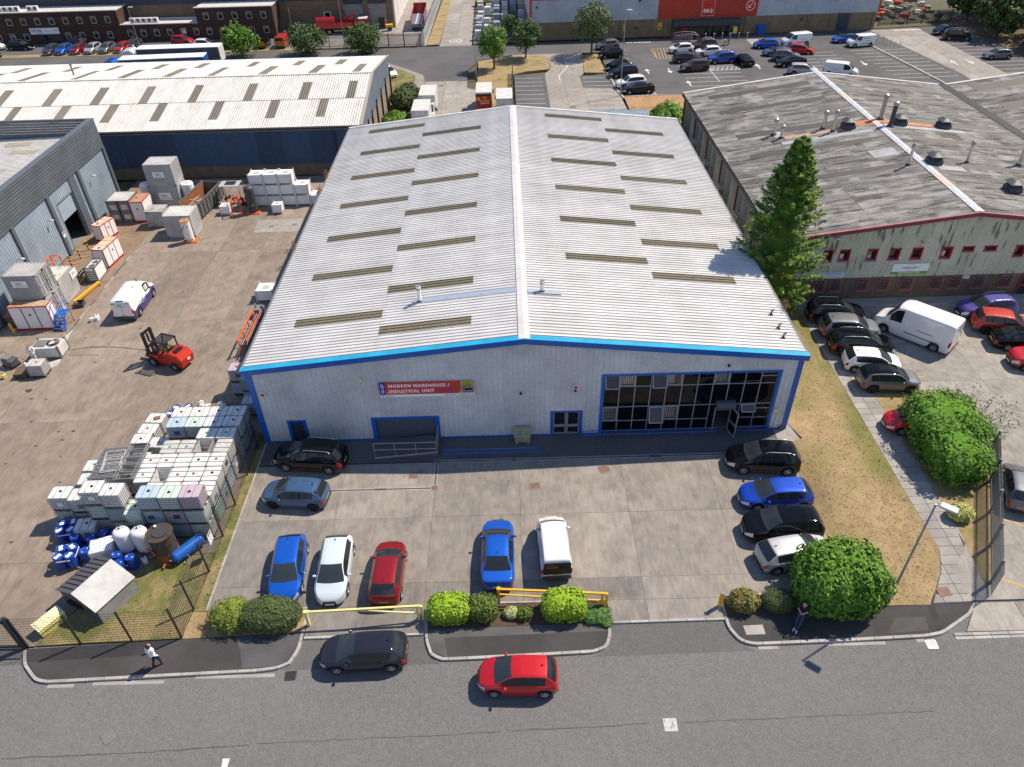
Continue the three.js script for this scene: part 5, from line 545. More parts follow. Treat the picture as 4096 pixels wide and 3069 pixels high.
const LAMP=mat([0.6,0.62,0.65],0.1,{metalness: 0.3}),TAIL=mat([0.42,0.004,0.008],0.15),TYRE=mat([0.018,0.018,0.018],0.9),RIM=mat([0.5,0.51,0.53],0.3,{metalness: 0.6}),RIMB=mat([0.04,0.04,0.045],0.35,{metalness: 0.4}),PLY=mat([0.72,0.48,0.03],0.5),PLW=mat([0.75,0.75,0.73],0.5);
const WH={};
function wheelGeo(R) {if (WH[R]) return WH[R];const r=R * 0.66;const ty=lathe([[r,-0.1],[R * 0.93,-0.11],[R,-0.08],[R,0.08],[R * 0.93,0.11],[r,0.1]],22).rotateX(PI / 2);const sp=[lathe([[r,-0.06],[r,0.085],[r * 0.93,0.09],[r * 0.9,0.05]],22).rotateX(PI / 2),T(new THREE.CylinderGeometry(0.06,0.07,0.05,10),0,0,0.07,PI / 2)];for (let k=0;k < 5;k++) {const a=k / 5 * 2 * PI;sp.push(T(new THREE.BoxGeometry(r * 0.95,0.055,0.03),Math.cos(a) * r * 0.48,Math.sin(a) * r * 0.48,0.068,0,0,a),T(new THREE.BoxGeometry(r * 0.95,0.03,0.025),Math.cos(a + 0.25) * r * 0.48,Math.sin(a + 0.25) * r * 0.48,0.06,0,0,a + 0.25));} const dk=T(new THREE.CylinderGeometry(r,r,0.04,20),0,0,0.0,PI / 2);return WH[R]={tyre: fin(ty),rim: fin(sp),disc: fin(dk)};}
function wheel(parent,x,z,R,side,rim) {const w=grp('wheel',parent);w.position.set(x,R,z);if (side < 0) w.rotation.y=PI;const G=wheelGeo(R);for (const [n,m] of [['tyre',TYRE],['rim',rim],['disc',MT.black]]) {const o=new THREE.Mesh(G[n],m);o.name=n === 'disc' ? 'brake_disc' : n;o.castShadow=o.receiveShadow=true;w.add(o);} return w;}
// profile families; x is measured from the rear bumper in metres
const PROFILES={
  hatch: {L: 4.05,H: 1.47,W: 1.76,R: 0.31,top: [[0,0.6],[0.04,0.88],[0.1,0.97],[0.16,1.03],[0.55,1.36],[0.72,1.43],[1.3,1.47],[1.8,1.465],[2.18,1.415],[3.08,0.985],[3.22,0.945],[3.7,0.82],[3.93,0.7],[4.02,0.58],[4.05,0.5]],belt: [[0,0.55],[0.08,0.86],[0.3,0.96],[2.0,0.92],[3.0,0.89],[3.55,0.79],[3.9,0.64],[4.05,0.46]],plan: [[0,0.56],[0.05,0.69],[0.2,0.8],[0.7,0.87],[2,0.88],[3.0,0.87],[3.45,0.835],[3.75,0.74],[3.93,0.58],[4.05,0.38]],cowl: 3.08,ws: 2.2,rwt: 0.62,rwb: 0.16,wins: [[0.66,1.02],[1.08,1.72],[1.80,2.78]],doors: [[0.95,1.76],[1.76,2.95]],wx: [0.68,3.2],rw: 0.585},
  suv: {L: 4.45,H: 1.66,W: 1.87,R: 0.35,top: [[0,0.68],[0.04,1.0],[0.1,1.09],[0.15,1.14],[0.48,1.54],[0.62,1.6],[1.4,1.66],[2.05,1.655],[2.42,1.6],[3.28,1.13],[3.4,1.1],[4.05,0.98],[4.3,0.86],[4.4,0.74],[4.45,0.6]],belt: [[0,0.62],[0.08,0.96],[0.3,1.08],[2.2,1.05],[3.2,1.03],[3.9,0.94],[4.28,0.78],[4.45,0.55]],plan: [[0,0.62],[0.05,0.76],[0.2,0.87],[0.7,0.925],[2.2,0.935],[3.3,0.925],[3.85,0.885],[4.15,0.79],[4.34,0.62],[4.45,0.42]],cowl: 3.28,ws: 2.44,rwt: 0.54,rwb: 0.15,wins: [[0.56,1.05],[1.12,1.86],[1.94,2.98]],doors: [[1.08,1.9],[1.9,3.12]],wx: [0.82,3.52],rw: 0.65},
  saloon: {L: 4.7,H: 1.44,W: 1.83,R: 0.33,top: [[0,0.62],[0.04,0.92],[0.12,1.01],[0.5,1.05],[0.72,1.08],[1.35,1.37],[1.6,1.42],[2.1,1.44],[2.5,1.42],[2.8,1.36],[3.55,0.97],[3.7,0.94],[4.3,0.82],[4.56,0.7],[4.66,0.58],[4.7,0.5]],belt: [[0,0.56],[0.08,0.88],[0.4,0.98],[2.2,0.93],[3.5,0.88],[4.15,0.78],[4.52,0.64],[4.7,0.46]],plan: [[0,0.6],[0.05,0.73],[0.2,0.84],[0.8,0.9],[2.3,0.915],[3.5,0.9],[4.05,0.855],[4.4,0.74],[4.58,0.58],[4.7,0.38]],cowl: 3.58,ws: 2.78,rwt: 1.5,rwb: 0.74,wins: [[1.2,1.5],[1.55,2.22],[2.3,3.28]],doors: [[1.4,2.26],[2.26,3.42]],wx: [0.98,3.78],rw: 0.59},
  van: {L: 4.95,H: 1.97,W: 1.92,R: 0.34,top: [[0,0.7],[0.02,1.45],[0.06,1.8],[0.16,1.93],[0.4,1.97],[2.8,1.97],[3.3,1.92],[4.15,1.22],[4.25,1.17],[4.7,1.0],[4.87,0.86],[4.95,0.6]],belt: [[0,0.6],[0.04,1.06],[2.5,1.06],[4.1,1.06],[4.6,0.92],[4.85,0.74],[4.95,0.55]],plan: [[0,0.86],[0.05,0.91],[0.2,0.945],[2,0.96],[3.9,0.95],[4.5,0.9],[4.8,0.76],[4.92,0.62],[4.95,0.54]],cowl: 4.12,ws: 3.32,rwt: 0.05,rwb: 0.04,wins: [[2.82,3.74]],doors: [[2.78,3.95]],wx: [0.95,4.0],rw: 0.76,panel: 1},
  transit: {L: 5.9,H: 2.55,W: 2.06,R: 0.35,top: [[0,0.8],[0.02,2.0],[0.05,2.4],[0.14,2.52],[0.4,2.55],[3.7,2.56],[4.15,2.44],[4.95,1.36],[5.08,1.28],[5.6,1.08],[5.82,0.9],[5.9,0.62]],belt: [[0,0.6],[0.04,1.22],[3.5,1.22],[4.9,1.2],[5.5,1.0],[5.8,0.78],[5.9,0.56]],plan: [[0,0.97],[0.05,1.0],[0.2,1.02],[3,1.03],[4.8,1.01],[5.4,0.95],[5.75,0.82],[5.87,0.68],[5.9,0.58]],cowl: 4.93,ws: 4.2,rwt: 0.05,rwb: 0.04,wins: [[3.75,4.62]],doors: [[3.65,4.8]],wx: [1.05,4.85],rw: 0.9,panel: 1},
};
function vehicle(type,o={}) {// a prototype, nose along +x, centred on the ground
  const B=PROFILES[type],kx=(o.L || B.L) / B.L,ky=(o.H || B.H) / B.H,kz=(o.W || B.W) / B.W,L=B.L * kx,R=o.R || B.R;const sc=(P,a,b)=>pchip(P.map(p=>[p[0] * a,p[1] * b]));const top=sc(B.top,kx,ky),belt=sc(B.belt,kx,ky),plan=sc(B.plan,kx,kz),RW=(o.rw || B.rw) * kz,H=B.H * ky,wx=B.wx.map(v=>v * kx),cowl=B.cowl * kx,ws=B.ws * kx,rwt=B.rwt * kx,rwb=B.rwb * kx,wins=(o.wins || B.wins).map(w=>w.map(v=>v * kx)),doors=B.doors.map(w=>w.map(v=>v * kx));
  const ar=R + 0.07;let S=[0,0.012,0.03,0.06,0.1,0.16,0.24,L - 0.012,L - 0.03,L - 0.06,L - 0.1,L - 0.17,L - 0.26,L - 0.38,L,cowl,ws,rwt,rwb,...wins.flat(),...doors.flat()];for (const w of wx) for (let k=0;k <= 8;k++) S.push(w - ar * Math.cos(k / 8 * PI));for (let x=0.35;x < L - 0.3;x += 0.22) S.push(x);S=[...new Set(S.map(x=>+x.toFixed(3)))].sort((a,b)=>a - b).filter((x,i,A)=>i === 0 || x - A[i - 1] > 0.008);
  const NR=11,P=[];S.forEach(x=>{const w=plan(x),b=belt(x),t=Math.max(top(x),b + 0.03),g=sstep(0,1,clamp((t - b) / (H - b))),rw=mix(w - 0.1,Math.min(RW,w - 0.05),g);let yb=0.2 + 0.06 * (sstep(0.5,0,x) + sstep(L - 0.5,L,x));for (const q of wx) {const dx=x - q;if (Math.abs(dx) < ar) yb=Math.max(yb,R + Math.sqrt(Math.max(0,ar * ar - dx * dx)));} yb=Math.min(yb,b - 0.06);const row=[[w - 0.1,yb],[w - 0.02,yb + 0.015],[w + 0.004,mix(yb,b,0.3)],[w + 0.002,mix(yb,b,0.55)],[w - 0.005,mix(yb,b,0.82)],[w - 0.03,b - 0.005],[mix(w - 0.05,rw,0.1),mix(b,t,0.07)],[mix(w - 0.05,rw,0.87),mix(b,t,0.86)],[rw * 0.97,mix(b,t,0.985)],[rw * 0.55,t + 0.008],[0,t + 0.014]];const bf=sstep(ws - 0.5,ws,x) * sstep(cowl + 0.55,cowl,x),br=sstep(rwt + 0.45,rwt,x) * sstep(rwb - 0.25,rwb,x) * (B.panel ? 0 : 1);P.push(row.map(([z,y],j)=>[x - L / 2 + (j >= 7 ? (0.15 * bf - 0.07 * br) * (1 - Math.pow(z / (w + 0.01),2)) : 0),y,z]));});
  const ns=S.length;// smooth normals on the half grid, mirrored
  const nor=P.map((row,i)=>row.map((p,j)=>{const a=P[Math.min(i + 1,ns - 1)][j],b=P[Math.max(i - 1,0)][j],c=j < NR - 1 ? row[j + 1] : [p[0],p[1],-row[j - 1][2]],d=j > 0 ? row[j - 1] : p;const u=V(a[0] - b[0],a[1] - b[1],a[2] - b[2]),v=V(c[0] - d[0],c[1] - d[1],c[2] - d[2]);const n=u.cross(v);if (n.lengthSq() < 1e-12) n.set(0,0,1);n.normalize();if (j === NR - 1) n.z=0;if (n.z < -0.2 && j < 7) n.negate();return n;}));
  const parts={};const put=(key,tri)=>{(parts[key]=parts[key] || []).push(...tri);};
  const cls=(j,x,s)=>{const sd=s > 0 ? '|a' : '|b';if (j >= 8) {if (x > ws && x < cowl) return 'windscreen';if (x > rwb && x < rwt) return 'rear_window';if (x >= cowl) return 'bonnet';if (x >= rwt) return 'roof';return 'tailgate';} if (j === 6) {for (let k=0;k < wins.length;k++) if (x > wins[k][0] && x < wins[k][1]) return 'side_window|' + k + sd;} if (j === 6 && wins.length > 1 && x > wins[0][0] && x < wins[wins.length - 1][1]) return 'pillar' + sd;if (j >= 5 && x > cowl + 0.05) return j >= 6 ? 'bonnet' : 'body';if ((j === 3 || j === 4) && x > L - 0.36 && x < L - 0.02) return 'headlight' + sd;if ((j === 3 || j === 4) && x < 0.2 && x > 0.012) return 'tail_light' + sd;if (o.twotone && j <= 3) return 'lower_body';if (j === 0 || (j === 1 && type === 'suv')) return 'sill_trim';if (j >= 1 && j < 5) for (let k=0;k < doors.length;k++) if (x > doors[k][0] && x < doors[k][1]) return 'door|' + k + sd;return 'body';};
  for (let i=0;i < ns - 1;i++) for (let j=0;j < NR - 1;j++) for (const s of [1,-1]) {const key=cls(j,(S[i] + S[i + 1]) / 2,s),q=[[i,j],[i + 1,j],[i + 1,j + 1],[i,j + 1]].map(([a,b])=>[P[a][b][0],P[a][b][1],P[a][b][2] * s,nor[a][b].x,nor[a][b].y,nor[a][b].z * s]);put(key,s > 0 ? [q[0],q[1],q[2],q[0],q[2],q[3]] : [q[0],q[2],q[1],q[0],q[3],q[2]]);}
  for (const [i,nx] of [[0,-1],[ns - 1,1]]) for (let j=0;j < NR - 1;j++) {const a=P[i][j],b=P[i][j + 1],f=(p,s)=>[p[0],p[1],p[2] * s,nx,0,0];put(o.twotone && j <= 3 ? 'lower_body' : 'body',[f(a,1),f(b,1),f(b,-1),f(a,1),f(b,-1),f(a,-1)]);}
  const g=new THREE.Group();const pm=o.paint || PAINT.grey;const ms={windscreen: CGl,rear_window: CG,side_window: CG,headlight: LAMP,tail_light: TAIL,pillar: MT.black,sill_trim: MT.dgrey,lower_body: o.lower || pm,roof: o.roof || pm};
  for (const k of Object.keys(parts)) {const n=k.split('|')[0];const ge=new THREE.BufferGeometry(),a=parts[k];ge.setAttribute('position',new THREE.Float32BufferAttribute(a.flatMap(v=>v.slice(0,3)),3));ge.setAttribute('normal',new THREE.Float32BufferAttribute(a.flatMap(v=>v.slice(3)),3));obj(n,ge,ms[n] || pm,g);}
  obj('underbody',[box(-L / 2 + 0.2,0.18,-plan(L / 2) + 0.2,L / 2 - 0.25,0.55 * ky,plan(L / 2) - 0.2)],MT.blackR,g);
  for (const q of wx) for (const s of [-1,1]) wheel(g,q - L / 2,s * (plan(q) - 0.1),R,s,o.rim || RIM);
  for (const s of [-1,1]) {const m=T(new THREE.SphereGeometry(0.1,10,8).scale(0.8,0.65,1.15),cowl - 0.42 - L / 2,belt(cowl) + 0.07,s * (plan(cowl) + 0.06));obj('mirror',[m,bar(V(cowl - 0.42 - L / 2,belt(cowl) + 0.03,s * (plan(cowl) - 0.05)),V(cowl - 0.42 - L / 2,belt(cowl) + 0.05,s * (plan(cowl) + 0.05)),0.05)],o.mirror || pm,g);}
  obj('number_plate',bc(0.012,0.115,0.5,-L / 2 - 0.008,0.6 * ky,0),PLY,g);obj('front_plate',bc(0.012,0.11,0.5,L / 2 + 0.008,0.36,0),PLW,g);obj('grille',bc(0.015,0.14,0.66 * kz,L / 2 + 0.002,0.53 * ky,0),MT.black,g);obj('front_skirt',bc(0.03,0.1,0.8 * kz,L / 2 - 0.02,0.26,0),MT.black,g);obj('rear_skirt',bc(0.03,0.12,1.25 * kz,-L / 2 + 0.0,0.32,0),MT.black,g);
  if (o.rails) for (const s of [-1,1]) {const x0=rwt + 0.12,x1=ws - 0.1,pt=x=>V(x - L / 2,top(x) + 0.05,s * (RW - 0.04));obj('roof_rail',[tube([V(x0 - L / 2,top(x0) - 0.02,s * (RW - 0.04)),pt(x0 + 0.12),pt((x0 + x1) / 2),pt(x1 - 0.12),V(x1 - L / 2,top(x1) - 0.02,s * (RW - 0.04))],0.022,14,6)],o.rails,g);}
  if (!B.panel) {obj('roof_aerial',[rod(V(rwt + 0.25 - L / 2,top(rwt + 0.25),0),V(rwt + 0.1 - L / 2,top(rwt + 0.25) + 0.1,0),0.022,6)],MT.black,g);obj('wiper',[bar(V(cowl - 0.04 - L / 2,top(cowl) + 0.03,-0.5),V(cowl - 0.1 - L / 2,top(cowl - 0.1) + 0.03,0.1),0.02),bar(V(cowl - 0.04 - L / 2,top(cowl) + 0.03,0.05),V(cowl - 0.1 - L / 2,top(cowl - 0.1) + 0.03,0.55),0.02)],MT.black,g);}
  if (B.panel) {for (const s of [-1,1]) {obj('side_moulding',bc(L * 0.42,0.06,0.03,-L * 0.14,belt(1) * 0.62,s * (plan(L / 2) + 0.01)),MT.dgrey,g);if (!o.noTail) obj('door_track',bc(L * 0.2,0.025,0.02,-L * 0.17,belt(1) * 1.02,s * (plan(L / 2) + 0.002)),MT.dgrey,g);} for (const s of [-1,1]) obj('rear_lamp',bc(0.03,0.4,0.11,-L / 2 + 0.005,belt(0.1) * 0.95,s * (plan(0) - 0.03)),TAIL,g);obj('door_seam',bc(0.012,H * 0.66,0.012,-L / 2 - 0.004,H * 0.55,0),MT.dgrey,g);if (o.rearGlass) obj('rear_window',bc(0.02,0.5 * ky,1.4 * kz,-L / 2 + 0.015,H * 0.74,0,0,0,-0.03),o.rearGlass,g);obj('rear_bumper',bc(0.1,0.2,plan(0) * 2,-L / 2 - 0.02,0.38,0),MT.dgrey,g);}
  if (o.spoiler) obj('spoiler',[bc(0.2,0.03,RW * 1.7,rwt - 0.12 - L / 2,top(rwt) + 0.0,0,0,0,0.08)],pm,g);
  g.userData={};return {g,L,W: plan(L / 2) * 2,H,paint: pm};
}
const PR={};const proto=(key,type,o)=>PR[key] || (PR[key]=vehicle(type,o));
const swap=(g,from,to)=>{if (to && to !== from) g.traverse(m=>{if (m.isMesh && m.material === from) m.material=to;});return g;};
function park1(name,P,paintM,pos,heading,label,category='car',group) {const g=swap(P.g.clone(),P.paint,paintM);g.name=numbered(name);g.position.copy(pos);g.rotation.y=heading;tag(g,label,category,group);scene.add(g);return g;}
// place by the photo positions of nose and tail (at bumper height)
function byEnds(nose,tail,P,hN=0.45,hT=0.5) {const a=at(...nose,hN),b=at(...tail,hT);const c=a.clone().add(b).multiplyScalar(0.5);c.y=0;return {c,h: Math.atan2(-(a.z - b.z),a.x - b.x),len: Math.hypot(a.x - b.x,a.z - b.z)};}
const base=PAINT.grey;
const K={
  small: proto('small','hatch',{L: 3.85,H: 1.5,W: 1.7}),hatch: proto('hatch','hatch',{}),hatchS: proto('hatchS','hatch',{spoiler: 1,rim: RIMB}),hatchB: proto('hatchB','hatch',{L: 4.3,H: 1.43,W: 1.77,R: 0.32}),hatchDark: proto('hatchDark','hatch',{rim: RIMB,mirror: MT.black}),
  suv: proto('suv','suv',{rails: MT.steel}),suvP: proto('suvP','suv',{rim: RIMB}),suvB: proto('suvB','suv',{L: 4.68,H: 1.68,W: 1.92,rails: MT.steel,R: 0.36,roof: PAINT.black}),juke: proto('juke','suv',{L: 4.2,H: 1.58,W: 1.8,rim: RIMB,roof: PAINT.black}),mpv: proto('mpv','suv',{L: 4.5,H: 1.62,W: 1.8,R: 0.31}),estate: proto('estate','suv',{L: 4.65,H: 1.48,W: 1.82,R: 0.32,rails: MT.steel}),
  saloon: proto('saloon','saloon',{}),coupe: proto('coupe','saloon',{L: 4.55,H: 1.38,roof: PAINT.black}),citivan: proto('citivan','van',{L: 3.95,H: 1.74,W: 1.74,R: 0.29,rearGlass: CG}),connect: proto('connect','van',{L: 4.5,H: 1.84,W: 1.84,R: 0.31}),midvan: proto('midvan','van',{rearGlass: CG}),transit: proto('transit','transit',{}),
};
const CARS=[];
function car(k,col,nose,tail,label,o={}) {const P=K[k],e=byEnds(nose,tail,P,o.hN,o.hT);const c=e.c;if (o.shift) {c.x += Math.cos(e.h) * o.shift;c.z -= Math.sin(e.h) * o.shift;} if (Math.abs(e.len - P.L) > 0.7 && !o.quiet) console.log('len',label,e.len.toFixed(2),P.L);const y=o.y || 0;c.y=y;const g=park1(o.name || 'parked_car',P,PAINT[col],c,e.h,label,o.cat || 'car',o.group);if (o.black) swap(g,PAINT[col],PAINT[col]);return g;}
const F='cars parked on the forecourt',RP='cars in the neighbour car park',SP='cars in the store car park',OL='cars outside the brick offices';
car('suvB','black',[1,2,205,625],[1,2,735,655],'black estate like SUV with silver roof rails parked beside the personnel door',{group: F});
car('hatchS','slate',[1,2,80,945],[1,2,605,970],'slate blue hatchback with rear spoiler parked next to the black SUV',{group: F});
car('hatchB','bright',[1,3,245,180],[1,2,300,1345],'vivid blue hatchback facing the road beside the rounded shrub',{group: F,hT: 0.9});
car('hatchB','ice',[1,3,640,195],[1,2,705,1345],'pale ice blue hatchback with black grille facing the road',{group: F,hT: 0.9});
car('hatch','maroon',[1,2,1175,1400],[1,3,1105,215],'dark red hatchback backed up to the long cream barrier',{group: F});
car('saloon','bright',[1,2,2090,1215],[1,3,2085,85],'vivid blue saloon with sharp boot backed up to the hedge',{group: F});
{const g=car('citivan','white',[2,2,330,1165],[2,3,392,20],'small white van with black rear doors and red lettering',{group: F,name: 'parked_van',cat: 'van',quiet: 1});
  const L=K.citivan.L;obj('rear_wrap',[bc(0.02,0.92,1.5,-L / 2 - 0.012,1.08,0)],MT.black,g);const s=sign('rear_lettering',1.3,0.5,g,(x,W,H)=>{x.fillStyle='#0b0b0c';x.fillRect(0,0,W,H);txt(x,'CARPET',W * 0.02,H * 0.2,H * 0.27,'#a8323c','sans-serif',true,'left',W * 0.6);txt(x,'MONSTER',W * 0.02,H * 0.47,H * 0.27,'#a8323c','sans-serif',true,'left',W * 0.66);txt(x,'FLOORING SUPERSTORE',W * 0.04,H * 0.7,H * 0.11,'#d8d8d8','sans-serif',true,'left',W * 0.6);x.fillStyle='#8d2a33';x.fillRect(W * 0.04,H * 0.8,W * 0.56,H * 0.06);},256);s.rotation.y=-PI / 2;s.position.set(-L / 2 - 0.024,1.05,-0.65);
  const r=sign('bonnet_lettering',0.7,0.2,g,(x,W,H)=>{x.fillStyle='#e6e6e6';x.fillRect(0,0,W,H);txt(x,'CARPET MONSTER',W / 2,H / 2,H * 0.5,'#c04050','sans-serif',true,'center',W * 0.95);},128);r.rotation.set(-PI / 2 + 0.0,0,-PI / 2);r.rotation.order='YXZ';r.rotation.set(-PI / 2 + 0.3,PI / 2,0);r.position.set(L / 2 - 0.18,0.97,0.35);}
car('suv','black',[2,2,1840,650],[3,2,272,665],'black SUV with curved silver window trim at the top of the right row',{group: F});
car('hatchB','blue',[2,2,1955,975],[3,2,375,950],'royal blue hatchback between the two black SUVs',{group: F});
car('suvP','black',[2,2,1985,1245],[3,2,455,1225],'black compact SUV with red corner lamps between blue and silver cars',{group: F});
car('hatchB','silver',[3,2,520,1420],[2,2,2155,1510],'silver white hatchback half hidden behind the big round laurel',{group: F,quiet: 1});
car('hatchB','ink',[1,3,570,690],[1,3,1285,650],'dark inky hatchback across the entrance below the cream barrier',{});
car('small','red',[1,3,1925,880],[2,3,385,880],'bright red three door hatchback on the road',{});
car('suv','black',[3,1,820,1065],[3,1,350,1045],'black SUV with a small flag in its window under the conifer',{group: RP});
car('suvP','grey',[3,1,955,1200],[3,1,455,1180],'grey SUV with silver roof beside the black flag car',{group: RP});
car('suvB','black',[3,1,1080,1345],[3,1,535,1315],'black SUV with bright window surrounds next to the white hatchback',{group: RP});
car('hatch','white',[3,1,1140,1490],[3,1,660,1455],'white hatchback with red tail lamps between dark SUVs',{group: RP});
car('juke','grey',[3,1,1310,1640],[3,1,775,1625],'grey crossover with black roof and black wheels by the slab path',{group: RP});
{const g=car('transit','white',[3,1,985,1100],[3,1,1545,1310],'tall white panel van parked at a slant in front of the name board',{group: 'vans in the neighbour car park',name: 'parked_van',cat: 'van'});}
car('suv','purple',[3,1,1640,1030],[3,1,2110,1000],'violet blue SUV with dark roof below the barred windows',{group: RP});
car('suvP','rust',[3,1,2300,1190],[3,1,1770,1120],'orange red SUV with silver rails beside the violet one',{group: RP,quiet: 1});
car('saloon','black',[3,1,2500,1310],[3,1,1930,1265],'black saloon with bright window line beside the orange red SUV',{group: RP,quiet: 1});
car('suv','red',[3,1,2090,1440],[3,1,2640,1470],'red SUV nosing into the bay beside the black saloon',{group: RP,quiet: 1});
car('hatchB','red',[3,2,1015,330],[3,2,1560,330],'red car whose nose pokes out from behind the clipped hedge',{group: RP,quiet: 1});
car('small','grey',[3,2,2125,700],[3,2,2190,1100],'old dark grey hatchback beyond the sliding gate',{group: RP,quiet: 1});
// store car park
const SC=(k,c,n,t,l,o)=>car(k,c,[2,0,...n],[2,0,...t],l,{group: SP,quiet: 1,...o}),TC=(k,c,n,t,l,o)=>car(k,c,[3,0,...n],[3,0,...t],l,{group: SP,quiet: 1,...o});
SC('hatch','grey',[745,402],[900,385],'grey hatchback under the tree at the store end of the left row');SC('hatch','black',[765,475],[945,462],'black hatchback second down the left row of the store');SC('small','black',[825,585],[990,565],'small black hatchback above the dark blue SUV');SC('suv','navy',[852,640],[1065,622],'dark blue SUV with silver rails behind the lamp post');SC('suvP','white',[918,735],[1130,712],'white SUV beside the lamp post and black saloon');SC('saloon','black',[962,780],[1212,760],'black fastback at the bottom of the left store row');
SC('hatch','white',[1368,432],[1548,420],'white hatchback at the yellow hatched bays');SC('suv','brown',[1570,405],[1735,392],'dark brown SUV behind the white hatchback');SC('hatchB','white',[1592,455],[1792,442],'white hatchback in front of the dark brown SUV');SC('estate','darkgrey',[1615,505],[1412,510],'charcoal estate with roof bars in the middle row');SC('suvP','brown',[1465,590],[1685,570],'bronze SUV next to the hatched disabled bay');SC('suv','blue',[1705,520],[1908,505],'royal blue crossover in the middle of the store car park');SC('saloon','black',[1940,495],[2050,550],'black saloon parked at an angle by the white arrow',{shift: 0});SC('hatch','bright',[2080,388],[2300,385],'bright blue hatchback beside the zebra stripes');
TC('coupe','slate',[-40,455],[190,440],'slate blue coupe behind the grey SUV in the far row');{const g=TC('midvan','white',[118,375],[358,350],'white panel van with dark lettering in the far row',{name: 'parked_van',cat: 'van',group: 'vans in the store car park'});} TC('hatchB','red',[382,440],[190,425],'red hatchback below the lettered white van');TC('suv','grey',[285,500],[38,490],'grey SUV with dark roof above the black fastback');TC('saloon','black',[70,550],[325,530],'glossy black fastback above the silver people carrier');TC('mpv','silver',[425,620],[185,610],'silver people carrier peeping over the grey roof edge');{TC('midvan','white',[765,640],[488,610],'pale van half hidden by the ridge of the sooty roof',{name: 'parked_van',cat: 'van',group: 'vans in the store car park'});}
TC('coupe','bright',[560,345],[775,325],'bright blue soft top coupe beside the white van');{const g=TC('connect','white',[680,380],[912,360],'white van with blue lettering at the end of the bays',{name: 'parked_van',cat: 'van',group: 'vans in the store car park'});const s=sign('side_lettering',1.5,0.3,g,(x,W,H)=>{x.fillStyle='#d9dbe0';x.fillRect(0,0,W,H);txt(x,'moortown',W / 2,H / 2,H * 0.8,'#2b3f7a','sans-serif',true,'center',W * 0.96);},128);s.position.set(0.4,1.28,-K.connect.W / 2 - 0.015);s.rotation.y=PI;const s2=s.clone();s2.rotation.y=0;s2.position.set(-1.5,1.28,K.connect.W / 2 + 0.015);g.add(s2);}
TC('hatch','navy',[1415,280],[1620,250],'dark hatchback highest in the right hand row near the trees');TC('suv','black',[1750,320],[1525,310],'black SUV next to the dark hatchback near the trees');TC('hatchB','grey',[1852,480],[2110,470],'grey angular hatchback alone by the wooded bank');
// offices
const OC=(k,c,n,t,l)=>car(k,c,[0,0,...n],[0,0,...t],l,{group: OL,quiet: 1});
OC('estate','black',[288,405],[75,400],'black estate in front of the office windows left of the door');OC('suv','black',[800,392],[590,375],'black SUV in front of the office entrance');OC('hatch','white',[30,405],[-150,405],'white hatchback nosing in at the left of the offices');OC('hatch','red',[1672,358],[1480,350],'bright red hatchback below the low brick block');
[[410,'darkgrey','charcoal'],[520,'bright','bright blue'],[645,'maroon','wine red'],[770,'silver','silver'],[895,'grey','steel grey'],[1028,'red','crimson']].forEach(([x,c,w],i)=>{const a=at(0,0,x + 6,488 - i * 4),d=at(0,0,x - 5,425 - i * 4);const h=-PI / 2 - 0.1;park1('parked_car',K.hatch,PAINT[c],V(a.x - 0.2,0.0,a.z - 2.0),h,w + ' hatchback in the short row facing the verge','car',OL);});{const a=at(0,0,1140,425);park1('parked_car',K.hatchB,PAINT.darkgrey,V(a.x,0,a.z - 1),-PI / 2 - 0.1,'dark grey hatchback beside the curtain sided lorries','car',OL);}
OC('hatch','white',[1845,385],[1700,385],'white car whose roof shows over the lorry trailer');OC('hatch','navy',[1985,400],[1840,400],'dark car behind the end of the lorry trailer');OC('hatch','black',[2280,340],[2100,335],'black hatchback by the brick office corner');car('hatch','white',[1,0,1180,650],[1,0,1090,610],'white car tucked behind the white roofed shed',{quiet: 1,name: 'parked_car'});
car('suv','silver',[1,0,370,300],[1,0,450,245],'silver SUV beside the steel fence in the works yard',{quiet: 1});car('estate','navy',[1,0,760,225],[1,0,900,240],'dark blue estate behind the red tipper',{quiet: 1});
{const g=car('midvan','rust',[1,0,200,330],[1,0,215,425],'red maintenance van with yellow chevrons on its back doors',{quiet: 1,name: 'parked_van',cat: 'van'});const a=at(1,0,210,425);g.position.set(a.x,0,a.z - 2.5);g.rotation.y=PI / 2;const L=K.midvan.L;const s=sign('chevron_panel',1.7,0.8,g,(x,W,H)=>{x.fillStyle='#d8c21f';x.fillRect(0,0,W,H);x.strokeStyle='#b0301c';x.lineWidth=W * 0.07;for (let k=-4;k < 6;k++) {x.beginPath();x.moveTo(W * 0.5,H * k * 0.3 - H * 0.2);x.lineTo(0,H * k * 0.3 + H * 0.5);x.moveTo(W * 0.5,H * k * 0.3 - H * 0.2);x.lineTo(W,H * k * 0.3 + H * 0.5);x.stroke();}},128);s.rotation.y=-PI / 2;s.position.set(-L / 2 - 0.03,0.55,-0.85);
  const g2=park1('parked_van',K.citivan,PAINT.black,V(a.x - 3.4,0,a.z - 2.2),PI / 2 - 0.05,'small black van with yellow chevrons beside the red van','van');const s2=s.clone();s2.scale.set(1,0.9,0.9);s2.position.x=-K.citivan.L / 2 - 0.03;s2.material=s.material;g2.add(s2);}
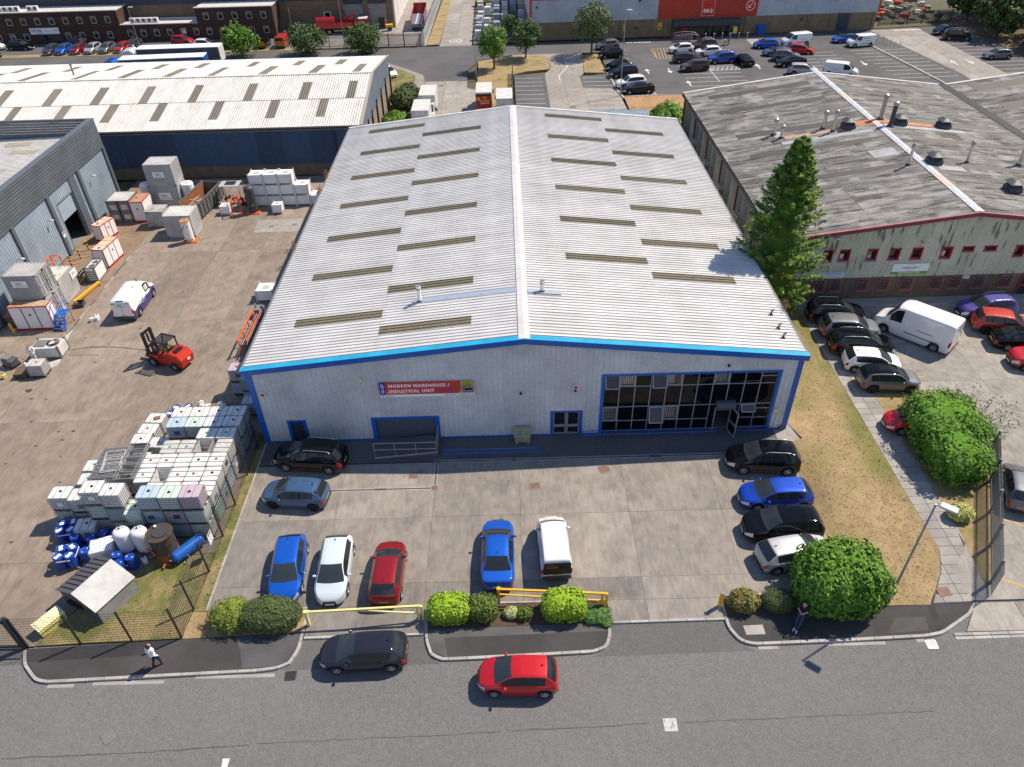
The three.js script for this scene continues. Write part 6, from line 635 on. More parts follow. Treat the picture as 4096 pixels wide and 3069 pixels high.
// vans in the lane behind
function boxVan(name,pos,h,label,o={}) {const g=thing(name,label,'van',[pos.x,0,pos.z],h,'vans in the lane behind the warehouse');const L=6.6;const cab=K.transit;const w=MT.whiteD;
  const tc=new THREE.CylinderGeometry(0.1,0.1,0.1,4);obj('box_body',box(-3.3,0.75,-1.08,1.25,3.1,1.08),w,g);obj('box_roof',[...Array(9)].map((_,i)=>box(-3.25,3.1,-1.05 + i * 0.235,1.2,3.115 + (i % 2) * 0.012,-1.05 + i * 0.235 + 0.23)),MT.whiteD,g);obj('chassis',box(-3.3,0.45,-0.5,2.6,0.75,0.5),MT.black,g);
  const cabG=new THREE.Shape([[1.28,0.35],[3.3,0.35],[3.32,0.8],[3.1,1.15],[2.55,1.3],[1.95,2.1],[1.28,2.2]].map(p=>new THREE.Vector2(...p)));obj('cab',T(new THREE.ExtrudeGeometry(cabG,{depth: 1.9,bevelEnabled: true,bevelSize: 0.05,bevelThickness: 0.05,bevelSegments: 2}),0,0,-0.95),w,g);obj('windscreen',quads([[V(2.62,1.34,0.85),V(2.62,1.34,-0.85),V(2.0,2.1,-0.8),V(2.0,2.1,0.8)]].map(q=>q.map(p=>p.clone().add(V(0.07,0.06,0))))),CG,g);for (const s of [-1,1]) obj('side_window',bc(0.62,0.5,0.02,1.78,1.62,s * 1.01),CG,g);for (const x of [-2.1,2.4]) for (const s of [-1,1]) wheel(g,x,s * 0.92,0.35,s,RIM);for (const s of [-1,1]) {obj('mirror',bc(0.12,0.4,0.2,2.1,1.55,s * 1.18),MT.black,g);obj('headlight',bc(0.08,0.25,0.3,3.3,0.9,s * 0.75),LAMP,g);obj('tail_light',bc(0.04,0.3,0.12,-3.32,0.95,s * 0.95),TAIL,g);}
  if (o.cover) {const s=sign('rear_lettering',2.1,1.9,g,(x,W,H)=>{x.fillStyle='#a82420';x.fillRect(0,0,W,H);x.fillStyle='#131313';x.fillRect(0,0,W,H * 0.12);txt(x,'707',W * 0.55,H * 0.25,H * 0.16,'#e8d44a','sans-serif',true,'center');txt(x,'Woolley',W * 0.55,H * 0.45,H * 0.2,'#e8c23a','serif',true,'center',W * 0.7);txt(x,'CARPETS',W * 0.55,H * 0.63,H * 0.15,'#efe6c8','sans-serif',true,'center',W * 0.7);x.fillStyle='#d9b433';x.beginPath();x.arc(W * 0.16,H * 0.32,W * 0.1,0,7);x.fill();},256);s.rotation.y=-PI / 2;s.position.set(-3.315,1.0,-1.05);} return g;}
boxVan('box_van',at(1,0,1475,1000),-PI / 2,'white box van facing the warehouse behind another in the lane').position.x += 0.3;boxVan('box_van',V(at(1,0,1440,1010,1.5).x - 0.1,0,-58.6),-PI / 2,'white box van nearest the warehouse gable on the shrub side');boxVan('box_van',V(at(1,0,1968,950,1).x,0,-67.3),PI / 2,'white box van with red carpet lettering on its back',{cover: 1});boxVan('box_van',V(at(1,0,2130,900,2).x + 0.2,0,-64.5),PI / 2,'plain white box van beside the red lettered one');
// lorries
function lorry(a,b,col,cabM,label) {const d=b.clone().sub(a),L=d.length(),h=Math.atan2(-d.z,d.x),c=a.clone().add(b).multiplyScalar(0.5);const g=thing('curtain_lorry',label,'lorry',[c.x,0,c.z],h,'curtain sided lorries by the verge');obj('trailer_bed',box(-L / 2,0.9,-1.2,L / 2 - 3,1.15,1.2),MT.dgrey,g);for (const s of [-1,1]) for (let i=0;i < 10;i++) obj('curtain_panel',box(-L / 2 + 0.1 + i * (L - 3.2) / 10,1.15,s * 1.24 - 0.02,-L / 2 + 0.1 + (i + 1) * (L - 3.2) / 10 - 0.03,3.2,s * 1.24 + 0.02),col,g);obj('trailer_roof',box(-L / 2,3.2,-1.27,L / 2 - 3,3.3,1.27),MT.white,g);obj('trailer_rear',box(-L / 2 - 0.03,1.0,-1.25,-L / 2 + 0.1,3.2,1.25),cabM === PAINT.bright ? PAINT.bright : MT.whiteD,g);obj('trailer_front',box(L / 2 - 3.1,1.1,-1.25,L / 2 - 3.0,3.2,1.25),MT.whiteD,g);
  const s=new THREE.Shape([[0,0.5],[2.3,0.5],[2.35,1.4],[2.1,2.7],[1.5,3.0],[0.4,3.1],[0,2.8]].map(p=>new THREE.Vector2(...p)));obj('cab',T(new THREE.ExtrudeGeometry(s,{depth: 2.3,bevelEnabled: true,bevelSize: 0.06,bevelThickness: 0.06,bevelSegments: 2}),L / 2 - 2.4,0,-1.15),cabM,g);obj('windscreen',bc(0.04,1.0,2.1,L / 2 - 0.06,2.05,0,0,0,0.19),CG,g);for (const q of [-L / 2 + 1.2,-L / 2 + 2.5,-L / 2 + 3.8,L / 2 - 1.2,L / 2 - 4.4]) for (const e of [-1,1]) wheel(g,q,e * 1.05,0.48,e,RIM);}
lorry(V(-46.9,0,-92.2),V(-63.2,0,-91.8),mat([0.10,0.115,0.15],0.7,{map: rep(TX.dirt,3)}),PAINT.white,'lorry with slate grey curtains and white cab');lorry(V(-47.6,0,-86.4),V(-63.6,0,-85.6),mat([0.05,0.11,0.28],0.6,{map: rep(TX.dirt,3)}),PAINT.bright,'lorry with blue curtains and blue cab by the shed ridge');
{// red tipper and red trailer in the works yard
  const p=at(1,0,690,310),g=thing('red_tipper','red tipper lorry with folded crane in the works yard','lorry',[p.x + 1,0,p.z - 2],0.0),m=PAINT.lorry;obj('tipper_body',[box(-4.6,1.1,-1.2,2.2,1.25,1.2),box(-4.6,1.25,-1.2,2.2,2.1,-1.1),box(-4.6,1.25,1.1,2.2,2.1,1.2),box(-4.6,1.25,-1.1,-4.5,2.1,1.1)],m,g);obj('load_cover',T(new THREE.CylinderGeometry(1.1,1.15,3.4,16,1,false,0,PI).scale(1,1,0.8),-2.9,1.7,0,0,0,PI / 2),m,g);obj('crane_arm',[bar(V(2.4,1.2,0),V(2.5,3.2,0),0.3),bar(V(2.5,3.2,0),V(0.6,2.6,0.3),0.25),bar(V(0.6,2.6,0.3),V(2.2,2.3,0.4),0.2)],m,g);obj('cab',T(new THREE.BoxGeometry(1.8,1.9,2.2,2,2,2),4.0,1.6,0),m,g);obj('windscreen',bc(0.03,0.8,1.9,4.92,1.95,0),CG,g);obj('cab_roof',bc(1.6,0.08,2.0,4.0,2.58,0),MT.whiteD,g);obj('chassis',box(-4.6,0.7,-0.5,4.8,1.1,0.5),MT.black,g);for (const x of [-3.6,-2.3,3.9]) for (const e of [-1,1]) wheel(g,x,e * 1.0,0.48,e,RIM);
  const q=at(1,0,1395,270),t=thing('red_trailer','red open bulk trailer with blue grey floor standing on the concrete','trailer',[q.x,0,q.z - 4.6],0.03),fl=mat([0.16,0.2,0.3],0.6,{map: rep(TX.dirt,2)});obj('trailer_floor',box(-1.2,1.1,-5,1.2,1.2,4.4),fl,t);obj('floor_rail',[box(-0.5,1.2,-4.6,-0.35,1.26,4.3),box(0.5,1.2,-4.6,0.65,1.26,4.3)],MT.white,t);for (const s of [-1,1]) obj('trailer_side',box(s * 1.2 - 0.05,1.1,-5,s * 1.2 + 0.05,2.6,4.4),m,t);obj('headboard',box(-1.25,1.1,-5.05,1.25,3.0,-4.95),m,t);obj('tail_bar',box(-1.25,0.7,4.4,1.25,1.0,4.55),MT.mgrey,t);obj('chassis',box(-0.5,0.6,-4.5,0.5,1.1,4.4),MT.black,t);for (const z of [1.2,2.5,3.8]) for (const e of [-1,1]) {const w=wheel(t,e * 1.0,z,0.48,1,RIM);w.position.set(e * 1.0,0.48,z);w.rotation.y=e * PI / 2;}}
// the energy firm's van in the yard
{
  const wt=PAINT.white,P=vehicle('van',{twotone: 1,paint: wt,lower: paint([0.05,0.045,0.24],{metalness: 0.2}),rim: RIM,mirror: MT.black});const a=at(0,1,1330,905),b=at(0,1,1225,1060);const h=Math.atan2(-(a.z - b.z),a.x - b.x);const nd=V(Math.cos(h),0,-Math.sin(h)),sd=V(Math.sin(h),0,Math.cos(h));const c=a.clone().add(b).multiplyScalar(0.5).addScaledVector(sd,-0.92);
  const g=park1('service_van',P,null,V(c.x,0,c.z),h,'white and violet blue panel van driving across the yard','van');const ics=(x,W,H)=>{x.fillStyle='#dcdde2';x.fillRect(0,0,W,H);txt(x,'icr.',W / 2,H * 0.42,H * 0.55,'#2a2250','sans-serif',true,'center');x.fillStyle='#8580a0';x.fillRect(W * 0.2,H * 0.8,W * 0.6,H * 0.06);};const s=sign('rear_lettering',0.9,0.45,g,ics,128);s.rotation.y=-PI / 2;s.position.set(-P.L / 2 - 0.006,1.36,-0.45);const s2=sign('side_lettering',0.5,0.4,g,ics,96);s2.position.set(0.4,1.3,P.W / 2 - 0.028);s2.rotation.x=-0.16;const s3=sign('side_print',1.3,0.3,g,(x,W,H)=>{x.fillStyle='#2f2a78';x.fillRect(0,0,W,H);x.fillStyle='#c9c6e6';for (let i=0;i < 3;i++) x.fillRect(W * 0.05,H * (0.15 + i * 0.28),W * (0.85 - i * 0.12),H * 0.1);},96);s3.position.set(-0.9,0.7,P.W / 2 + 0.008);obj('roof_vent',[bc(0.12,0.04,0.1,-0.2,P.H + 0.02,0.3),bc(0.12,0.04,0.1,0.9,P.H + 0.02,0.2)],MT.black,g);obj('brake_lamp',bc(0.08,0.03,0.6,-P.L / 2 + 0.12,P.H - 0.02,0),MT.black,g);
}
// ------------------------------------------------------------------ goods in the yard
const GB=mat([0.33,0.34,0.35],0.5,{metalness: 0.4});
const TANK={white: mat([0.80,0.80,0.77],0.55,{map: rep(TX.dirt,1.6)}),dirty: mat([0.62,0.61,0.57],0.6,{map: rep(TX.dirt,1.1)}),green: mat([0.52,0.63,0.56],0.55),blue: mat([0.40,0.52,0.62],0.55),pink: mat([0.48,0.38,0.45],0.55),teal: mat([0.22,0.36,0.37],0.55)},LID={black: MT.black,red: mat([0.45,0.02,0.02],0.4),green: mat([0.0,0.33,0.22],0.4),white: MT.white,blue: mat([0.04,0.05,0.3],0.4)};
const rbox=(x0,y0,z0,x1,y1,z1,b)=>{const s=new THREE.Shape(),w=x1 - x0,d=z1 - z0;s.moveTo(b,0);s.lineTo(w - b,0);s.quadraticCurveTo(w,0,w,b);s.lineTo(w,d - b);s.quadraticCurveTo(w,d,w - b,d);s.lineTo(b,d);s.quadraticCurveTo(0,d,0,d - b);s.lineTo(0,b);s.quadraticCurveTo(0,0,b,0);const g=new THREE.ExtrudeGeometry(s,{depth: y1 - y0 - b * 0.6,bevelEnabled: true,bevelSize: b * 0.3,bevelThickness: b * 0.3,bevelSegments: 2,curveSegments: 3});return T(g.rotateX(PI / 2),x0,y1 - b * 0.3,z0);};
const IB={};
function ibcGeo() {if (IB.t) return IB;const w=0.6,d=0.5;IB.t=fin(rbox(-w + 0.05,0.17,-d + 0.05,w - 0.05,1.12,d - 0.05,0.1));const c=[];for (let k=0;k < 6;k++) {const y=0.2 + k * 0.178;c.push(box(-w,y,d - 0.02,w,y + 0.022,d),box(-w,y,-d,w,y + 0.022,-d + 0.02),box(-w,y,-d,-w + 0.02,y + 0.022,d),box(w - 0.02,y,-d,w,y + 0.022,d));} for (let k=0;k <= 7;k++) {const x=mix(-w,w - 0.02,k / 7);c.push(box(x,0.15,d - 0.012,x + 0.02,1.1,d + 0.006),box(x,0.15,-d - 0.006,x + 0.02,1.1,-d + 0.012));} for (let k=0;k <= 6;k++) {const z=mix(-d,d - 0.02,k / 6);c.push(box(w - 0.012,0.15,z,w + 0.006,1.1,z + 0.02),box(-w - 0.006,0.15,z,-w + 0.012,1.1,z + 0.02));} for (const x of [-0.22,0.22]) c.push(box(x - 0.015,1.135,-d,x + 0.015,1.15,d));IB.c=fin(c);const p=[];for (const z of [-0.42,0,0.42]) p.push(box(-w,0.0,z - 0.05,w,0.02,z + 0.05));for (const x of [-0.5,0,0.5]) for (const z of [-0.42,0,0.42]) p.push(box(x - 0.06,0.02,z - 0.05,x + 0.06,0.11,z + 0.05));p.push(box(-w,0.11,-d,w,0.15,d));IB.p=fin(p);IB.l=fin(cyl(0.085,0.08,1.12,1.165,0,0,14));IB.o=fin([box(-w + 0.05,0.17,-d + 0.05,w - 0.05,0.2,d - 0.05),box(-w + 0.05,0.17,-d + 0.05,-w + 0.07,1.1,d - 0.05),box(w - 0.07,0.17,-d + 0.05,w - 0.05,1.1,d - 0.05),box(-w + 0.07,0.17,-d + 0.05,w - 0.07,1.1,-d + 0.07),box(-w + 0.07,0.17,d - 0.07,w - 0.07,1.1,d - 0.05)]);return IB;}
const pm=(n,g,m,p)=>{const o=new THREE.Mesh(g,m);o.name=n;o.castShadow=o.receiveShadow=true;p.add(o);return o;};
function ibc(x,y,z,turn,tint,lid,label,group,open) {const G=ibcGeo(),t=thing('bulk_tank',label,'bulk tank',[x,y,z],turn + rr(-0.03,0.03),group);pm('pallet',G.p,rnd() < 0.5 ? MT.dgrey : MT.wood,t);pm('tank',open ? G.o : G.t,TANK[tint],t);pm('cage',G.c,GB,t);if (!open) {const l=pm('lid',G.l,LID[lid],t);l.position.set(rr(-0.05,0.05),0,rr(-0.08,0.08));if (rnd() < 0.5) obj('label_plate',bc(0.35,0.3,0.01,rr(-0.2,0.2),rr(0.5,0.75),0.512),pick([MT.white,MT.mgrey,PAINT.slate]),t);} return t;}
const TB='caged bulk tanks massed beside the mesh fence',IH=1.165;
const lidw={black: 'black',red: 'red',green: 'green',white: 'pale',blue: 'blue'};
const ORD=['first','second','third','fourth','fifth','sixth','seventh','eighth'];
function stack(x,z,n,lid,tint,turn=0,open) {const row=ORD[clamp(Math.round((z + 0.75) / 1.17),0,7)],side=x > -19.35 ? ' by the fence' : x < -24 ? ' on yard side' : '';for (let k=0;k < n;k++) {const topm=k === n - 1,tn=topm ? tint : pick(['white','green','blue','dirty','teal','pink']);ibc(x + (topm ? 0 : rr(-0.02,0.02)),0.005 + k * IH,z,turn,tn,topm ? lid : 'black',topm ? (open ? `caged tank cut open, ${row} row from the warehouse` : `caged tank with ${lidw[lid]} lid, ${n === 1 ? 'unstacked' : n === 2 ? 'top of two' : 'top of three'}, ${row} row from warehouse${side}`) : `${tn} caged tank ${k ? 'in the middle' : 'at the foot'} of a stack, ${row} row from warehouse${side}`,TB,topm && open);}}
for (let i=0;i < 4;i++) {const x=-22.68 + i * 1.21;stack(x,-0.72,2,'black','white');stack(x,0.3,2,'black',i < 2 ? ['blue','green'][i] : 'white');}
for (const [x,z,l] of [[-25.08,-1.56,'black'],[-25.2,-0.5,'red'],[-25.3,0.48,'black'],[-24.0,0.9,'red']]) stack(x,z,1,l,'white',rr(-0.06,0.06));solo('timber_board',bc(0.42,0.03,0.3,-24.95,1.19,-1.5,0,0.3),MT.wood,'loose timber board lying on a bulk tank','board');
for (const x of [-20.33,-19.12]) stack(x,1.45,2,'green','white');
for (const [x,l,o] of [[-22.3,'green'],[-21.27,'green'],[-20.2,'white',1],[-18.98,'white']]) stack(x,2.62,2,l,'dirty',PI / 2,o);
[[-23.03,'red'],[-22.05,'red'],[-21.04,'white'],[-20.03,'black'],[-19.0,'red']].forEach(([x,l])=>stack(x,3.85,2,l,'white',PI / 2));[[-22.98,'green'],[-21.95,'white',1],[-20.98,'red'],[-19.97,'red'],[-18.95,'black']].forEach(([x,l,o])=>stack(x,5.08,2,l,'white',PI / 2,o));
[[-22.05,'black'],[-21.02,'white'],[-20.0,'white'],[-18.95,'black']].forEach(([x,l])=>stack(x,6.3,2,l,'white',PI / 2));
stack(-27.45,6.3,2,'black','white');stack(-26.2,6.5,2,'red','white');stack(-24.85,7.05,3,'black','white');stack(-23.62,7.3,3,'blue','white');stack(-22.55,7.6,2,'black','green',PI / 2);stack(-21.45,7.55,3,'black','blue');stack(-20.24,7.6,3,'black','green');stack(-19.05,7.6,3,'black','pink');stack(-25.75,7.75,1,'red','white',0.1);stack(-27.35,2.9,1,'green','white');stack(-27.2,4.05,1,'green','white',0.05);stack(-26.0,2.7,1,'black','white');stack(-24.7,2.3,1,'black','white');stack(-25.9,4.1,1,'black','dirty');stack(-24.6,4.1,1,'black','white');
stack(-20.35,-5.6,2,'red','pink');stack(-19.2,-4.5,2,'black','teal');stack(-19.05,-3.3,1,'white','blue');
// gratings and frames piled on the tanks
{const t=thing('grating_pile','heap of steel gratings and cage frames lying across the bulk tanks','steel frames',[-25.6,1.2,2.95],0.06);const gm=mat([0.24,0.24,0.24],0.6,{metalness: 0.4});for (let k=0;k < 22;k++) obj('grating_slat',bc(2.9,0.03,0.07,rr(-0.05,0.05),0.24 + (k % 3) * 0.012,-1.3 + k * 0.125,0,rr(-0.015,0.015)),gm,t);for (const x of [-1.3,-0.45,0.45,1.3]) obj('grating_bearer',bc(0.05,0.08,3.0,x,0.18,0),gm,t);const frame=(x,y,z,w,d,r,m)=>{const f=grp('cage_frame',t);f.position.set(x,y,z);f.rotation.y=r;const l=[box(-w,0,-d,w,0.035,-d + 0.035),box(-w,0,d - 0.035,w,0.035,d),box(-w,0,-d,-w + 0.035,0.035,d),box(w - 0.035,0,-d,w,0.035,d)];for (let k=1;k < 5;k++) l.push(box(-w,0.005,mix(-d,d,k / 5),w,0.03,mix(-d,d,k / 5) + 0.02));obj('frame_bars',l,m,f);};for (let k=0;k < 5;k++) {frame(0.95 + rr(-0.1,0.1),0.3 + k * 0.05,0.3,0.55,1.6,rr(-0.06,0.06),GB);frame(-0.1,0.02 + k * 0.045,1.6,1.4,0.35,rr(-0.04,0.04),GB);} frame(-0.35,0.34,0.05,0.6,0.95,0.12,mat([0.6,0.6,0.6],0.5));frame(-0.3,0.38,0.3,0.5,0.6,0.1,mat([0.6,0.6,0.6],0.5));}
// drums
const DB=mat([0.008,0.06,0.36],0.4),DG=fin([lathe([[0,0],[0.27,0],[0.29,0.02],[0.285,0.28],[0.295,0.31],[0.285,0.34],[0.285,0.58],[0.295,0.61],[0.285,0.64],[0.285,0.86],[0.27,0.9],[0.25,0.9],[0.25,0.875],[0,0.875]],22)]),DC=fin([cyl(0.035,0.035,0.87,0.895,0.15,0.05,8),cyl(0.035,0.035,0.87,0.895,-0.15,-0.05,8)]),DL=fin(bc(0.36,0.004,0.2,0,0.88,0));
function drum(x,y,z,label,grp2,lab) {const t=thing('plastic_drum',label,'drum',[x,y,z],rr(0,6),grp2);pm('drum_body',DG,DB,t);pm('drum_bung',DC,MT.white,t);if (lab) {const l=pm('drum_label',DL,MT.white,t);l.rotation.y=0.4;} return t;}
function drumPallet(cx,cz,r,word) {const c=Math.cos(r),s=Math.sin(r),p=thing('pallet',`pallet under four strapped blue drums ${word}`,'pallet',[cx,0,cz],r);for (const z of [-0.5,0,0.5]) obj('pallet_bearer',bc(1.2,0.09,0.1,0,0.05,z),MT.wood,p);for (let k=0;k < 6;k++) obj('pallet_board',bc(0.13,0.025,1.15,-0.52 + k * 0.21,0.11,0),MT.wood,p);for (const [a,b] of [[-0.3,-0.3],[0.3,-0.3],[-0.3,0.3],[0.3,0.3]]) drum(cx + a * c + b * s,0.125,cz - a * s + b * c,`blue drum with white label in the strapped four ${word}`,'strapped blue drums ' + word,true);const st=thing('strap_band',`white band strapped round four blue drums ${word}`,'strap',[cx,0.82,cz],r);obj('band',[box(-0.62,0,-0.33,-0.6,0.06,0.33),box(0.6,0,-0.33,0.62,0.06,0.33),box(-0.33,0,-0.62,0.33,0.06,-0.6),box(-0.33,0,0.6,0.33,0.06,0.62),...[[-1,-1],[1,-1],[-1,1],[1,1]].map(([a,b])=>bar(V(a * 0.61,0.03,b * 0.33),V(a * 0.33,0.03,b * 0.61),0.02,0.06))],MT.white,st);}
drumPallet(-26.15,9.65,0.15,'at the yard corner');drumPallet(-26.95,7.75,0.15,'below the bulk tanks');for (const [x,z] of [[-25.15,9.5],[-25.25,8.55],[-24.65,8.2],[-23.95,8.25],[-22.9,10.45],[-22.4,10.05],[-23.25,9.85],[-23.7,10.35],[-26.2,8.45]]) drum(x,0,z,'single blue drum standing loose near the grey housing','loose blue drums');for (const [x,z] of [[-24.25,-2.93],[-23.45,-3.02],[-24.5,-2.3]]) drum(x,0,z,'blue drum behind the massed bulk tanks','blue drums behind the tanks',true);
// jerrycans
const JG=fin([rbox(-0.15,0,-0.12,0.15,0.34,0.12,0.05),cyl(0.035,0.035,0.33,0.39,0.07,0,8),bar(V(-0.12,0.36,0),V(0.02,0.36,0),0.03)]);const can=(x,y,z,label,g,m=MT.white)=>{const t=thing('jerrycan',label,'jerrycan',[x,y,z],rr(0,3),g);pm('can_body',JG,m,t);const c=pm('can_cap',fin(cyl(0.045,0.045,0.38,0.42,0.07,0,8)),MT.dgrey,t);return t;};
for (const [x,z] of [[-35.85,-15.6],[-35.5,-15.75],[-35.6,-16.05]]) can(x,0,z,'white jerrycan standing on the concrete behind the service van','jerrycans by the van');for (const [x,z] of [[-22.71,-3.5],[-22.27,-3.45],[-21.16,-3.4],[-19.6,-2.6],[-21.4,-3.6],[-22.9,-3.8]]) can(x,0.3,z,'white jerrycan behind the massed bulk tanks','jerrycans behind the tanks');solo('pallet_stack',[...Array(3)].map((_,i)=>box(-23.2,i * 0.1,-4,-19.3,i * 0.1 + 0.08,-2.2)),MT.wood,'low pallets under the white jerrycans','pallets');can(-39.2,0,-8.0,'yellow jerrycan beside the pressure washer',null,mat([0.75,0.62,0.12],0.5));can(-21.9,0,9.75,'white jerrycan lying by the brown tank',null);
{const t=thing('wrapped_jerrycans','shrink wrapped pallet of white jerrycans with blue handles','pallet load',[-24.4,0,9.1],0.3);for (const z of [-0.45,0,0.45]) obj('pallet_bearer',bc(1.2,0.1,0.1,0,0.05,z),MT.wood,t);for (let l=0;l < 2;l++) for (let i=0;i < 4;i++) for (let j=0;j < 4;j++) {const o=pm('jerrycan',JG,MT.white,t);o.position.set(-0.45 + i * 0.3,0.11 + l * 0.42,-0.4 + j * 0.26);} obj('shrink_wrap',rbox(-0.64,0.08,-0.56,0.64,0.86,0.56,0.1),new THREE.MeshPhysicalMaterial({color: 0xffffff,transmission: 0.9,thickness: 0,roughness: 0.35,ior: 1.3}),t);}
// vessels
const vessel=(x,z,label)=>{const t=thing('pressure_vessel',label,'tank',[x,0,z],0,'pair of white pressure vessels');obj('vessel_shell',lathe([[0,0.25],[0.3,0.28],[0.45,0.42],[0.46,0.5],[0.46,1.6],[0.42,1.78],[0.28,1.9],[0,1.95]],28),MT.white,t);obj('vessel_legs',[0,1,2].map(k=>bar(V(Math.cos(k * 2.1) * 0.35,0,Math.sin(k * 2.1) * 0.35),V(Math.cos(k * 2.1) * 0.35,0.4,Math.sin(k * 2.1) * 0.35),0.07)),MT.mgrey,t);obj('vessel_valve',[rod(V(0,1.93,0),V(0,2.08,0),0.04),tube([V(-0.25,1.88,-0.1),V(-0.2,2.02,-0.1),V(0.1,2.04,-0.1),V(0.2,1.9,-0.1)],0.02)],MT.black,t);};vessel(-23.05,8.95,'white pressure vessel beside its twin and the wrapped jerrycans');vessel(-22.05,8.95,'white pressure vessel between its twin and the brown tank');
{const t=thing('brown_tank','rusty brown and black round tank with orange hose','tank',[-20.65,0,9.35],0),bk=mat([0.075,0.055,0.045],0.6,{map: rep(TX.stain,2)});obj('tank_shell',[cyl(0.66,0.66,0.05,1.98,0,0,32)],bk,t);obj('rust_skirt',cyl(0.665,0.664,0.05,0.75,0,0,32),MT.rust,t);obj('tank_top',[cyl(0.74,0.74,1.98,2.03,0,0,32)],bk,t);obj('manhole_lid',cyl(0.4,0.4,2.03,2.09,0.05,0.0,26),MT.dgrey,t);obj('vent_cap',T(new THREE.SphereGeometry(0.09,10,8),-0.35,2.1,-0.4),MT.white,t);obj('hose',tube([V(-0.6,1.1,0.35),V(-0.75,1.25,0.5),V(-0.5,1.3,0.65),V(-0.3,1.0,0.7),V(-0.55,0.8,0.6)],0.03,24,6),MT.orange,t);obj('outlet_valve',[rod(V(-0.55,1.1,0.35),V(-0.8,1.1,0.55),0.06),T(new THREE.TorusGeometry(0.14,0.02,6,14),-0.8,1.15,0.55)],MT.galv,t);obj('base_pipes',[rod(V(-0.3,0.15,0.7),V(0.4,0.15,0.75),0.06),rod(V(0,0.15,0.7),V(0,0.15,1.0),0.07)],MT.rust,t);}
{const a=V(-20.1,0.45,9.9),b=V(-19.0,0.45,8.5),d=b.clone().sub(a),c=a.clone().add(b).multiplyScalar(0.5),t=thing('blue_cylinder','blue horizontal air receiver lying beside the fence','tank',[c.x,0.45,c.z],Math.atan2(-d.z,d.x));const L=d.length() / 2;obj('cylinder_shell',lathe([[0,-L - 0.12],[0.2,-L - 0.09],[0.33,-L],[0.36,-L + 0.1],[0.36,L - 0.1],[0.33,L],[0.2,L + 0.09],[0,L + 0.12]],26).rotateZ(PI / 2),mat([0.012,0.10,0.42],0.35),t);obj('cradle',[box(-L * 0.6 - 0.04,-0.45,-0.25,-L * 0.6 + 0.04,-0.2,0.25),box(L * 0.6 - 0.04,-0.45,-0.25,L * 0.6 + 0.04,-0.2,0.25)],MT.dgrey,t);obj('cylinder_fitting',[rod(V(-L * 0.3,-0.1,0.3),V(-L * 0.3,-0.1,0.5),0.05),rod(V(-L - 0.1,0,0),V(-L - 0.25,0,0),0.05),T(new THREE.TorusGeometry(0.1,0.025,6,12),-L * 0.6,-0.38,0.45,PI / 2)],MT.galv,t);}
// grey metal housing on the yard lawn, yellow grit bin
{const t=thing('metal_housing','small grey metal plant housing with pitched lid on the yard lawn','housing',[-23.35,0,12.0],-0.5),W=1.45,D=1.15,e=1.15,r=1.75,gm=mat([0.30,0.31,0.31],0.55,{map: rep(TX.dirt,2)}),dk=mat([0.09,0.09,0.095],0.6);for (const s of [-1,1]) {obj('housing_wall',box(s * W - 0.03,0,-D,s * W + 0.03,e,D),gm,t);const sh=new THREE.Shape([[-W,0],[W,0],[W,e],[0,r],[-W,e]].map(p=>new THREE.Vector2(...p)));obj('gable_wall',T(new THREE.ExtrudeGeometry(sh,{depth: 0.05,bevelEnabled: false}),0,0,s * D - 0.025),dk,t);} obj('lid_panel',quads([[V(0.0,r + 0.05,D + 0.1),V(W + 0.12,e - 0.0,D + 0.1),V(W + 0.12,e - 0.0,-D - 0.1),V(0,r + 0.05,-D - 0.1)]]),mat([0.55,0.56,0.55],0.5,{map: rep(TX.dirt,3),...ds}),t);for (let k=0;k < 9;k++) obj('lid_rib',bar(V(-0.02,r + 0.06,-D + k * 0.29),V(-W - 0.12,e + 0.01,-D + k * 0.29),0.2,0.03),dk,t);obj('lid_sheet',quads([[V(-W - 0.12,e - 0.02,D + 0.1),V(0.0,r + 0.03,D + 0.1),V(0,r + 0.03,-D - 0.1),V(-W - 0.12,e - 0.02,-D - 0.1)]]),mat([0.06,0.06,0.065],0.7,ds),t);obj('front_hood',[bc(0.9,0.08,0.25,-0.3,0.75,D + 0.12),bc(0.85,0.3,0.06,-0.3,0.58,D + 0.05)],MT.black,t);}
{const p=at(0,3,440,440,0.3),t=thing('yellow_grit_bin','pale yellow grit bin lying behind the mesh fence','grit bin',[-25.3,0,13.75],0.98),m=mat([0.80,0.70,0.22],0.6,{map: rep(TX.dirt,1)});obj('bin_body',[bc(1.35,0.55,0.62,0,0.29,0)],m,t);obj('bin_lid',[bc(1.42,0.1,0.68,0,0.6,0,0.12,0,0),bc(1.2,0.06,0.5,0,0.67,0,0.12,0,0)],mat([0.82,0.78,0.45],0.6),t);obj('bin_lip',bc(1.4,0.08,0.06,0,0.42,0.33),m,t);}
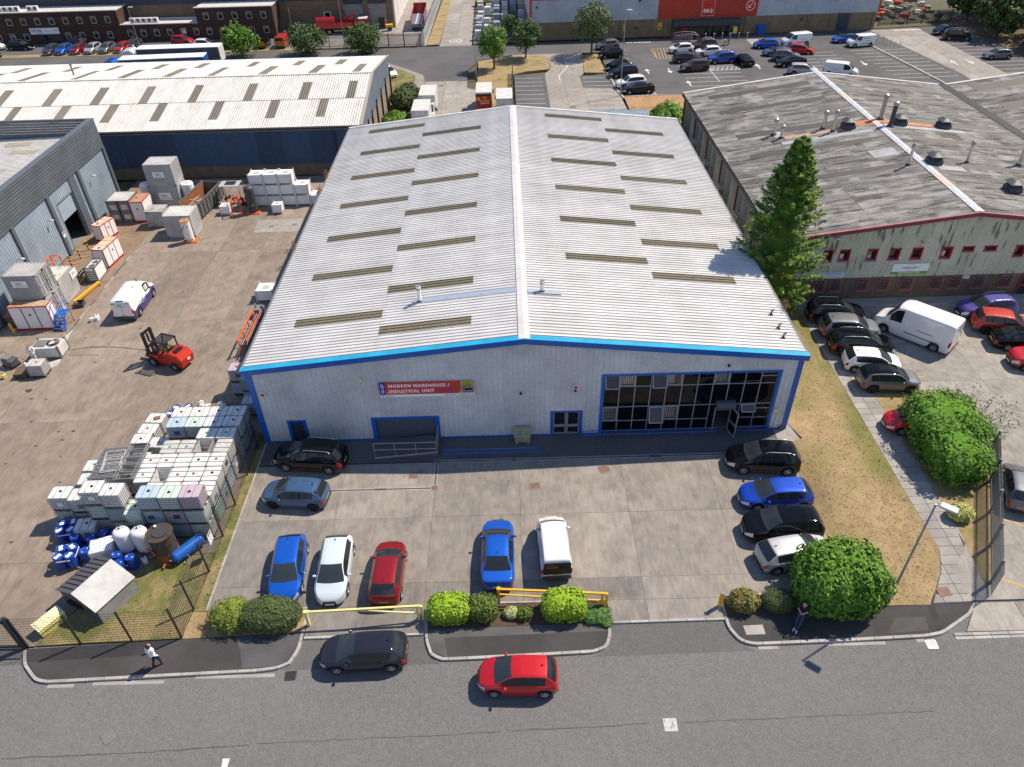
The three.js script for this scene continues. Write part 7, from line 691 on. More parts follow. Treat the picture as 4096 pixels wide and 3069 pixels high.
// ------------------------------------------------------------------ containers and plant units
const CGY=[0.9,1.0,1.1].map(k=>mat([0.47 * k,0.475 * k,0.48 * k],0.55,{map: rep(TX.dirt,4),...ds}));
const icr=(x,W,H)=>{x.fillStyle='#e9ebee';x.fillRect(0,0,W,H);txt(x,'icr.',W / 2,H * 0.42,H * 0.56,'#33284f','sans-serif',true,'center');txt(x,'the clean energy',W / 2,H * 0.82,H * 0.16,'#6f6c86','sans-serif',true,'center');};
function container(label,x0,x1,z0,z1,y0,h,m,o={}) {const t=thing(o.name || 'container',label,'container',[(x0 + x1) / 2,y0,(z0 + z1) / 2],0,o.group),w=(x1 - x0) / 2,d=(z1 - z0) / 2;obj('floor_frame',[box(-w,0,-d,w,0.14,-d + 0.12),box(-w,0,d - 0.12,w,0.14,d),box(-w,0,-d,-w + 0.12,0.14,d),box(w - 0.12,0,-d,w,0.14,d),box(-w + 0.1,0.1,-d + 0.1,w - 0.1,0.14,d - 0.1)],m,t);for (const a of [-1,1]) for (const b of [-1,1]) obj('corner_post',box(a * w - 0.07,0,b * d - 0.07,a * w + 0.07 * 0,h,b * d + 0.07 * 0).translate(a < 0 ? 0.07 : 0,0,b < 0 ? 0.07 : 0),m,t);
  const side=(nm,oo,U,N,len)=>{if (o.door === nm) {const g=grp('doors',t);for (const k of [0,1]) {const a=-len / 2 + k * len / 2 + 0.08,b=a + len / 2 - 0.12;obj('door_leaf',ribs(oo,U,up,N,a,b,0.14,h - 0.1,10,0.0,'box',0.01),m,g);const f=(u0,u1,y0,y1,n)=>{const p=oo.clone().addScaledVector(U,(u0 + u1) / 2).addScaledVector(N,0.03);return T(new THREE.BoxGeometry(Math.abs(U.x) > 0.5 ? u1 - u0 : 0.05,y1 - y0,Math.abs(U.x) > 0.5 ? 0.05 : u1 - u0),p.x,(y0 + y1) / 2,p.z);};obj('door_frame',[f(a,a + 0.08,0.14,h - 0.1),f(b - 0.08,b,0.14,h - 0.1),f(a,b,h - 0.2,h - 0.1),f(a,b,0.14,0.24),f(a,b,h * 0.48,h * 0.52)],m,g);obj('lock_bar',[f(a + 0.25,a + 0.29,0.2,h - 0.15),f(b - 0.3,b - 0.26,0.2,h - 0.15)],MT.galv,g);if (o.vents) for (const [p,q] of [[0.6,0.82],[0.16,0.36]]) obj('louvre',f(a + 0.18,b - 0.18,h * p,h * q),MT.whiteD,g);}} else obj('side_wall',ribs(oo,U,up,N,-len / 2 + 0.05,len / 2 - 0.05,0.12,h - 0.06,0.28,0.028,'trap',-0.02),m,t);};
  side('+z',V(0,0,d),XP,ZP,2 * w);side('-z',V(0,0,-d),XN,ZN,2 * w);side('+x',V(w,0,0),ZN,XP,2 * d);side('-x',V(-w,0,0),ZP,XN,2 * d);obj('roof',ribs(V(-w,h - 0.04,0),XP,ZP,up,0.03,2 * w - 0.03,-d + 0.03,d - 0.03,0.3,0.03,'trap',0),o.roof || m,t);obj('top_rail',[box(-w,h - 0.08,-d,w,h,-d + 0.08),box(-w,h - 0.08,d - 0.08,w,h,d),box(-w,h - 0.08,-d + 0.08,-w + 0.08,h,d - 0.08),box(w - 0.08,h - 0.08,-d + 0.08,w,h,d - 0.08)],m,t);
  if (o.sign) {const [sd,u,y,sw,sh]=o.sign,s=sign('name_board',sw,sh,t,icr,256);if (sd === '+z') s.position.set(u,y,d + 0.05);else {s.rotation.y=PI / 2;s.position.set(w + 0.05,y,-u);}} return t;}
const SC2='grey site containers in the yard';
container('lower grey container of the pair beside the blue steps',-41.55,-38.95,-17.95,-15.62,0.02,2.2,CGY[2],{door: '+x',group: SC2});container('upper grey container with name board facing the road, on another',-41.55,-38.95,-17.95,-15.62,2.24,2.2,CGY[0],{door: '+x',sign: ['+z',-0.75,1.15,1.25,0.62],group: SC2});container('pale container with name board on its side behind the stacked pair',-42.2,-39.2,-21.05,-18.4,0.02,2.32,CGY[2],{sign: ['+x',0.6,1.3,1.0,0.75],group: SC2,roof: mat([0.62,0.6,0.52],0.6,{map: rep(TX.stain,3),...ds})});
container('grey container with louvred double doors at the back of the yard',-41.8,-39.45,-36.7,-34.3,0.02,2.35,mat([0.22,0.215,0.215],0.6,{map: rep(TX.dirt,2),...ds}),{door: '+z',vents: 1,group: SC2,roof: CGY[2]});container('lower of two stacked containers at the back of the yard',-38.7,-35.6,-39.9,-37.6,0.02,2.35,CGY[1],{group: SC2,sign: ['+z',-0.6,0.9,1.3,0.8]});container('upper stacked container with name board in front of the navy wall',-38.5,-35.6,-39.9,-37.6,2.4,2.35,CGY[1],{group: SC2,sign: ['+z',-0.65,0.95,1.2,0.65]});container('ribbed pale grey container beside the white cylinder',-34.7,-31.95,-32.9,-30.5,0.02,2.3,CGY[2],{group: SC2,roof: mat([0.6,0.6,0.58],0.6,{map: rep(TX.dirt,3),...ds})});
{const t=thing('smooth_tank','smooth pale grey rectangular tank between the containers','tank',[-36.55,0,-33.6],0);const m=mat([0.45,0.46,0.43],0.6,{map: rep(TX.stain,3)});obj('tank_shell',box(-0.9,0.12,-0.85,0.85,1.7,0.75),m,t);obj('tank_lid',box(-0.95,1.7,-0.9,0.9,1.78,0.8),m,t);obj('tank_skid',[box(-0.8,0,-0.8,-0.6,0.12,0.7),box(0.5,0,-0.8,0.7,0.12,0.7)],MT.dgrey,t);}
function unit(label,x,z,w,d,h,turn,o={}) {const t=thing('plant_unit',label,'plant unit',[x,0,z],turn,'red framed white plant units'),W=w / 2,D=d / 2,rm=mat([0.42,0.015,0.02],0.5),e=0.07,n=o.n || 3;obj('unit_core',box(-W + 0.03,0.14,-D + 0.03,W - 0.03,h - 0.03,D - 0.03),MT.whiteD,t);for (let k=0;k < n;k++) for (const s of [-1,1]) obj('side_panel',box(-W + w * k / n + 0.05,0.2,s * D - 0.01,-W + w * (k + 1) / n - 0.05,h - 0.08,s * D + 0.012),MT.white,t);for (const s of [-1,1]) obj('end_panel',box(s * W - 0.012,0.2,-D + 0.07,s * W + 0.012,h - 0.08,D - 0.07),MT.white,t);for (let k=0;k < n;k++) obj('top_panel',box(-W + w * k / n + 0.04,h - 0.04,-D + 0.06,-W + w * (k + 1) / n - 0.04,h + 0.01,D - 0.06),o.rusty ? mat([0.5,0.28 + 0.06 * k,0.16 + 0.05 * k],0.7,{map: rep(TX.dirt,0.8)}) : mat([0.74,0.66 - 0.06 * k,0.52 - 0.08 * k],0.6,{map: rep(TX.dirt,0.9)}),t);
  for (const a of [-1,1]) for (const b of [-1,1]) obj('frame_post',box(a * (W - e / 2) - e / 2,0,b * (D - e / 2) - e / 2,a * (W - e / 2) + e / 2,h,b * (D - e / 2) + e / 2).scale(1.0,1,1.01),rm,t);for (const y of [0.02,h - e]) for (const b of [-1,1]) {obj('frame_rail',box(-W + e,y,b * D - 0.02,W - e,y + (y < 1 ? 0.16 : e),b * D + 0.02),rm,t);obj('frame_rail',box(b * W - 0.02,y,-D + e,b * W + 0.02,y + (y < 1 ? 0.16 : e),D - e),rm,t);} for (let k=1;k < n;k++) for (const b of [-1,1]) obj('frame_mullion',box(-W + w * k / n - 0.02,0.1,b * D - 0.015,-W + w * k / n + 0.02,h,b * D + 0.016),rm,t);obj('exhaust_stub',cyl(0.12,0.12,h,h + 0.06,-W + 0.4,0.05,14),MT.rust,t);obj('unit_notice',box(-0.1,h * 0.62,D + 0.013,0.1,h * 0.7,D + 0.018),MT.dgrey,t);return t;}
unit('red framed white unit with rusty brown top in front of the grey stack',-39.95,-15.0,3.1,1.0,2.25,0.03,{rusty: 1});unit('red framed white unit nearer the open roller door',-41.0,-31.1,2.05,1.05,1.7,PI / 2 - 0.28,{});unit('red framed white unit with stained top beside the fan unit',-38.55,-26.0,2.7,1.15,1.9,PI / 2 - 0.12,{});unit('narrow red framed unit between the grey containers',-38.75,-35.4,1.3,2.3,2.2,0,{n: 1,rusty: 1});
{const t=thing('fan_unit','white chiller with two top fans in a grey steel frame','chiller',[-38.5,0,-23.05],0.0),W=0.45,D=0.95,h=1.5;obj('chiller_case',box(-W + 0.04,0.15,-D + 0.08,W - 0.02,h - 0.18,D - 0.08),MT.white,t);const l=[];for (const a of [-1,1]) for (const b of [-1,1]) l.push(box(a * W - 0.05,0,b * D - 0.05,a * W + 0.05,h,b * D + 0.05));for (const y of [0,h - 0.1]) for (const b of [-1,1]) l.push(box(-W,y,b * D - 0.05,W,y + 0.1,b * D + 0.05),box(b * W - 0.05,y,-D,b * W + 0.05,y + 0.1,D));obj('frame',l,MT.mgrey,t);for (const z of [-0.4,0.3]) {const f=grp('fan',t);obj('fan_ring',T(new THREE.TorusGeometry(0.26,0.03,6,20),0,h - 0.17,z,PI / 2),MT.black,f);for (let k=0;k < 5;k++) obj('fan_blade',bc(0.2,0.01,0.1,Math.cos(k * 1.257) * 0.14,h - 0.165,z + Math.sin(k * 1.257) * 0.14,0.2,-k * 1.257),MT.black,f);} obj('louvre',[0,1,2,3].map(k=>box(-W + 0.1,0.3 + k * 0.22,D - 0.08,W - 0.1,0.4 + k * 0.22,D - 0.06)),MT.mgrey,t);}
solo('leaning_panels',[bc(0.9,0.06,1.7,-39.7,0.55,-22.6,0,0,0.9),bc(0.9,0.06,1.7,-39.95,0.6,-22.4,0,0.05,0.95),bc(0.05,0.05,2.0,-39.2,0.1,-22.6)],mat([0.2,0.2,0.21],0.6),'dark grey panels leaning beside the fan unit','panels');
{const b=thing('yellow_beam','long yellow lifting beam on the timber deck','beam',[-38.1,0,-19.95],0);obj('beam_web',bar(V(-0.33,0.3,1.75),V(0.3,0.22,-1.75),0.12,0.2),MT.yellow,b);obj('beam_flange',bar(V(-0.33,0.41,1.75),V(0.3,0.33,-1.75),0.22,0.03),MT.yellow,b);obj('beam_block',[bc(0.3,0.2,0.2,-0.3,0.1,1.6),bc(0.3,0.12,0.2,0.28,0.06,-1.6)],MT.wood,b);const c=thing('grey_crate','dark grey plastic crate at the end of the yellow beam','crate',[-38.0,0,-18.1],0.2);obj('crate_walls',[bc(0.7,0.35,0.04,0,0.2,0.38),bc(0.7,0.35,0.04,0,0.2,-0.38),bc(0.04,0.35,0.76,0.35,0.2,0),bc(0.04,0.35,0.76,-0.35,0.2,0),bc(0.7,0.03,0.76,0,0.03,0)],MT.dgrey,c);}
const openFrame=(label,x,z,w,d,h,turn,g)=>{const t=thing('lifting_frame',label,'steel frame',[x,0,z],turn,g),e=0.035;for (const a of [-1,1]) for (const b of [-1,1]) obj('frame_post',bar(V(a * w / 2,0,b * d / 2),V(a * w / 2 * 0.85,h,b * d / 2 * 0.85),0.07),MT.orange,t);for (const [y,k] of [[0.05,1],[h,0.85]]) for (const b of [-1,1]) {obj('frame_rail',bar(V(-w / 2 * k,y,b * d / 2 * k),V(w / 2 * k,y,b * d / 2 * k),0.07),MT.orange,t);obj('frame_rail',bar(V(b * w / 2 * k,y,-d / 2 * k),V(b * w / 2 * k,y,d / 2 * k),0.07),MT.orange,t);} obj('frame_brace',bar(V(-w / 2 * 0.85,h,0),V(w / 2 * 0.85,h,0),0.06),MT.orange,t);};openFrame('orange open frame against the blue grey wall',-42.3,-23.2,0.95,1.9,1.8,0.03);openFrame('orange open frame beside the glass sided enclosure',-29.15,-35.6,1.0,1.5,1.55,0.3);
{const t=thing('orange_rack','long orange steel rack standing along the warehouse eaves','rack',[-21.6,0,-12.2],0);for (const z of [-2,-0.7,0.7,2]) obj('rack_post',bar(V(-0.2,0,z),V(-0.2,1.4,z),0.08),MT.orange,t);obj('rack_beam',[bar(V(-0.2,1.4,-2.2),V(-0.2,1.4,2.2),0.1),bar(V(-0.2,0.7,-2.2),V(-0.2,0.7,2.2),0.08),bar(V(0.5,1.4,-2.2),V(0.5,1.4,2.2),0.1)],MT.orange,t);for (let k=0;k < 7;k++) obj('stored_bar',rod(V(-0.1 + k * 0.09,0.85 + (k % 2) * 0.08,-2.4),V(-0.1 + k * 0.09,0.85 + (k % 2) * 0.08,2.0),0.045),k % 2 ? MT.galv : MT.dgrey,t);obj('stored_box',bc(0.6,0.4,0.9,0.2,0.2,0.9),MT.mgrey,t);}
{const t=thing('wrapped_machine','grey pump set with covers standing by the warehouse wall','machine',[-21.6,0,-15.6],0.1);obj('machine_base',bc(1.3,0.15,1.5,0,0.08,0),MT.dgrey,t);obj('pump_case',[rbox(-0.5,0.15,-0.6,0.1,0.8,0.2,0.1),T(new THREE.CylinderGeometry(0.28,0.28,0.7,16),0.2,0.5,0.35,PI / 2,0,0)],MT.mgrey,t);obj('pump_pipes',[tube([V(0.3,0.5,0.6),V(0.5,0.9,0.5),V(0.3,1.0,0),V(0,0.8,-0.3)],0.07),rod(V(-0.4,0.8,-0.3),V(-0.4,1.1,-0.3),0.08)],MT.galv,t);}
// white bunded fuel tanks
const BG={};function bunded(x,y,z,label,group,turn=0,hat) {if (!BG.a) {BG.a=fin(rbox(-0.68,0.14,-0.66,0.68,1.1,0.66,0.08));BG.b=fin([...[-1,1].flatMap(a=>[-1,1].map(b=>box(a * 0.7 - 0.06,0.0,b * 0.68 - 0.06,a * 0.7 + 0.06,1.2,b * 0.68 + 0.06))),box(-0.66,0.04,-0.5,0.66,0.14,-0.3),box(-0.66,0.04,0.3,0.66,0.14,0.5)]);BG.c=fin([bc(0.55,0.04,0.5,0.1,1.12,0.05)]);BG.d=fin([bc(0.5,0.1,0.01,0,0.45,0.668),bc(0.2,0.1,0.01,-0.05,0.8,0.668)]);} const t=thing('bunded_tank',label,'fuel tank',[x,y,z],turn,group);pm('tank_body',BG.a,MT.white,t);pm('corner_posts',BG.b,MT.whiteD,t);pm('access_hatch',BG.c,hat || mat([0.45,0.45,0.4],0.6),t);pm('tank_markings',BG.d,MT.dgrey,t);return t;}
[3,3,3,2,1].forEach((n,i)=>{for (let k=0;k < n;k++) bunded(-27.05 + i * 1.52,0.01 + k * 1.2,-37.9,k === n - 1 ? (i < 3 ? 'white bunded tank at the top of a three high column' : i === 3 ? 'white bunded tank on top of the two high column' : 'single white bunded tank at the end of the row') : k === 0 ? 'white bunded tank at the foot of the stacked row' : 'white bunded tank in the middle of a three high column','white bunded tanks stacked at the back of the yard');});bunded(-21.85,0,-18.6,'white bunded tank with stained lid beside the warehouse eaves',null);bunded(-29.0 + 4.1,0,-35.8,'small white tank with a red cap in front of the stacked row',null).scale.set(0.68,0.9,0.68);bunded(-30.35,0,-35.8,'small white tank with a red cap beside the skip',null).scale.set(0.68,0.9,0.68);
{const t=thing('long_bunded_tank','long white bunded tank with coiled cables on top','fuel tank',[-37.05,0,-11.05],0.03);obj('tank_body',rbox(-1.05,0.12,-0.68,1.05,1.0,0.68,0.07),MT.whiteD,t);for (const a of [-1,1]) for (const b of [-1,1]) obj('corner_post',box(a * 1.02 - 0.07,0,b * 0.66 - 0.07,a * 1.02 + 0.07,1.12,b * 0.66 + 0.07),MT.mgrey,t);obj('access_hatch',bc(0.9,0.06,0.9,-0.5,1.03,0),MT.mgrey,t);for (let k=0;k < 4;k++) {const P=[];for (let i=0;i <= 20;i++) {const a=i / 20 * 2 * PI * 1.6;P.push(V(0.35 + k * 0.06 + Math.cos(a) * (0.3 + 0.03 * k),1.05 + 0.02 * i / 5,Math.sin(a) * (0.35 + 0.04 * k)));} obj('cable_coil',tube(P,0.018,50,5),MT.black,t);} obj('tank_markings',[bc(0.01,0.2,0.5,1.056,0.55,0.1)],MT.dgrey,t);}
ibc(-36.65,0,-8.4,0.05,'dirty','red','dirty white caged tank with red lid beside the long bunded tank',null);{const t=thing('pallet_heap','low heap of dark timber pallets beside the caged tank','pallets',[-37.9,0,-8.3],0.1);for (let l=0;l < 4;l++) for (let k=0;k < 6;k++) obj('pallet_board',bc(0.95,0.03,0.12,rr(-0.03,0.03),0.12 + l * 0.12,-0.45 + k * 0.18),MT.wood,t);for (const x of [-0.4,0,0.4]) obj('pallet_bearer',bc(0.09,0.46,1.05,x,0.25,0),mat([0.10,0.07,0.05],0.9),t);}
{const t=thing('pressure_washer','black and grey pressure washer with trailing hose','pressure washer',[-39.4,0,-9.55],-0.4);obj('washer_shell',[rbox(-0.55,0.15,-0.35,0.45,0.7,0.35,0.15)],mat([0.09,0.09,0.1],0.5),t);obj('washer_hood',rbox(-0.4,0.68,-0.3,0.1,0.86,0.3,0.1),MT.mgrey,t);for (const s of [-1,1]) for (const x of [-0.4,0.3]) obj('washer_wheel',T(new THREE.CylinderGeometry(0.16,0.16,0.08,16),x,0.16,s * 0.36,PI / 2),MT.blackR,t);obj('washer_handle',tube([V(-0.5,0.6,-0.28),V(-0.75,0.95,-0.28),V(-0.75,0.95,0.28),V(-0.5,0.6,0.28)],0.02),MT.black,t);obj('washer_dial',T(new THREE.CylinderGeometry(0.07,0.07,0.04,12),0.3,0.6,0.36,PI / 2),MT.yellow,t);obj('washer_hose',tube([V(0.4,0.5,0),V(0.8,0.9,-0.2),V(0.9,0.15,-0.6),V(1.5,0.04,-0.3),V(1.7,0.04,0.3),V(1.3,0.05,0.5)],0.018,40),MT.black,t);const d=thing('white_canister','slim white canister beside the pallet heap','canister',[-38.15,0,-9.2]);obj('canister_body',lathe([[0,0],[0.12,0],[0.13,0.03],[0.13,0.4],[0.08,0.5],[0.05,0.55],[0,0.55]],16),MT.white,d);obj('canister_cap',cyl(0.05,0.05,0.55,0.6),MT.dgrey,d);}
{const w=mat([0.6,0.6,0.58],0.25,{map: rep(TX.dirt,1)});const P=(l)=>l.map(q=>xz(0,1,...q));struct('foam_spill',flat(P([[545,1250],[635,1185],[600,1230],[575,1290],[555,1270]]),0.012),w);struct('foam_spill',flat(P([[400,1480],[530,1435],[500,1490],[430,1525],[400,1510]]),0.012),w);}
{const t=thing('rubbish_skip','dark wheeled bin with red lid at the foot of the grey wall','bin',[-41.95,0,-15.4],0),m=mat([0.07,0.065,0.065],0.6);obj('bin_body',rbox(-0.45,0.12,-0.55,0.45,1.15,0.55,0.08),m,t);obj('bin_lid',[bc(1.0,0.06,1.2,0,1.22,0,0.08,0,0.05)],mat([0.36,0.07,0.05],0.6),t);for (const x of [-0.35,0.35]) obj('bin_castor',cyl(0.07,0.07,0,0.12,x,0.4,10),MT.black,t);const y=thing('yellow_bollard','bent yellow bollard in front of the red framed unit','bollard',[-41.6,0,-14.1],0);obj('bollard_post',bar(V(0,0,0),V(-0.08,0.95,0),0.13),MT.yellow,y);obj('bollard_arm',bar(V(0,0.35,0),V(0.22,0.4,0.05),0.1),MT.yellow,y);}
for (const [x,z,l] of [[-41.76,-26.69,'nearer the orange frame'],[-42.09,-25.48,'closest to the grey wall'],[-41.73,-28.43,'by the open roller door']]) {const t=thing('striped_bollard',`black and yellow striped bollard ${l}`,'bollard',[x,0,z],0,'striped door bollards');for (let k=0;k < 6;k++) obj('bollard_band',cyl(0.07,0.07,k * 0.17,k * 0.17 + 0.17,0,0,12),k % 2 ? MT.yellow : MT.black,t);obj('bollard_foot',bc(0.7,0.08,0.14,0.3,0.04,-0.2,0,0.6),mat([0.5,0.28,0.1],0.7),t);}
{const t=thing('white_cylinder','tall white insulated cylinder with rusty top on an orange base','cylinder',[-32.2,0,-29.65],0.2);obj('base_plate',bc(1.25,0.1,1.05,0,0.06,0),MT.orange,t);obj('cylinder_shell',lathe([[0,0.12],[0.4,0.12],[0.44,0.2],[0.44,2.12],[0.42,2.2],[0,2.2]],28),MT.white,t);obj('cylinder_top',[cyl(0.46,0.46,2.18,2.26,0,0,28),cyl(0.05,0.05,2.26,2.42,0.05,0,8)],mat([0.5,0.24,0.07],0.6),t);for (const [a,y] of [[2.0,1.75],[2.3,1.45],[1.2,1.75],[1.9,0.35],[1.4,0.3],[2.4,0.3],[0.9,0.35]]) obj('pipe_stub',rod(V(Math.cos(a) * 0.4,y,Math.sin(a) * 0.4),V(Math.cos(a) * 0.52,y,Math.sin(a) * 0.52),0.06,10),MT.dgrey,t);}
{const t=thing('black_cylinder','tall black cylinder on an orange base beside the stacked tanks','cylinder',[-27.55,0,-35.9],0);obj('base_plate',bc(1.5,0.1,1.1,0,0.06,0),MT.orange,t);obj('cylinder_shell',lathe([[0,0.12],[0.45,0.12],[0.5,0.22],[0.5,2.6],[0.44,2.78],[0.25,2.9],[0,2.94]],28),MT.dgrey,t);obj('cylinder_ring',[cyl(0.52,0.52,0.7,0.76,0,0,26),cyl(0.52,0.52,2.3,2.36,0,0,26)],MT.dgrey,t);obj('gauge',rod(V(0.2,1.0,0.45),V(0.25,1.0,0.6),0.06),MT.steel,t);for (const [x,z,h] of [[-39.3,-38.6,2.4],[-35.0,-38.8,2.3]]) {const c=thing('white_silo',h > 2.35 ? 'white round tank left of the stacked containers' : 'white round tank right of the stacked containers','tank',[x,0,z],0);obj('silo_shell',lathe([[0,0.02],[0.62,0.02],[0.64,0.1],[0.64,h - 0.15],[0.55,h - 0.02],[0,h]],28),MT.white,c);obj('silo_lid',cyl(0.22,0.2,h,h + 0.08,0.1,0.1,16),MT.whiteD,c);}}
{const t=thing('roll_off_skip','long grey ribbed skip with rusty inside and scrap timber','skip',[-33.2,0,-37.3],-0.12),W=1.05,L=2.9,h=1.75,gm=mat([0.13,0.14,0.145],0.6,{map: rep(TX.dirt,2)});for (const s of [-1,1]) {obj('skip_side',box(s * W - 0.04,0.25,-L,s * W + 0.04,h,L),gm,t);obj('skip_lining',box(s * (W - 0.06) - 0.015,0.3,-L + 0.05,s * (W - 0.06) + 0.015,h - 0.02,L - 0.05),MT.rust,t);for (let k=0;k < 8;k++) obj('skip_rib',box(s * W + (s > 0 ? 0.04 : -0.12),0.25,-L + 0.2 + k * 0.76,s * W + (s > 0 ? 0.12 : -0.04),h,-L + 0.32 + k * 0.76),gm,t);obj('skip_runner',box(s * 0.5 - 0.08,0,-L,s * 0.5 + 0.08,0.25,L),MT.black,t);obj('top_rail',box(s * W - 0.07,h,-L,s * W + 0.07,h + 0.1,L),gm,t);obj('skip_end',box(-W,0.25,s * L - 0.04,W,s > 0 ? h - 0.2 : h,s * L + 0.04),gm,t);} obj('skip_floor',box(-W,0.22,-L,W,0.3,L),MT.rust,t);for (let k=0;k < 14;k++) obj('scrap_timber',bc(0.1,0.05,rr(0.9,1.7),rr(-0.7,0.7),rr(0.7,1.4),rr(-0.2,1.8),rr(-0.3,0.3),rr(-0.8,0.8),rr(-0.2,0.2)),mat([0.4,0.33,0.27],0.9),t);}
{const t=thing('glass_enclosure','glass sided enclosure full of red pumps','enclosure',[-30.3,0,-38.5],0),W=1.05,D=0.75,h=2.1;for (const a of [-1,1]) for (const b of [-1,1]) obj('frame_post',box(a * W - 0.03,0,b * D - 0.03,a * W + 0.03,h,b * D + 0.03),MT.galv,t);obj('roof_sheet',box(-W,h,-D,W,h + 0.04,D),mat([0.4,0.42,0.42],0.5),t);for (let k=0;k < 5;k++) obj('roof_slat',box(-0.5,h + 0.06,-0.5 + k * 0.2,0.6,h + 0.1,-0.42 + k * 0.2),MT.dgrey,t);obj('glass_panel',box(-W + 0.03,0.9,D - 0.01,W - 0.03,h,D + 0.0),new THREE.MeshPhysicalMaterial({color: 0xffffff,transmission: 1,thickness: 0,roughness: 0.05}),t);for (let k=0;k < 5;k++) {obj('red_pump',[T(new THREE.CylinderGeometry(0.14,0.14,0.5,14),-0.8 + k * 0.4,0.5 + (k % 2) * 0.15,0.1,PI / 2),rod(V(-0.8 + k * 0.4,0.1,0.1),V(-0.8 + k * 0.4,0.9,0.1),0.05)],k % 2 ? MT.red : MT.dgrey,t);} const c=thing('dark_pumps','row of dark pumps and pipes beside the orange frame','pumps',[-28.4,0,-38.0],0);for (let k=0;k < 5;k++) obj('pump',[cyl(0.16,0.16,0.1,0.7,-0.8 + k * 0.4,0,12),T(new THREE.SphereGeometry(0.17,10,8),-0.8 + k * 0.4,0.72,0)],k % 3 ? MT.dgrey : MT.red,c);obj('pump_skid',bc(2.2,0.12,0.8,0,0.06,0),MT.black,c);}
{// blue steps
  const t=thing('platform_steps','blue mobile steps with platform beside the red framed unit','steps',[-37.9,0,-15.2],0),bm=mat([0.01,0.12,0.5],0.45);obj('platform',bc(0.9,0.05,0.9,0,1.1,-0.2),bm,t);for (const a of [-1,1]) {for (const z of [-0.6,0.2]) obj('leg',bar(V(a * 0.42,0,z + (z > 0 ? 0.6 : 0)),V(a * 0.42,1.1,z),0.04),bm,t);obj('handrail',tube([V(a * 0.44,0.3,1.0),V(a * 0.44,1.2,0.8),V(a * 0.44,2.0,0.2),V(a * 0.44,2.05,-0.6)],0.02),bm,t);for (const z of [-0.6,0.2]) obj('rail_post',bar(V(a * 0.44,1.1,z),V(a * 0.44,2.05,z),0.03),bm,t);obj('stringer',bar(V(a * 0.42,1.08,0.25),V(a * 0.42,0.1,1.0),0.05,0.1),bm,t);obj('brace',bar(V(a * 0.42,0.1,-0.6),V(a * 0.42,1.0,0.2),0.03),bm,t);} for (let k=0;k < 4;k++) obj('step',bc(0.8,0.03,0.22,0,0.25 + k * 0.22,0.92 - k * 0.18),bm,t);for (const a of [-1,1]) for (const z of [-0.6,0.95]) obj('castor',T(new THREE.CylinderGeometry(0.06,0.06,0.05,10),a * 0.42,0.06,z,0,0,PI / 2),MT.black,t);}
// steel and pallets at the merchant's yard far behind
{const c=[[0.62,0.65,0.68],[0.4,0.48,0.56],[0.72,0.72,0.69],[0.3,0.36,0.44],[0.5,0.52,0.5]].map(k=>mat(k,0.5,{map: rep(TX.dirt,2)}));let n=0;for (let r=0;r < 11;r++) for (let k=0;k < 6;k++) {const x=-5.2 + k * 1.6 + rr(-0.2,0.2) + (r > 6 ? 0 : 0),z=-104.5 - r * 3.1;if (rnd() < 0.18 || (r < 2 && k > 2)) continue;const h=rr(0.7,1.5),t=thing('wrapped_pallet',`${['pale', 'blue', 'white', 'dark blue', 'grey'][n % 5]} wrapped pallet of goods in the merchant yard`,'pallet load',[x,0,z],rr(-0.1,0.1),'wrapped pallets in the merchant yard');obj('pallet_base',bc(1.15,0.14,1.0,0,0.07,0),MT.wood,t);obj('wrapped_load',rbox(-0.55,0.14,-0.48,0.55,0.14 + h,0.48,0.08),c[n % 5],t);n++;}}
{const p=at(1,0,1020,250);for (const [dx,h,m,l] of [[-2.2,2.0,PAINT.slate,'blue cage stack against the works doors'],[-0.5,3.0,MT.galv,'tall wire cage stack against the works doors'],[1.4,1.8,MT.dgrey,'dark crate stack against the works doors'],[3.2,3.2,MT.wood,'tall timber crate stack against the works doors']]) {const t=thing('crate_stack',l,'crates',[p.x + dx,0,p.z - 1.5],0,'stacks against the works doors');for (let k=0;k < h / 0.62;k++) obj('crate',rbox(-0.6,k * 0.62,-0.5,0.6,k * 0.62 + 0.58,0.5,0.04),m,t);} const y=at(1,0,1150,270),t=thing('yellow_roller','small yellow site roller behind the steel gate','roller',[y.x,0,y.z - 0.6],0.3);obj('roller_drum',T(new THREE.CylinderGeometry(0.4,0.4,1.1,16),0,0.4,0,PI / 2),MT.dgrey,t);obj('roller_body',bc(1.4,0.5,0.9,0,0.85,0),MT.yellow,t);obj('roller_frame',[bar(V(-0.6,1.0,0.4),V(-0.6,1.9,0.4),0.06),bar(V(-0.6,1.0,-0.4),V(-0.6,1.9,-0.4),0.06),bar(V(-0.6,1.9,0.4),V(-0.6,1.9,-0.4),0.06)],MT.yellow,t);}
{const p=at(1,0,1960,60),t=thing('yellow_excavator','yellow excavator with folded arm at the far merchant yard','excavator',[p.x,0,p.z - 1.5],0.4);obj('tracks',[bc(2.6,0.6,0.5,0,0.3,0.8),bc(2.6,0.6,0.5,0,0.3,-0.8)],MT.black,t);obj('house',[rbox(-1.3,0.7,-0.9,0.9,1.6,0.9,0.1)],MT.yellow,t);obj('cab',rbox(0.0,0.9,0.0,0.95,2.4,0.85,0.08),MT.black,t);obj('boom',[bar(V(0.8,1.3,-0.3),V(2.4,3.2,-0.3),0.35),bar(V(2.4,3.2,-0.3),V(3.3,1.2,-0.3),0.28)],MT.yellow,t);obj('bucket',bc(0.6,0.6,0.7,3.2,0.8,-0.3,0,0,0.5),MT.dgrey,t);}
// blue container roof behind the warehouse
container('blue grey container behind the warehouse by the dry grass',10.4,17.0,-57.4,-54.9,0.0,2.5,mat([0.22,0.33,0.42],0.6,{map: rep(TX.dirt,3),...ds}),{});
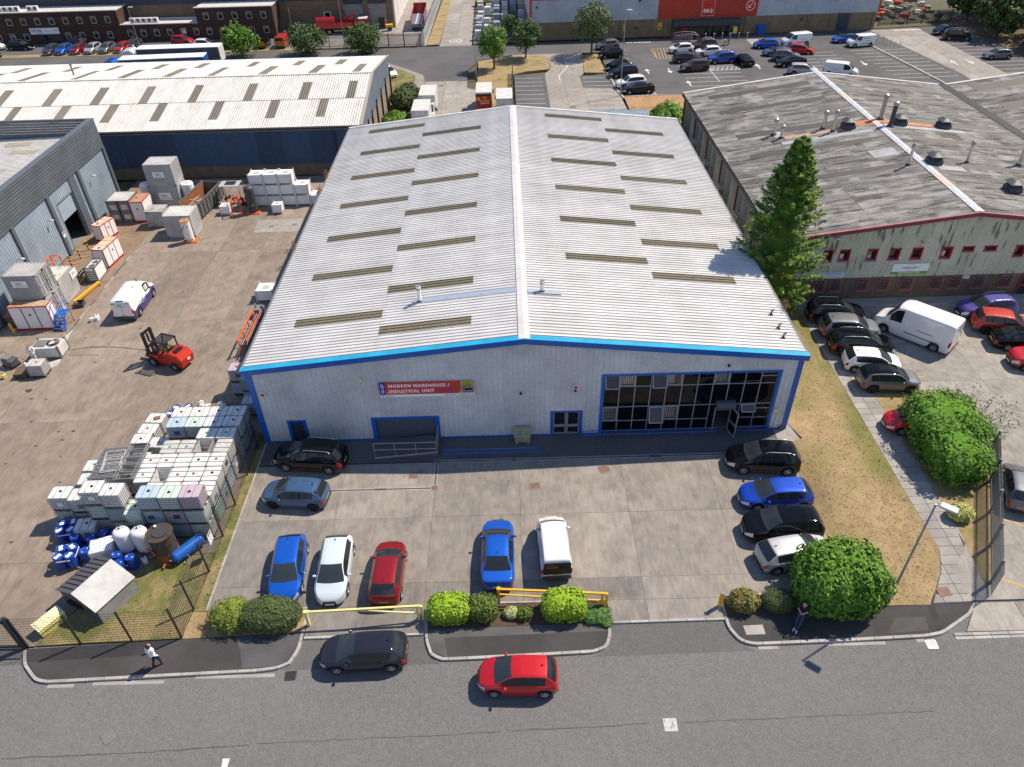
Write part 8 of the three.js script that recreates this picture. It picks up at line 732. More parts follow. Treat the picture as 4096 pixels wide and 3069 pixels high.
// forklift
{const t=thing('forklift','red forklift with black mast and overhead guard driving in the yard','forklift',[-27.15,0,-9.4],Math.atan2(-(-10.0 + 8.9),-28.9 + 25.9)),rd=paint([0.46,0.03,0.015],{roughness: 0.5,clearcoat: 0.4});// nose (mast) along +x
  obj('chassis',rbox(-1.25,0.35,-0.62,1.15,0.85,0.62,0.12),rd,t);{const s=new THREE.Shape([[-1.75,0.45],[-0.55,0.45],[-0.35,1.25],[-0.9,1.42],[-1.55,1.3],[-1.8,0.95]].map(p=>new THREE.Vector2(...p)));obj('counterweight',T(new THREE.ExtrudeGeometry(s,{depth: 1.2,bevelEnabled: true,bevelSize: 0.1,bevelThickness: 0.12,bevelSegments: 3}),0,0,-0.6),rd,t);} obj('engine_grille',bc(0.75,0.03,0.8,-1.05,1.5,0,0,0,-0.1),MT.black,t);obj('rear_plate',bc(0.02,0.18,0.3,-1.92,0.8,0.1),MT.white,t);for (const [x,r] of [[0.85,0.42],[-1.15,0.36]]) for (const s of [-1,1]) {const w=grp('wheel',t);obj('tyre',lathe([[r * 0.55,-0.14],[r * 0.95,-0.15],[r,-0.1],[r,0.1],[r * 0.95,0.15],[r * 0.55,0.14]],22).rotateX(PI / 2),TYRE,w);obj('rim',T(new THREE.CylinderGeometry(r * 0.55,r * 0.55,0.22,18),0,0,0,PI / 2),MT.mgrey,w);w.position.set(x,r,s * 0.68);} for (const s of [-1,1]) {obj('fender',tube([V(0.3,0.7,s * 0.68),V(0.55,0.98,s * 0.68),V(0.95,1.0,s * 0.68),V(1.25,0.75,s * 0.68)],0.07,14),rd,t);obj('guard_post',bar(V(0.75,0.85,s * 0.55),V(0.4,2.25,s * 0.52),0.08),MT.black,t);obj('guard_post',bar(V(-0.8,1.35,s * 0.55),V(-0.75,2.25,s * 0.52),0.08),MT.black,t);obj('guard_rail',bar(V(-0.85,2.27,s * 0.55),V(0.5,2.27,s * 0.55),0.09),MT.black,t);obj('mast_rail',box(1.2,0.12,s * 0.4 - 0.09,1.4,2.75,s * 0.4 + 0.09),MT.black,t);obj('fork',[bc(1.1,0.05,0.14,2.0,0.12,s * 0.28),bc(0.06,0.6,0.14,1.5,0.4,s * 0.28)],MT.black,t);obj('headlamp',T(new THREE.SphereGeometry(0.09,10,8),0.6,2.15,s * 0.62),LAMP,t);} for (let k=0;k < 7;k++) obj('guard_slat',bc(0.1,0.04,1.05,-0.75 + k * 0.19,2.3,0),MT.black,t);obj('mast_crossbar',[box(1.22,2.6,-0.4,1.38,2.75,0.4),box(1.22,1.4,-0.4,1.38,1.5,0.4),box(1.24,0.3,-0.05,1.36,2.5,0.05)],MT.black,t);obj('fork_carriage',[box(1.4,0.25,-0.6,1.5,0.35,0.6),box(1.4,0.65,-0.6,1.5,0.75,0.6),...[-0.5,-0.2,0.2,0.5].map(z=>box(1.42,0.75,z - 0.02,1.47,1.3,z + 0.02))],MT.black,t);obj('seat',[rbox(-0.55,0.95,-0.25,0.0,1.1,0.25,0.06),bc(0.12,0.5,0.48,-0.55,1.35,0,0,0,0.12)],MT.black,t);obj('steering_wheel',T(new THREE.TorusGeometry(0.17,0.02,6,18),0.45,1.45,0,PI / 2 - 0.5,PI / 2,0),MT.black,t);obj('dashboard',bc(0.2,0.5,0.8,0.72,1.1,0),MT.dgrey,t);}
// ------------------------------------------------------------------ fences, gates, posts
const FM=mat([0.028,0.03,0.034],0.5);
function meshPanel(t,a,b,h) {const L=a.distanceTo(b),n=Math.round(L / 0.1),w=[];for (let k=0;k <= 12;k++) for (const o of [0]) {const y=0.06 + k * (h - 0.08) / 12;const d=b.clone().sub(a).normalize(),p=V(-d.z * o,y,d.x * o);w.push(bar(a.clone().add(p),b.clone().add(p),0.014));} for (let k=0;k <= n;k += 2) {const p=a.clone().lerp(b,k / n);w.push(bar(p.clone().setY(0.03),p.clone().setY(h),0.005));} return obj('mesh_panel',w,FM,t);}
{const t=thing('mesh_fence','dark mesh panel fence with square posts round the tank yard','fence'),P=[[-25.95,15.0],[-23.3,14.88],[-20.72,14.78],[-18.18,14.68],[-18.1,13.0],[-18.03,10.55],[-18.0,8.0],[-17.95,5.55],[-17.9,3.0],[-17.85,0.5],[-17.8,-0.9]].map(p=>V(p[0],0,p[1]));P.forEach((p,i)=>{obj('fence_post',box(p.x - 0.04,0,p.z - 0.04,p.x + 0.04,2.5,p.z + 0.04),FM,t);if (i) meshPanel(t,P[i - 1],p,2.4);});{const s=sign('fence_notice',0.55,0.8,t,(x,W,H)=>{x.fillStyle='#cfd8cf';x.fillRect(0,0,W,H);x.fillStyle='#55705a';x.fillRect(W * 0.1,H * 0.1,W * 0.8,H * 0.15);},64);s.rotation.y=PI / 2;s.position.set(-17.94,1.1,9.6);}}
{const t=thing('yard_gate','wide dark framed mesh gate closing the tank yard','gate');const gl=(x0,x1)=>{const g=grp('gate_leaf',t);obj('leaf_frame',[box(x0,0.1,14.98,x0 + 0.1,2.3,15.08),box(x1 - 0.1,0.1,14.98,x1,2.3,15.08),box(x0,2.2,14.98,x1,2.3,15.08),box(x0,0.1,14.98,x1,0.2,15.08)],FM,g);const w=[];for (let x=x0 + 0.1;x < x1;x += 0.09) w.push(box(x,0.2,15.02,x + 0.008,2.2,15.03));for (let y=0.3;y < 2.2;y += 0.2) w.push(box(x0,y,15.02,x1,y + 0.012,15.035));obj('leaf_mesh',w,FM,g);};gl(-30.2,-26.2);gl(-34.4,-30.3);obj('gate_post',box(-26.18,0,14.95,-26.0,2.6,15.12),FM,t);const s=sign('gate_notice',0.7,0.35,t,(x,W,H)=>{x.fillStyle='#b9bcae';x.fillRect(0,0,W,H);x.fillStyle='#7a8a3a';x.fillRect(0,H * 0.6,W,H * 0.3);},64);s.position.set(-28.2,1.5,15.09);}
function palisade(name,label,A,B,h,sp,m,mats,one) {const t=thing(name,label,'fence',[A.x,0,A.z],0),D=B.clone().sub(A),L=D.length(),d=D.clone().normalize(),n=Math.round(L / sp),ry=Math.atan2(-d.z,d.x),all=[];for (let k=0;k <= n;k++) {const p=d.clone().multiplyScalar(k * L / n),g=[bc(sp * 0.45,h - 0.15,0.02,p.x,h / 2,p.z,0,ry),bc(sp * 0.28,0.12,0.02,p.x,h - 0.03,p.z,0,ry)];if (one) obj('pale',g,m,t);else all.push(...g);} if (all.length) {const o=obj('pales',all,m,t);o.userData.kind='stuff';} for (const y of [0.35,h - 0.35]) obj('fence_rail',bar(V(0,y,0),D.clone().setY(y),0.05,0.07),m,t);for (let k=0;k <= L;k += 2.75) {const p=d.clone().multiplyScalar(k);obj('fence_post',box(p.x - 0.06,0,p.z - 0.06,p.x + 0.06,h,p.z + 0.06),m,t);} return t;}
palisade('sliding_gate','grey palisade sliding gate beside the clipped hedge',V(29.6,0,2.9),V(24.15,0,13.45),1.95,0.15,mat([0.17,0.19,0.2],0.5),0,1);
palisade('palisade_gate','black palisade gates across the works entrance',V(-23.6,0,-101.3),V(-15,0,-101.2),2.2,0.17,FM);palisade('palisade_fence','grey palisade fence in front of the red tipper',V(-34,0,-101.5),V(-23.7,0,-101.3),2.1,0.17,MT.galv);palisade('steel_fence','pale close boarded steel fence beside the grass strip',V(-14.7,0,-101.8),V(-13.9,0,-150),2.4,0.3,mat([0.5,0.56,0.6],0.5));palisade('yard_fence','dark fence in front of the garden goods beyond the store',V(66.6,0,-106.2),V(80.5,0,-107.8),2.2,0.2,MT.dgrey);palisade('timber_fence','dark timber screen at the edge of the store bays',V(0.45,0,-83.0),V(0.45,0,-64),1.3,0.25,MT.dgrey);
for (const [x,z,h,a,l] of [[18.5,13.85,7.75,1,'grey street lamp rising from the lawn behind the laurel'],[15.63,-70.9,11.1,0,'tall grey lamp column between the store bays'],[-63.6,-100.1,7.6,0,'lamp column on the verge in front of the offices'],[-28.5,-101.2,8.6,0,'lamp column by the black palisade gates'],[-5.1,-81.2,8.4,0,'thin lamp column beside the lane tree']]) {const t=thing('street_lamp',l,'lamp post',[x,0,z]);obj('lamp_column',[rod(V(0,0,0),V(0,1.3,0),0.085,12),rod(V(0,1.2,0),V(0,h,0),0.065,12,0.045)],MT.galv,t);obj('lamp_arm',rod(V(0,h - 0.05,0),V(0.3,h + 0.05,a * 0.25),0.035),MT.galv,t);obj('lamp_head',rbox(-0.1,0,-0.16,0.6,0.12,0.16,0.05).rotateY(-0.7 * a).translate(0.25,h,a * 0.15),mat([0.5,0.58,0.62],0.4),t);}
// cream and orange height barriers
{const bt=(label,P,m,h,low)=>{const t=thing('entrance_barrier',label,'barrier',[P[0][0],0,P[0][1]]),q=V(P[1][0] - P[0][0],0,P[1][1] - P[0][1]);obj('barrier_post',[box(-0.07,0,-0.07,0.07,h,0.07)],m,t);obj('barrier_post',[box(q.x - 0.2,0,q.z - 0.06,q.x - 0.08,h,q.z + 0.06),box(q.x + 0.02,0,q.z - 0.06,q.x + 0.14,h,q.z + 0.06)],m,t);obj('barrier_arm',bar(V(-0.1,h,0),q.clone().setY(h),0.1,0.1),m,t);obj('barrier_brace',bar(low ? V(0,h - 0.45,0) : q.clone().multiplyScalar(0.4).setY(h - 0.05),q.clone().setY(h - 0.62),0.07),m,t);obj('barrier_cap',bc(0.18,0.12,0.18,0,h + 0.02,0),m,t);};bt('long cream swing barrier across the left entrance',[[-11.7,14.15],[-5.85,13.95]],MT.cream,1.15);bt('orange swing barrier folded back behind the hedges',[[-1.8,13.05],[3.75,13.5]],MT.yellow,1.15,1);const t=thing('barrier_post','single orange barrier post at the right entrance','post',[9.8,0,13.65]);obj('post_tube',box(-0.08,0,-0.08,0.08,1.1,0.08),MT.yellow,t);obj('post_cap',box(-0.1,1.1,-0.1,0.1,1.16,0.1),MT.mgrey,t);}
// store frontage
{const B=V(28,0,-99.6);for (let k=0;k < 6;k++) {const t=thing('steel_bollard','steel bollard in the row before the store doors','bollard',[34.2 + k * 1.45,0,-100.2],0,'bollards before the store doors');obj('bollard_tube',cyl(0.1,0.1,0,1.0,0,0,12),MT.galv,t);obj('bollard_cap',cyl(0.11,0.05,1.0,1.05,0,0,12),MT.galv,t);} const t=thing('trolley_bay','trolley shelter packed with red handled trolleys','trolley bay',[30.5,0,-99.6]);for (const z of [-0.8,0.8]) obj('bay_rail',tube([V(-2,0,z),V(-2,1.0,z),V(2.2,1.0,z),V(2.2,0,z)],0.04),MT.galv,t);for (let k=0;k < 9;k++) {obj('trolley_basket',[bar(V(-1.6 + k * 0.36,0.5,-0.5),V(-1.6 + k * 0.36,1.0,-0.5),0.03),bc(0.05,0.4,0.9,-1.6 + k * 0.36,0.65,0),bc(0.03,0.03,1.0,-1.6 + k * 0.36,0.4,0)],MT.galv,t);obj('trolley_handle',bc(0.05,0.05,0.8,-1.7 + k * 0.36,1.06,0),MT.red,t);} const d=thing('blue_display','blue gas bottle display beside the store doors','display',[44.6,0,-103.1]);obj('display_case',rbox(-0.7,0,-0.4,0.7,1.5,0.4,0.1),mat([0.01,0.1,0.45],0.5),d);obj('display_ring',T(new THREE.TorusGeometry(0.5,0.08,8,20),0,1.1,0.42),MT.blue,d);for (let k=0;k < 4;k++) {const h=thing('cycle_hoop','tubular steel cycle hoop beside the concrete lane','hoop',[61.6 + k * 0.75,0,-96.5 + k * 1.6],0.3,'cycle hoops');obj('hoop_tube',tube([V(-0.5,0,0),V(-0.5,0.9,0),V(0.5,0.9,0),V(0.5,0,0)],0.03),MT.galv,h);} const a=thing('poster_stand','yellow poster on a stand before the store doors','poster',[39.5,0,-101.2]);obj('stand_legs',[bar(V(-0.25,0,0),V(-0.25,1.2,0),0.04),bar(V(0.25,0,0),V(0.25,1.2,0),0.04)],MT.mgrey,a);obj('poster_board',bc(0.7,1.1,0.03,0,1.2,0.02),mat([0.75,0.66,0.05],0.6),a);for (let k=0;k < 30;k++) {const x=rr(67,80),z=rr(-125,-109);const g=thing('garden_goods',['red','green','grey','orange','white'][k % 5] + ' garden goods on a rack beyond the dark fence','garden goods',[x,0,z],rr(0,3),'garden goods beyond the fence');obj('rack',[bc(1.6,0.08,1.0,0,0.6,0),bc(0.08,0.6,0.08,-0.7,0.3,0),bc(0.08,0.6,0.08,0.7,0.3,0)],MT.wood,g);obj('goods',[rbox(-0.7,0.64,-0.4,0.0,0.64 + rr(0.3,0.8),0.4,0.08),rbox(0.1,0.64,-0.4,0.7,0.64 + rr(0.3,0.8),0.4,0.08)],[MT.red,mat([0.06,0.15,0.03],0.9),MT.mgrey,MT.orange,MT.whiteD][k % 5],g);}}
// ------------------------------------------------------------------ plants
const LEAFM=new THREE.MeshStandardMaterial({vertexColors: true,roughness: 0.75,side: THREE.DoubleSide});
function leaves(list) {const pos=[],nor=[],col=[];for (const {p,n,s,c,w=0.55,d} of list) {let t=d ? d.clone() : V(rr(-1,1),rr(-1,1),rr(-1,1));t.addScaledVector(n,-t.dot(n)).normalize();const b=n.clone().cross(t).multiplyScalar(s * w),f=n.clone().multiplyScalar(s * 0.12);const A=p.clone().addScaledVector(t,-s),C=p.clone().addScaledVector(t,s),B1=p.clone().add(b).sub(f),B2=p.clone().sub(b).sub(f);for (const v of [A,C,B1,A,B2,C]) pos.push(v.x,v.y,v.z);const n1=n.clone().addScaledVector(b,0.5 / s).normalize(),n2=n.clone().addScaledVector(b,-0.5 / s).normalize();for (const m of [n1,n1,n1,n2,n2,n2]) nor.push(m.x,m.y,m.z);for (let k=0;k < 6;k++) col.push(c[0],c[1],c[2]);} const g=new THREE.BufferGeometry();g.setAttribute('position',new THREE.Float32BufferAttribute(pos,3));g.setAttribute('normal',new THREE.Float32BufferAttribute(nor,3));g.setAttribute('color',new THREE.Float32BufferAttribute(col,3));return g;}
const cmix=(A,k=0.25)=>{const i=rnd() * (A.length - 1),a=Math.floor(i),f=i - a,v=1 + rr(-k,k);return A[a].map((x,j)=>mix(x,A[Math.min(a + 1,A.length - 1)][j],f) * v);};
const sgn=(v,e)=>Math.sign(v) * Math.pow(Math.abs(v),e);
// clipped or rounded shrub: a leafy shell, lumpy, over an inner twiggy mass
function shrub(name,label,parts,n,s,C,o={}) {const t=thing(name,label,o.cat || 'shrub',[parts[0][0],0,parts[0][1]],0,o.group),L=[],core=[],e=o.box || 1,tot=parts.reduce((q,p)=>q + p[2] * p[4],0),dk=C[1] || C[0];parts.forEach(([cx,cz,rx,h,rz],pi)=>{const X=cx - parts[0][0],Z=cz - parts[0][1],m=Math.round(n * rx * rz / tot),yc=o.yc || 0.42,ph=pi * 7.7;const lump=d=>1 + 0.14 * (vn(d.x * 2.2 + 50 + ph,d.y * 2.2 + d.z * 2.6 + 60,200) - 0.5) + (o.rough || 0.14) * (vn(d.x * 6 + 90 + ph,d.y * 6 + d.z * 7 + 80,200) - 0.5);for (let k=0;k < m;k++) {let d=V(rr(-1,1),rr(-0.55,1),rr(-1,1));if (d.lengthSq() > 1 || d.lengthSq() < 0.01) {k--;continue;} d.normalize();const q=V(sgn(d.x,e),sgn(d.y,e),sgn(d.z,e)),r=lump(d) * (1 - 0.16 * rnd() * rnd()) * (rnd() < 0.05 ? 1.06 : 1),p=V(X + q.x * rx * r,Math.max(0.04,h * yc + q.y * (q.y > 0 ? h * (1 - yc) : h * yc) * r),Z + q.z * rz * r),nn=V(d.x / rx,d.y / h * 1.6,d.z / rz).normalize().add(V(rr(-0.7,0.7),rr(-0.4,0.8),rr(-0.7,0.7))).normalize();L.push({p,n: nn,s: s * rr(0.7,1.25),c: cmix(C),w: o.w,d: o.spiky ? d.clone().add(V(rr(-0.6,0.6),rr(0,0.9),rr(-0.6,0.6))) : null});} const g=new THREE.SphereGeometry(1,20,14),a=g.attributes.position;for (let i=0;i < a.count;i++) {const d=V(a.getX(i),a.getY(i),a.getZ(i)),r=lump(d) * 0.86;a.setXYZ(i,X + sgn(d.x,e) * rx * r,Math.max(0.0,h * yc + sgn(d.y,e) * (d.y > 0 ? h * (1 - yc) : h * yc) * r),Z + sgn(d.z,e) * rz * r);} g.computeVertexNormals();core.push(g);});obj('foliage',leaves(L),LEAFM,t);obj('inner_twigs',core,mat(dk,1),t);obj('stem',[rod(V(0,0,0),V(0,0.4,0),0.06)],MT.wood,t);return t;}
const LA=[[0.035,0.11,0.006],[0.085,0.21,0.012],[0.18,0.33,0.02]],LIME=[[0.10,0.22,0.008],[0.24,0.40,0.015],[0.34,0.48,0.03]],DK=[[0.03,0.06,0.015],[0.075,0.11,0.03],[0.12,0.15,0.05]],OLV=[[0.04,0.09,0.01],[0.09,0.15,0.02],[0.16,0.2,0.03]],TR=[[0.02,0.055,0.01],[0.05,0.11,0.02],[0.10,0.17,0.035]];
shrub('laurel_bush','big glossy round laurel at the road corner of the lawn',[[15.95,13.1,2.35,3.2,1.95],[15.0,13.5,1.5,2.5,1.35]],9500,0.12,LA,{box: 0.75,rough: 0.26});shrub('clipped_hedge','big clipped hedge mound beside the slab path',[[27.0,1.4,2.35,2.75,2.6],[26.5,3.7,1.85,2.5,2.3]],10500,0.11,LA,{box: 0.62,rough: 0.3,cat: 'hedge'});
shrub('lime_hedge','lime green clipped shrub beside the left entrance barrier',[[-4.4,13.75,1.12,1.3,0.78]],2600,0.075,LIME,{box: 0.6});shrub('lime_hedge','lime green clipped cube in front of the orange barrier',[[1.6,13.75,1.18,1.4,0.82]],2800,0.075,LIME,{box: 0.6});shrub('olive_shrub','olive green loose shrub touching the left lime one',[[-2.65,13.75,0.85,1.25,0.7]],1700,0.07,OLV,{box: 0.8,rough: 0.3});shrub('feathery_shrub','yellow green feathery shrub behind the footway by the fence corner',[[-15.75,13.75,1.15,1.35,0.95]],2600,0.08,[[0.08,0.13,0.015],[0.17,0.22,0.03],[0.3,0.33,0.05]],{w: 0.25,spiky: 1,rough: 0.5});shrub('grey_shrub','rounded grey green shrub beside the left entrance',[[-13.75,13.85,1.75,1.45,1.05]],5200,0.075,DK,{w: 0.3,spiky: 1});
shrub('cream_shrub','low cream flecked shrub between the clipped hedges',[[-1.15,13.85,0.42,0.5,0.35]],500,0.07,[[0.2,0.3,0.05],[0.6,0.62,0.3]],{});shrub('cream_shrub','small pale leaved shrub at the foot of the orange barrier',[[-0.5,13.9,0.5,0.55,0.4]],500,0.07,OLV,{rough: 0.5});shrub('low_juniper','spreading juniper at the right end of the hedge bed',[[3.2,14.05,0.85,0.4,0.6],[3.75,14.5,0.35,0.25,0.3]],1500,0.07,[[0.03,0.1,0.02],[0.08,0.18,0.04]],{w: 0.25,spiky: 1,rough: 0.6});shrub('russet_shrub','green shrub with russet tips beside the orange post',[[11.0,13.65,0.85,1.0,0.65]],1700,0.075,[[0.07,0.12,0.02],[0.14,0.18,0.03],[0.42,0.17,0.07]],{rough: 0.4});shrub('dark_shrub','dark shrub wedged between the russet one and the laurel',[[12.75,13.7,0.95,1.05,0.7]],1900,0.07,DK,{w: 0.25,spiky: 1});shrub('golden_shrub','small golden variegated shrub between path and gate',[[25.1,8.05,0.78,0.9,0.6]],1300,0.085,[[0.2,0.26,0.03],[0.55,0.55,0.15],[0.68,0.64,0.26]],{});
shrub('lane_bush','dark bush beside the box vans in the lane',[[-15.0,-68.5,1.7,2.6,1.8],[-14.4,-72,1.5,2.2,1.4]],2600,0.2,DK,{rough: 0.4});shrub('lane_bush','bright green bush against the shed gable',[[-15.3,-60.5,1.7,1.9,2.2]],1800,0.2,LA,{rough: 0.4});shrub('gap_bush','bright green bush between the warehouse and the sooty roof',[[19.6,-56.2,2.3,3.4,2.8]],3200,0.2,[[0.05,0.14,0.012],[0.14,0.28,0.03],[0.22,0.36,0.04]],{rough: 0.5});shrub('gap_bush','dark growth in the gap below the fan cowls',[[19.2,-49,0.9,2.6,3.5],[19.0,-41,0.7,1.8,2.5]],1600,0.18,TR,{rough: 0.4});shrub('verge_bush','leafy bush on the verge at the edge of the white roof',[[-92,-99,4.5,2.6,2]],1500,0.3,OLV,{rough: 0.4});
// sprigs in the gutters
for (const [x,z,c,l] of [[-17.65,-29.5,0,'reddish weed growing in the left gutter'],[-17.65,-26.2,0,'reddish weed lower in the left gutter'],[-17.65,-15.5,1,'dry weed in the left gutter by the tanks'],[17.7,-18.5,1,'dry weed in the right gutter beside the conifer'],[17.7,-5.2,0,'russet weed in the right gutter above the path'],[17.75,-11,1,'dry weed in the right gutter below the conifer']]) {const t=thing('gutter_weed',l,'weed',[x,6.1,z]),L=[];for (let k=0;k < 90;k++) {const p=V(rr(-0.15,0.15),rr(0,0.75),rr(-0.55,0.55));L.push({p,n: V(rr(-1,1),rr(-0.5,1),rr(-1,1)).normalize(),s: rr(0.05,0.11),w: 0.3,d: V(rr(-0.5,0.5),1,rr(-0.5,0.5)),c: cmix(c ? [[0.16,0.13,0.05],[0.3,0.25,0.12]] : [[0.2,0.06,0.03],[0.36,0.13,0.05]])});} obj('weed_leaves',leaves(L),LEAFM,t);obj('weed_stems',[...Array(6)].map((_,k)=>rod(V(0,0,-0.4 + k * 0.16),V(rr(-0.1,0.1),rr(0.5,0.8),-0.4 + k * 0.16),0.01,4)),MT.wood,t);}
// trees
function tree(name,label,x,z,h,r,n,s,C,o={}) {const t=thing(name,label,'tree',[x,o.y || 0,z],rr(0,6),o.group),b=o.b || 0.28,limbs=[],L=[],K=o.k || 26;const tr=[rod(V(0,0,0),V(0.05,h * 0.4,0.03),h * 0.025,8,h * 0.016),rod(V(0.05,h * 0.39,0.03),V(0,h * 0.85,0),h * 0.016,7,h * 0.005)];for (let k=0;k < K;k++) {const u=(k + 0.5) / K,a=k * 2.4 + rr(-0.4,0.4),q=Math.acos(1 - 2 * u),rad=rr(0.55,0.95),c=V(Math.cos(a) * Math.sin(q) * r * rad,h * (b + (1 - b) * 0.5) + Math.cos(q) * h * (1 - b) * 0.46 * rad,Math.sin(a) * Math.sin(q) * r * rad);limbs.push(rod(V(0,Math.max(h * b * 0.7,c.y - r * 0.6),0),c,h * 0.007,5,h * 0.003));const cr=r * rr(0.3,0.48),m=Math.round(n / K);for (let i=0;i < m;i++) {const d=V(rr(-1,1),rr(-0.8,1),rr(-1,1)).normalize(),p=c.clone().addScaledVector(d,cr * Math.cbrt(rr(0.15,1)));L.push({p,n: d.clone().add(V(rr(-0.7,0.7),rr(0,0.9),rr(-0.7,0.7))).normalize(),s: s * rr(0.7,1.3),c: cmix(C)});}} obj('trunk',tr,mat([0.11,0.085,0.06],0.95),t);obj('limbs',limbs,mat([0.10,0.08,0.055],0.95),t);obj('crown',leaves(L),LEAFM,t);return t;}
tree('lane_tree','round young tree on the grass at the lane corner',-2.39,-85.7,6.5,2.35,3600,0.16,LA);tree('lane_tree','dark spreading tree at the store entry road',2.8,-91.4,5.7,2.6,3200,0.17,TR);tree('lane_tree','tall airy tree beside the store car park',13.7,-92.6,8.1,3.1,4200,0.17,[[0.05,0.085,0.025],[0.10,0.15,0.05],[0.16,0.2,0.08]]);tree('verge_tree','verge tree at the end of the grey curtain lorry',-45.4,-97.2,5.2,3.0,3000,0.2,LA,{b: 0.1});tree('verge_tree','broad dark verge tree before the red tipper',-34.4,-97.8,4.6,3.3,3000,0.2,TR,{b: 0.1});tree('verge_tree','dark verge tree left of the palisade gates',-24.4,-97.2,4.8,3.0,3000,0.2,TR,{b: 0.1});tree('verge_tree','small tree in the merchant yard entrance',0.6,-103,4.5,1.6,1200,0.18,TR);
[[83,-97,8],[88,-104,9],[84,-109,8],[91,-95,10],[95,-108,11],[86,-88,7],[92,-84,9],[99,-98,11],[102,-88,12],[85.5,-80,6],[96,-78,10],[90,-115,9],[104,-112,12]].forEach(([x,z,h],i)=>tree('bank_tree',`${['dark', 'bright', 'mid'][i % 3]} green broadleaf tree on the wooded bank`,x,z,h,h * 0.48,2000,0.36,i % 3 === 1 ? LA : TR,{group: 'trees on the wooded bank',b: 0.08,k: 22}));
{const t=thing('wispy_shrub','wispy bare twigged shrub leaning over the hedge','shrub',[28.6,0,1.2]),tw=[],L=[];for (let k=0;k < 34;k++) {const a=rr(-1.0,2.2),q=rr(0.4,1.2),l=rr(1.8,3.6),e=V(Math.cos(a) * Math.cos(q) * l,Math.sin(q) * l,Math.sin(a) * -Math.cos(q) * l + 0.3);tw.push(rod(V(0,0.3,0),e,0.025,4,0.009));for (let i=0;i < 34;i++) {const p=e.clone().multiplyScalar(rr(0.45,1.05)).add(V(rr(-0.25,0.25),rr(-0.2,0.25),rr(-0.25,0.25)));L.push({p,n: V(rr(-1,1),rr(0,1),rr(-1,1)).normalize(),s: rr(0.05,0.09),c: cmix([[0.16,0.19,0.08],[0.3,0.32,0.15]])});}} obj('twigs',tw,mat([0.17,0.14,0.1],0.95),t);obj('leaves',leaves(L),LEAFM,t);}
{// tall conifer between the buildings
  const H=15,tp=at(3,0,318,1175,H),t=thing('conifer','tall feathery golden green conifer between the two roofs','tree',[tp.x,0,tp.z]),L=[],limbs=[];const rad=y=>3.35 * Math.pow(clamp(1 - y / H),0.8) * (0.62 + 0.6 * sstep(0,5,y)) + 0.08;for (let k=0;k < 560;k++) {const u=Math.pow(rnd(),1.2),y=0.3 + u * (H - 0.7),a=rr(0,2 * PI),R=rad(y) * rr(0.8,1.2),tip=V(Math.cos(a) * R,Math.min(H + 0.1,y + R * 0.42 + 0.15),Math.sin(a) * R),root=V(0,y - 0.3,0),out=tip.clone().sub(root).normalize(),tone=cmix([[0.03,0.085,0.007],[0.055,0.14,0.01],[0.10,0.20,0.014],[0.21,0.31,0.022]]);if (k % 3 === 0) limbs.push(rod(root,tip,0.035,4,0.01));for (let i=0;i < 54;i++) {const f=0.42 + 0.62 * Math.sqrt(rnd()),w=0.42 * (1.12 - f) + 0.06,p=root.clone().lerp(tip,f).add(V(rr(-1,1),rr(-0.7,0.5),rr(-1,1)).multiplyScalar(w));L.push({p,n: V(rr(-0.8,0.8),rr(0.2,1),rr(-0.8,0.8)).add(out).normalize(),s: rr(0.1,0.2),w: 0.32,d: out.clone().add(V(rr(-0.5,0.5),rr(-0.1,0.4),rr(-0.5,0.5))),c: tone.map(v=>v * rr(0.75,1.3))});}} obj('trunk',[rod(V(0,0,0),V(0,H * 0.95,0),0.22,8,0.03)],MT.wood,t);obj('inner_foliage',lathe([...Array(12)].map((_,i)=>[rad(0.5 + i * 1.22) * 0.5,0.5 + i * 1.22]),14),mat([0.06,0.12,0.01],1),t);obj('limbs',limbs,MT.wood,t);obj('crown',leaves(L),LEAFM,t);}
// tufts scattered in the turf
{const g=leaves([...Array(7)].map((_,k)=>({p: V(rr(-0.06,0.06),0.05,rr(-0.06,0.06)),n: V(rr(-1,1),0.3,rr(-1,1)).normalize(),s: 0.07,w: 0.14,d: V(rr(-0.4,0.4),1,rr(-0.4,0.4)),c: [1,1,1]})));g.computeVertexNormals();const N=3500,im=new THREE.InstancedMesh(g,new THREE.MeshStandardMaterial({roughness: 1,side: THREE.DoubleSide}),N),M=new THREE.Matrix4();let i=0;while (i < N) {const f=rnd();let x,z,y=0;if (f < 0.72) {x=rr(17,22.8);z=rr(-15,13.6);if ((z < 2.4 && x < 18.3) || (z > 10.4 && x > 22.9 - (z - 10.4) * 0.62) || (z > 12.6 && x < 17.8)) continue;y=lawnH(x,z);} else if (f < 0.9) {x=rr(-24.3,-18.2);z=rr(9.5,14.6);if (x < -22 - (z - 9.5) * 0.5) continue;} else {x=rr(-18.1,-17.5);z=rr(-0.8,13);} const s=rr(0.35,0.8);M.compose(V(x,y,z),new THREE.Quaternion().setFromAxisAngle(up,rr(0,6)),V(s,s * rr(0.5,1),s));im.setMatrixAt(i,M);const gr=vn(x * 0.8 + 30,z * 0.8 + 30,200) + rr(-0.25,0.25);im.setColorAt(i,lin(gr > 0.55 ? [0.15,0.165,0.05] : [0.36,0.29,0.15]));i++;} im.name='grass_tufts';im.castShadow=im.receiveShadow=true;im.userData={kind: 'stuff',label: 'short dry grass tufts over the lawns and verge',category: 'grass'};scene.add(im);}
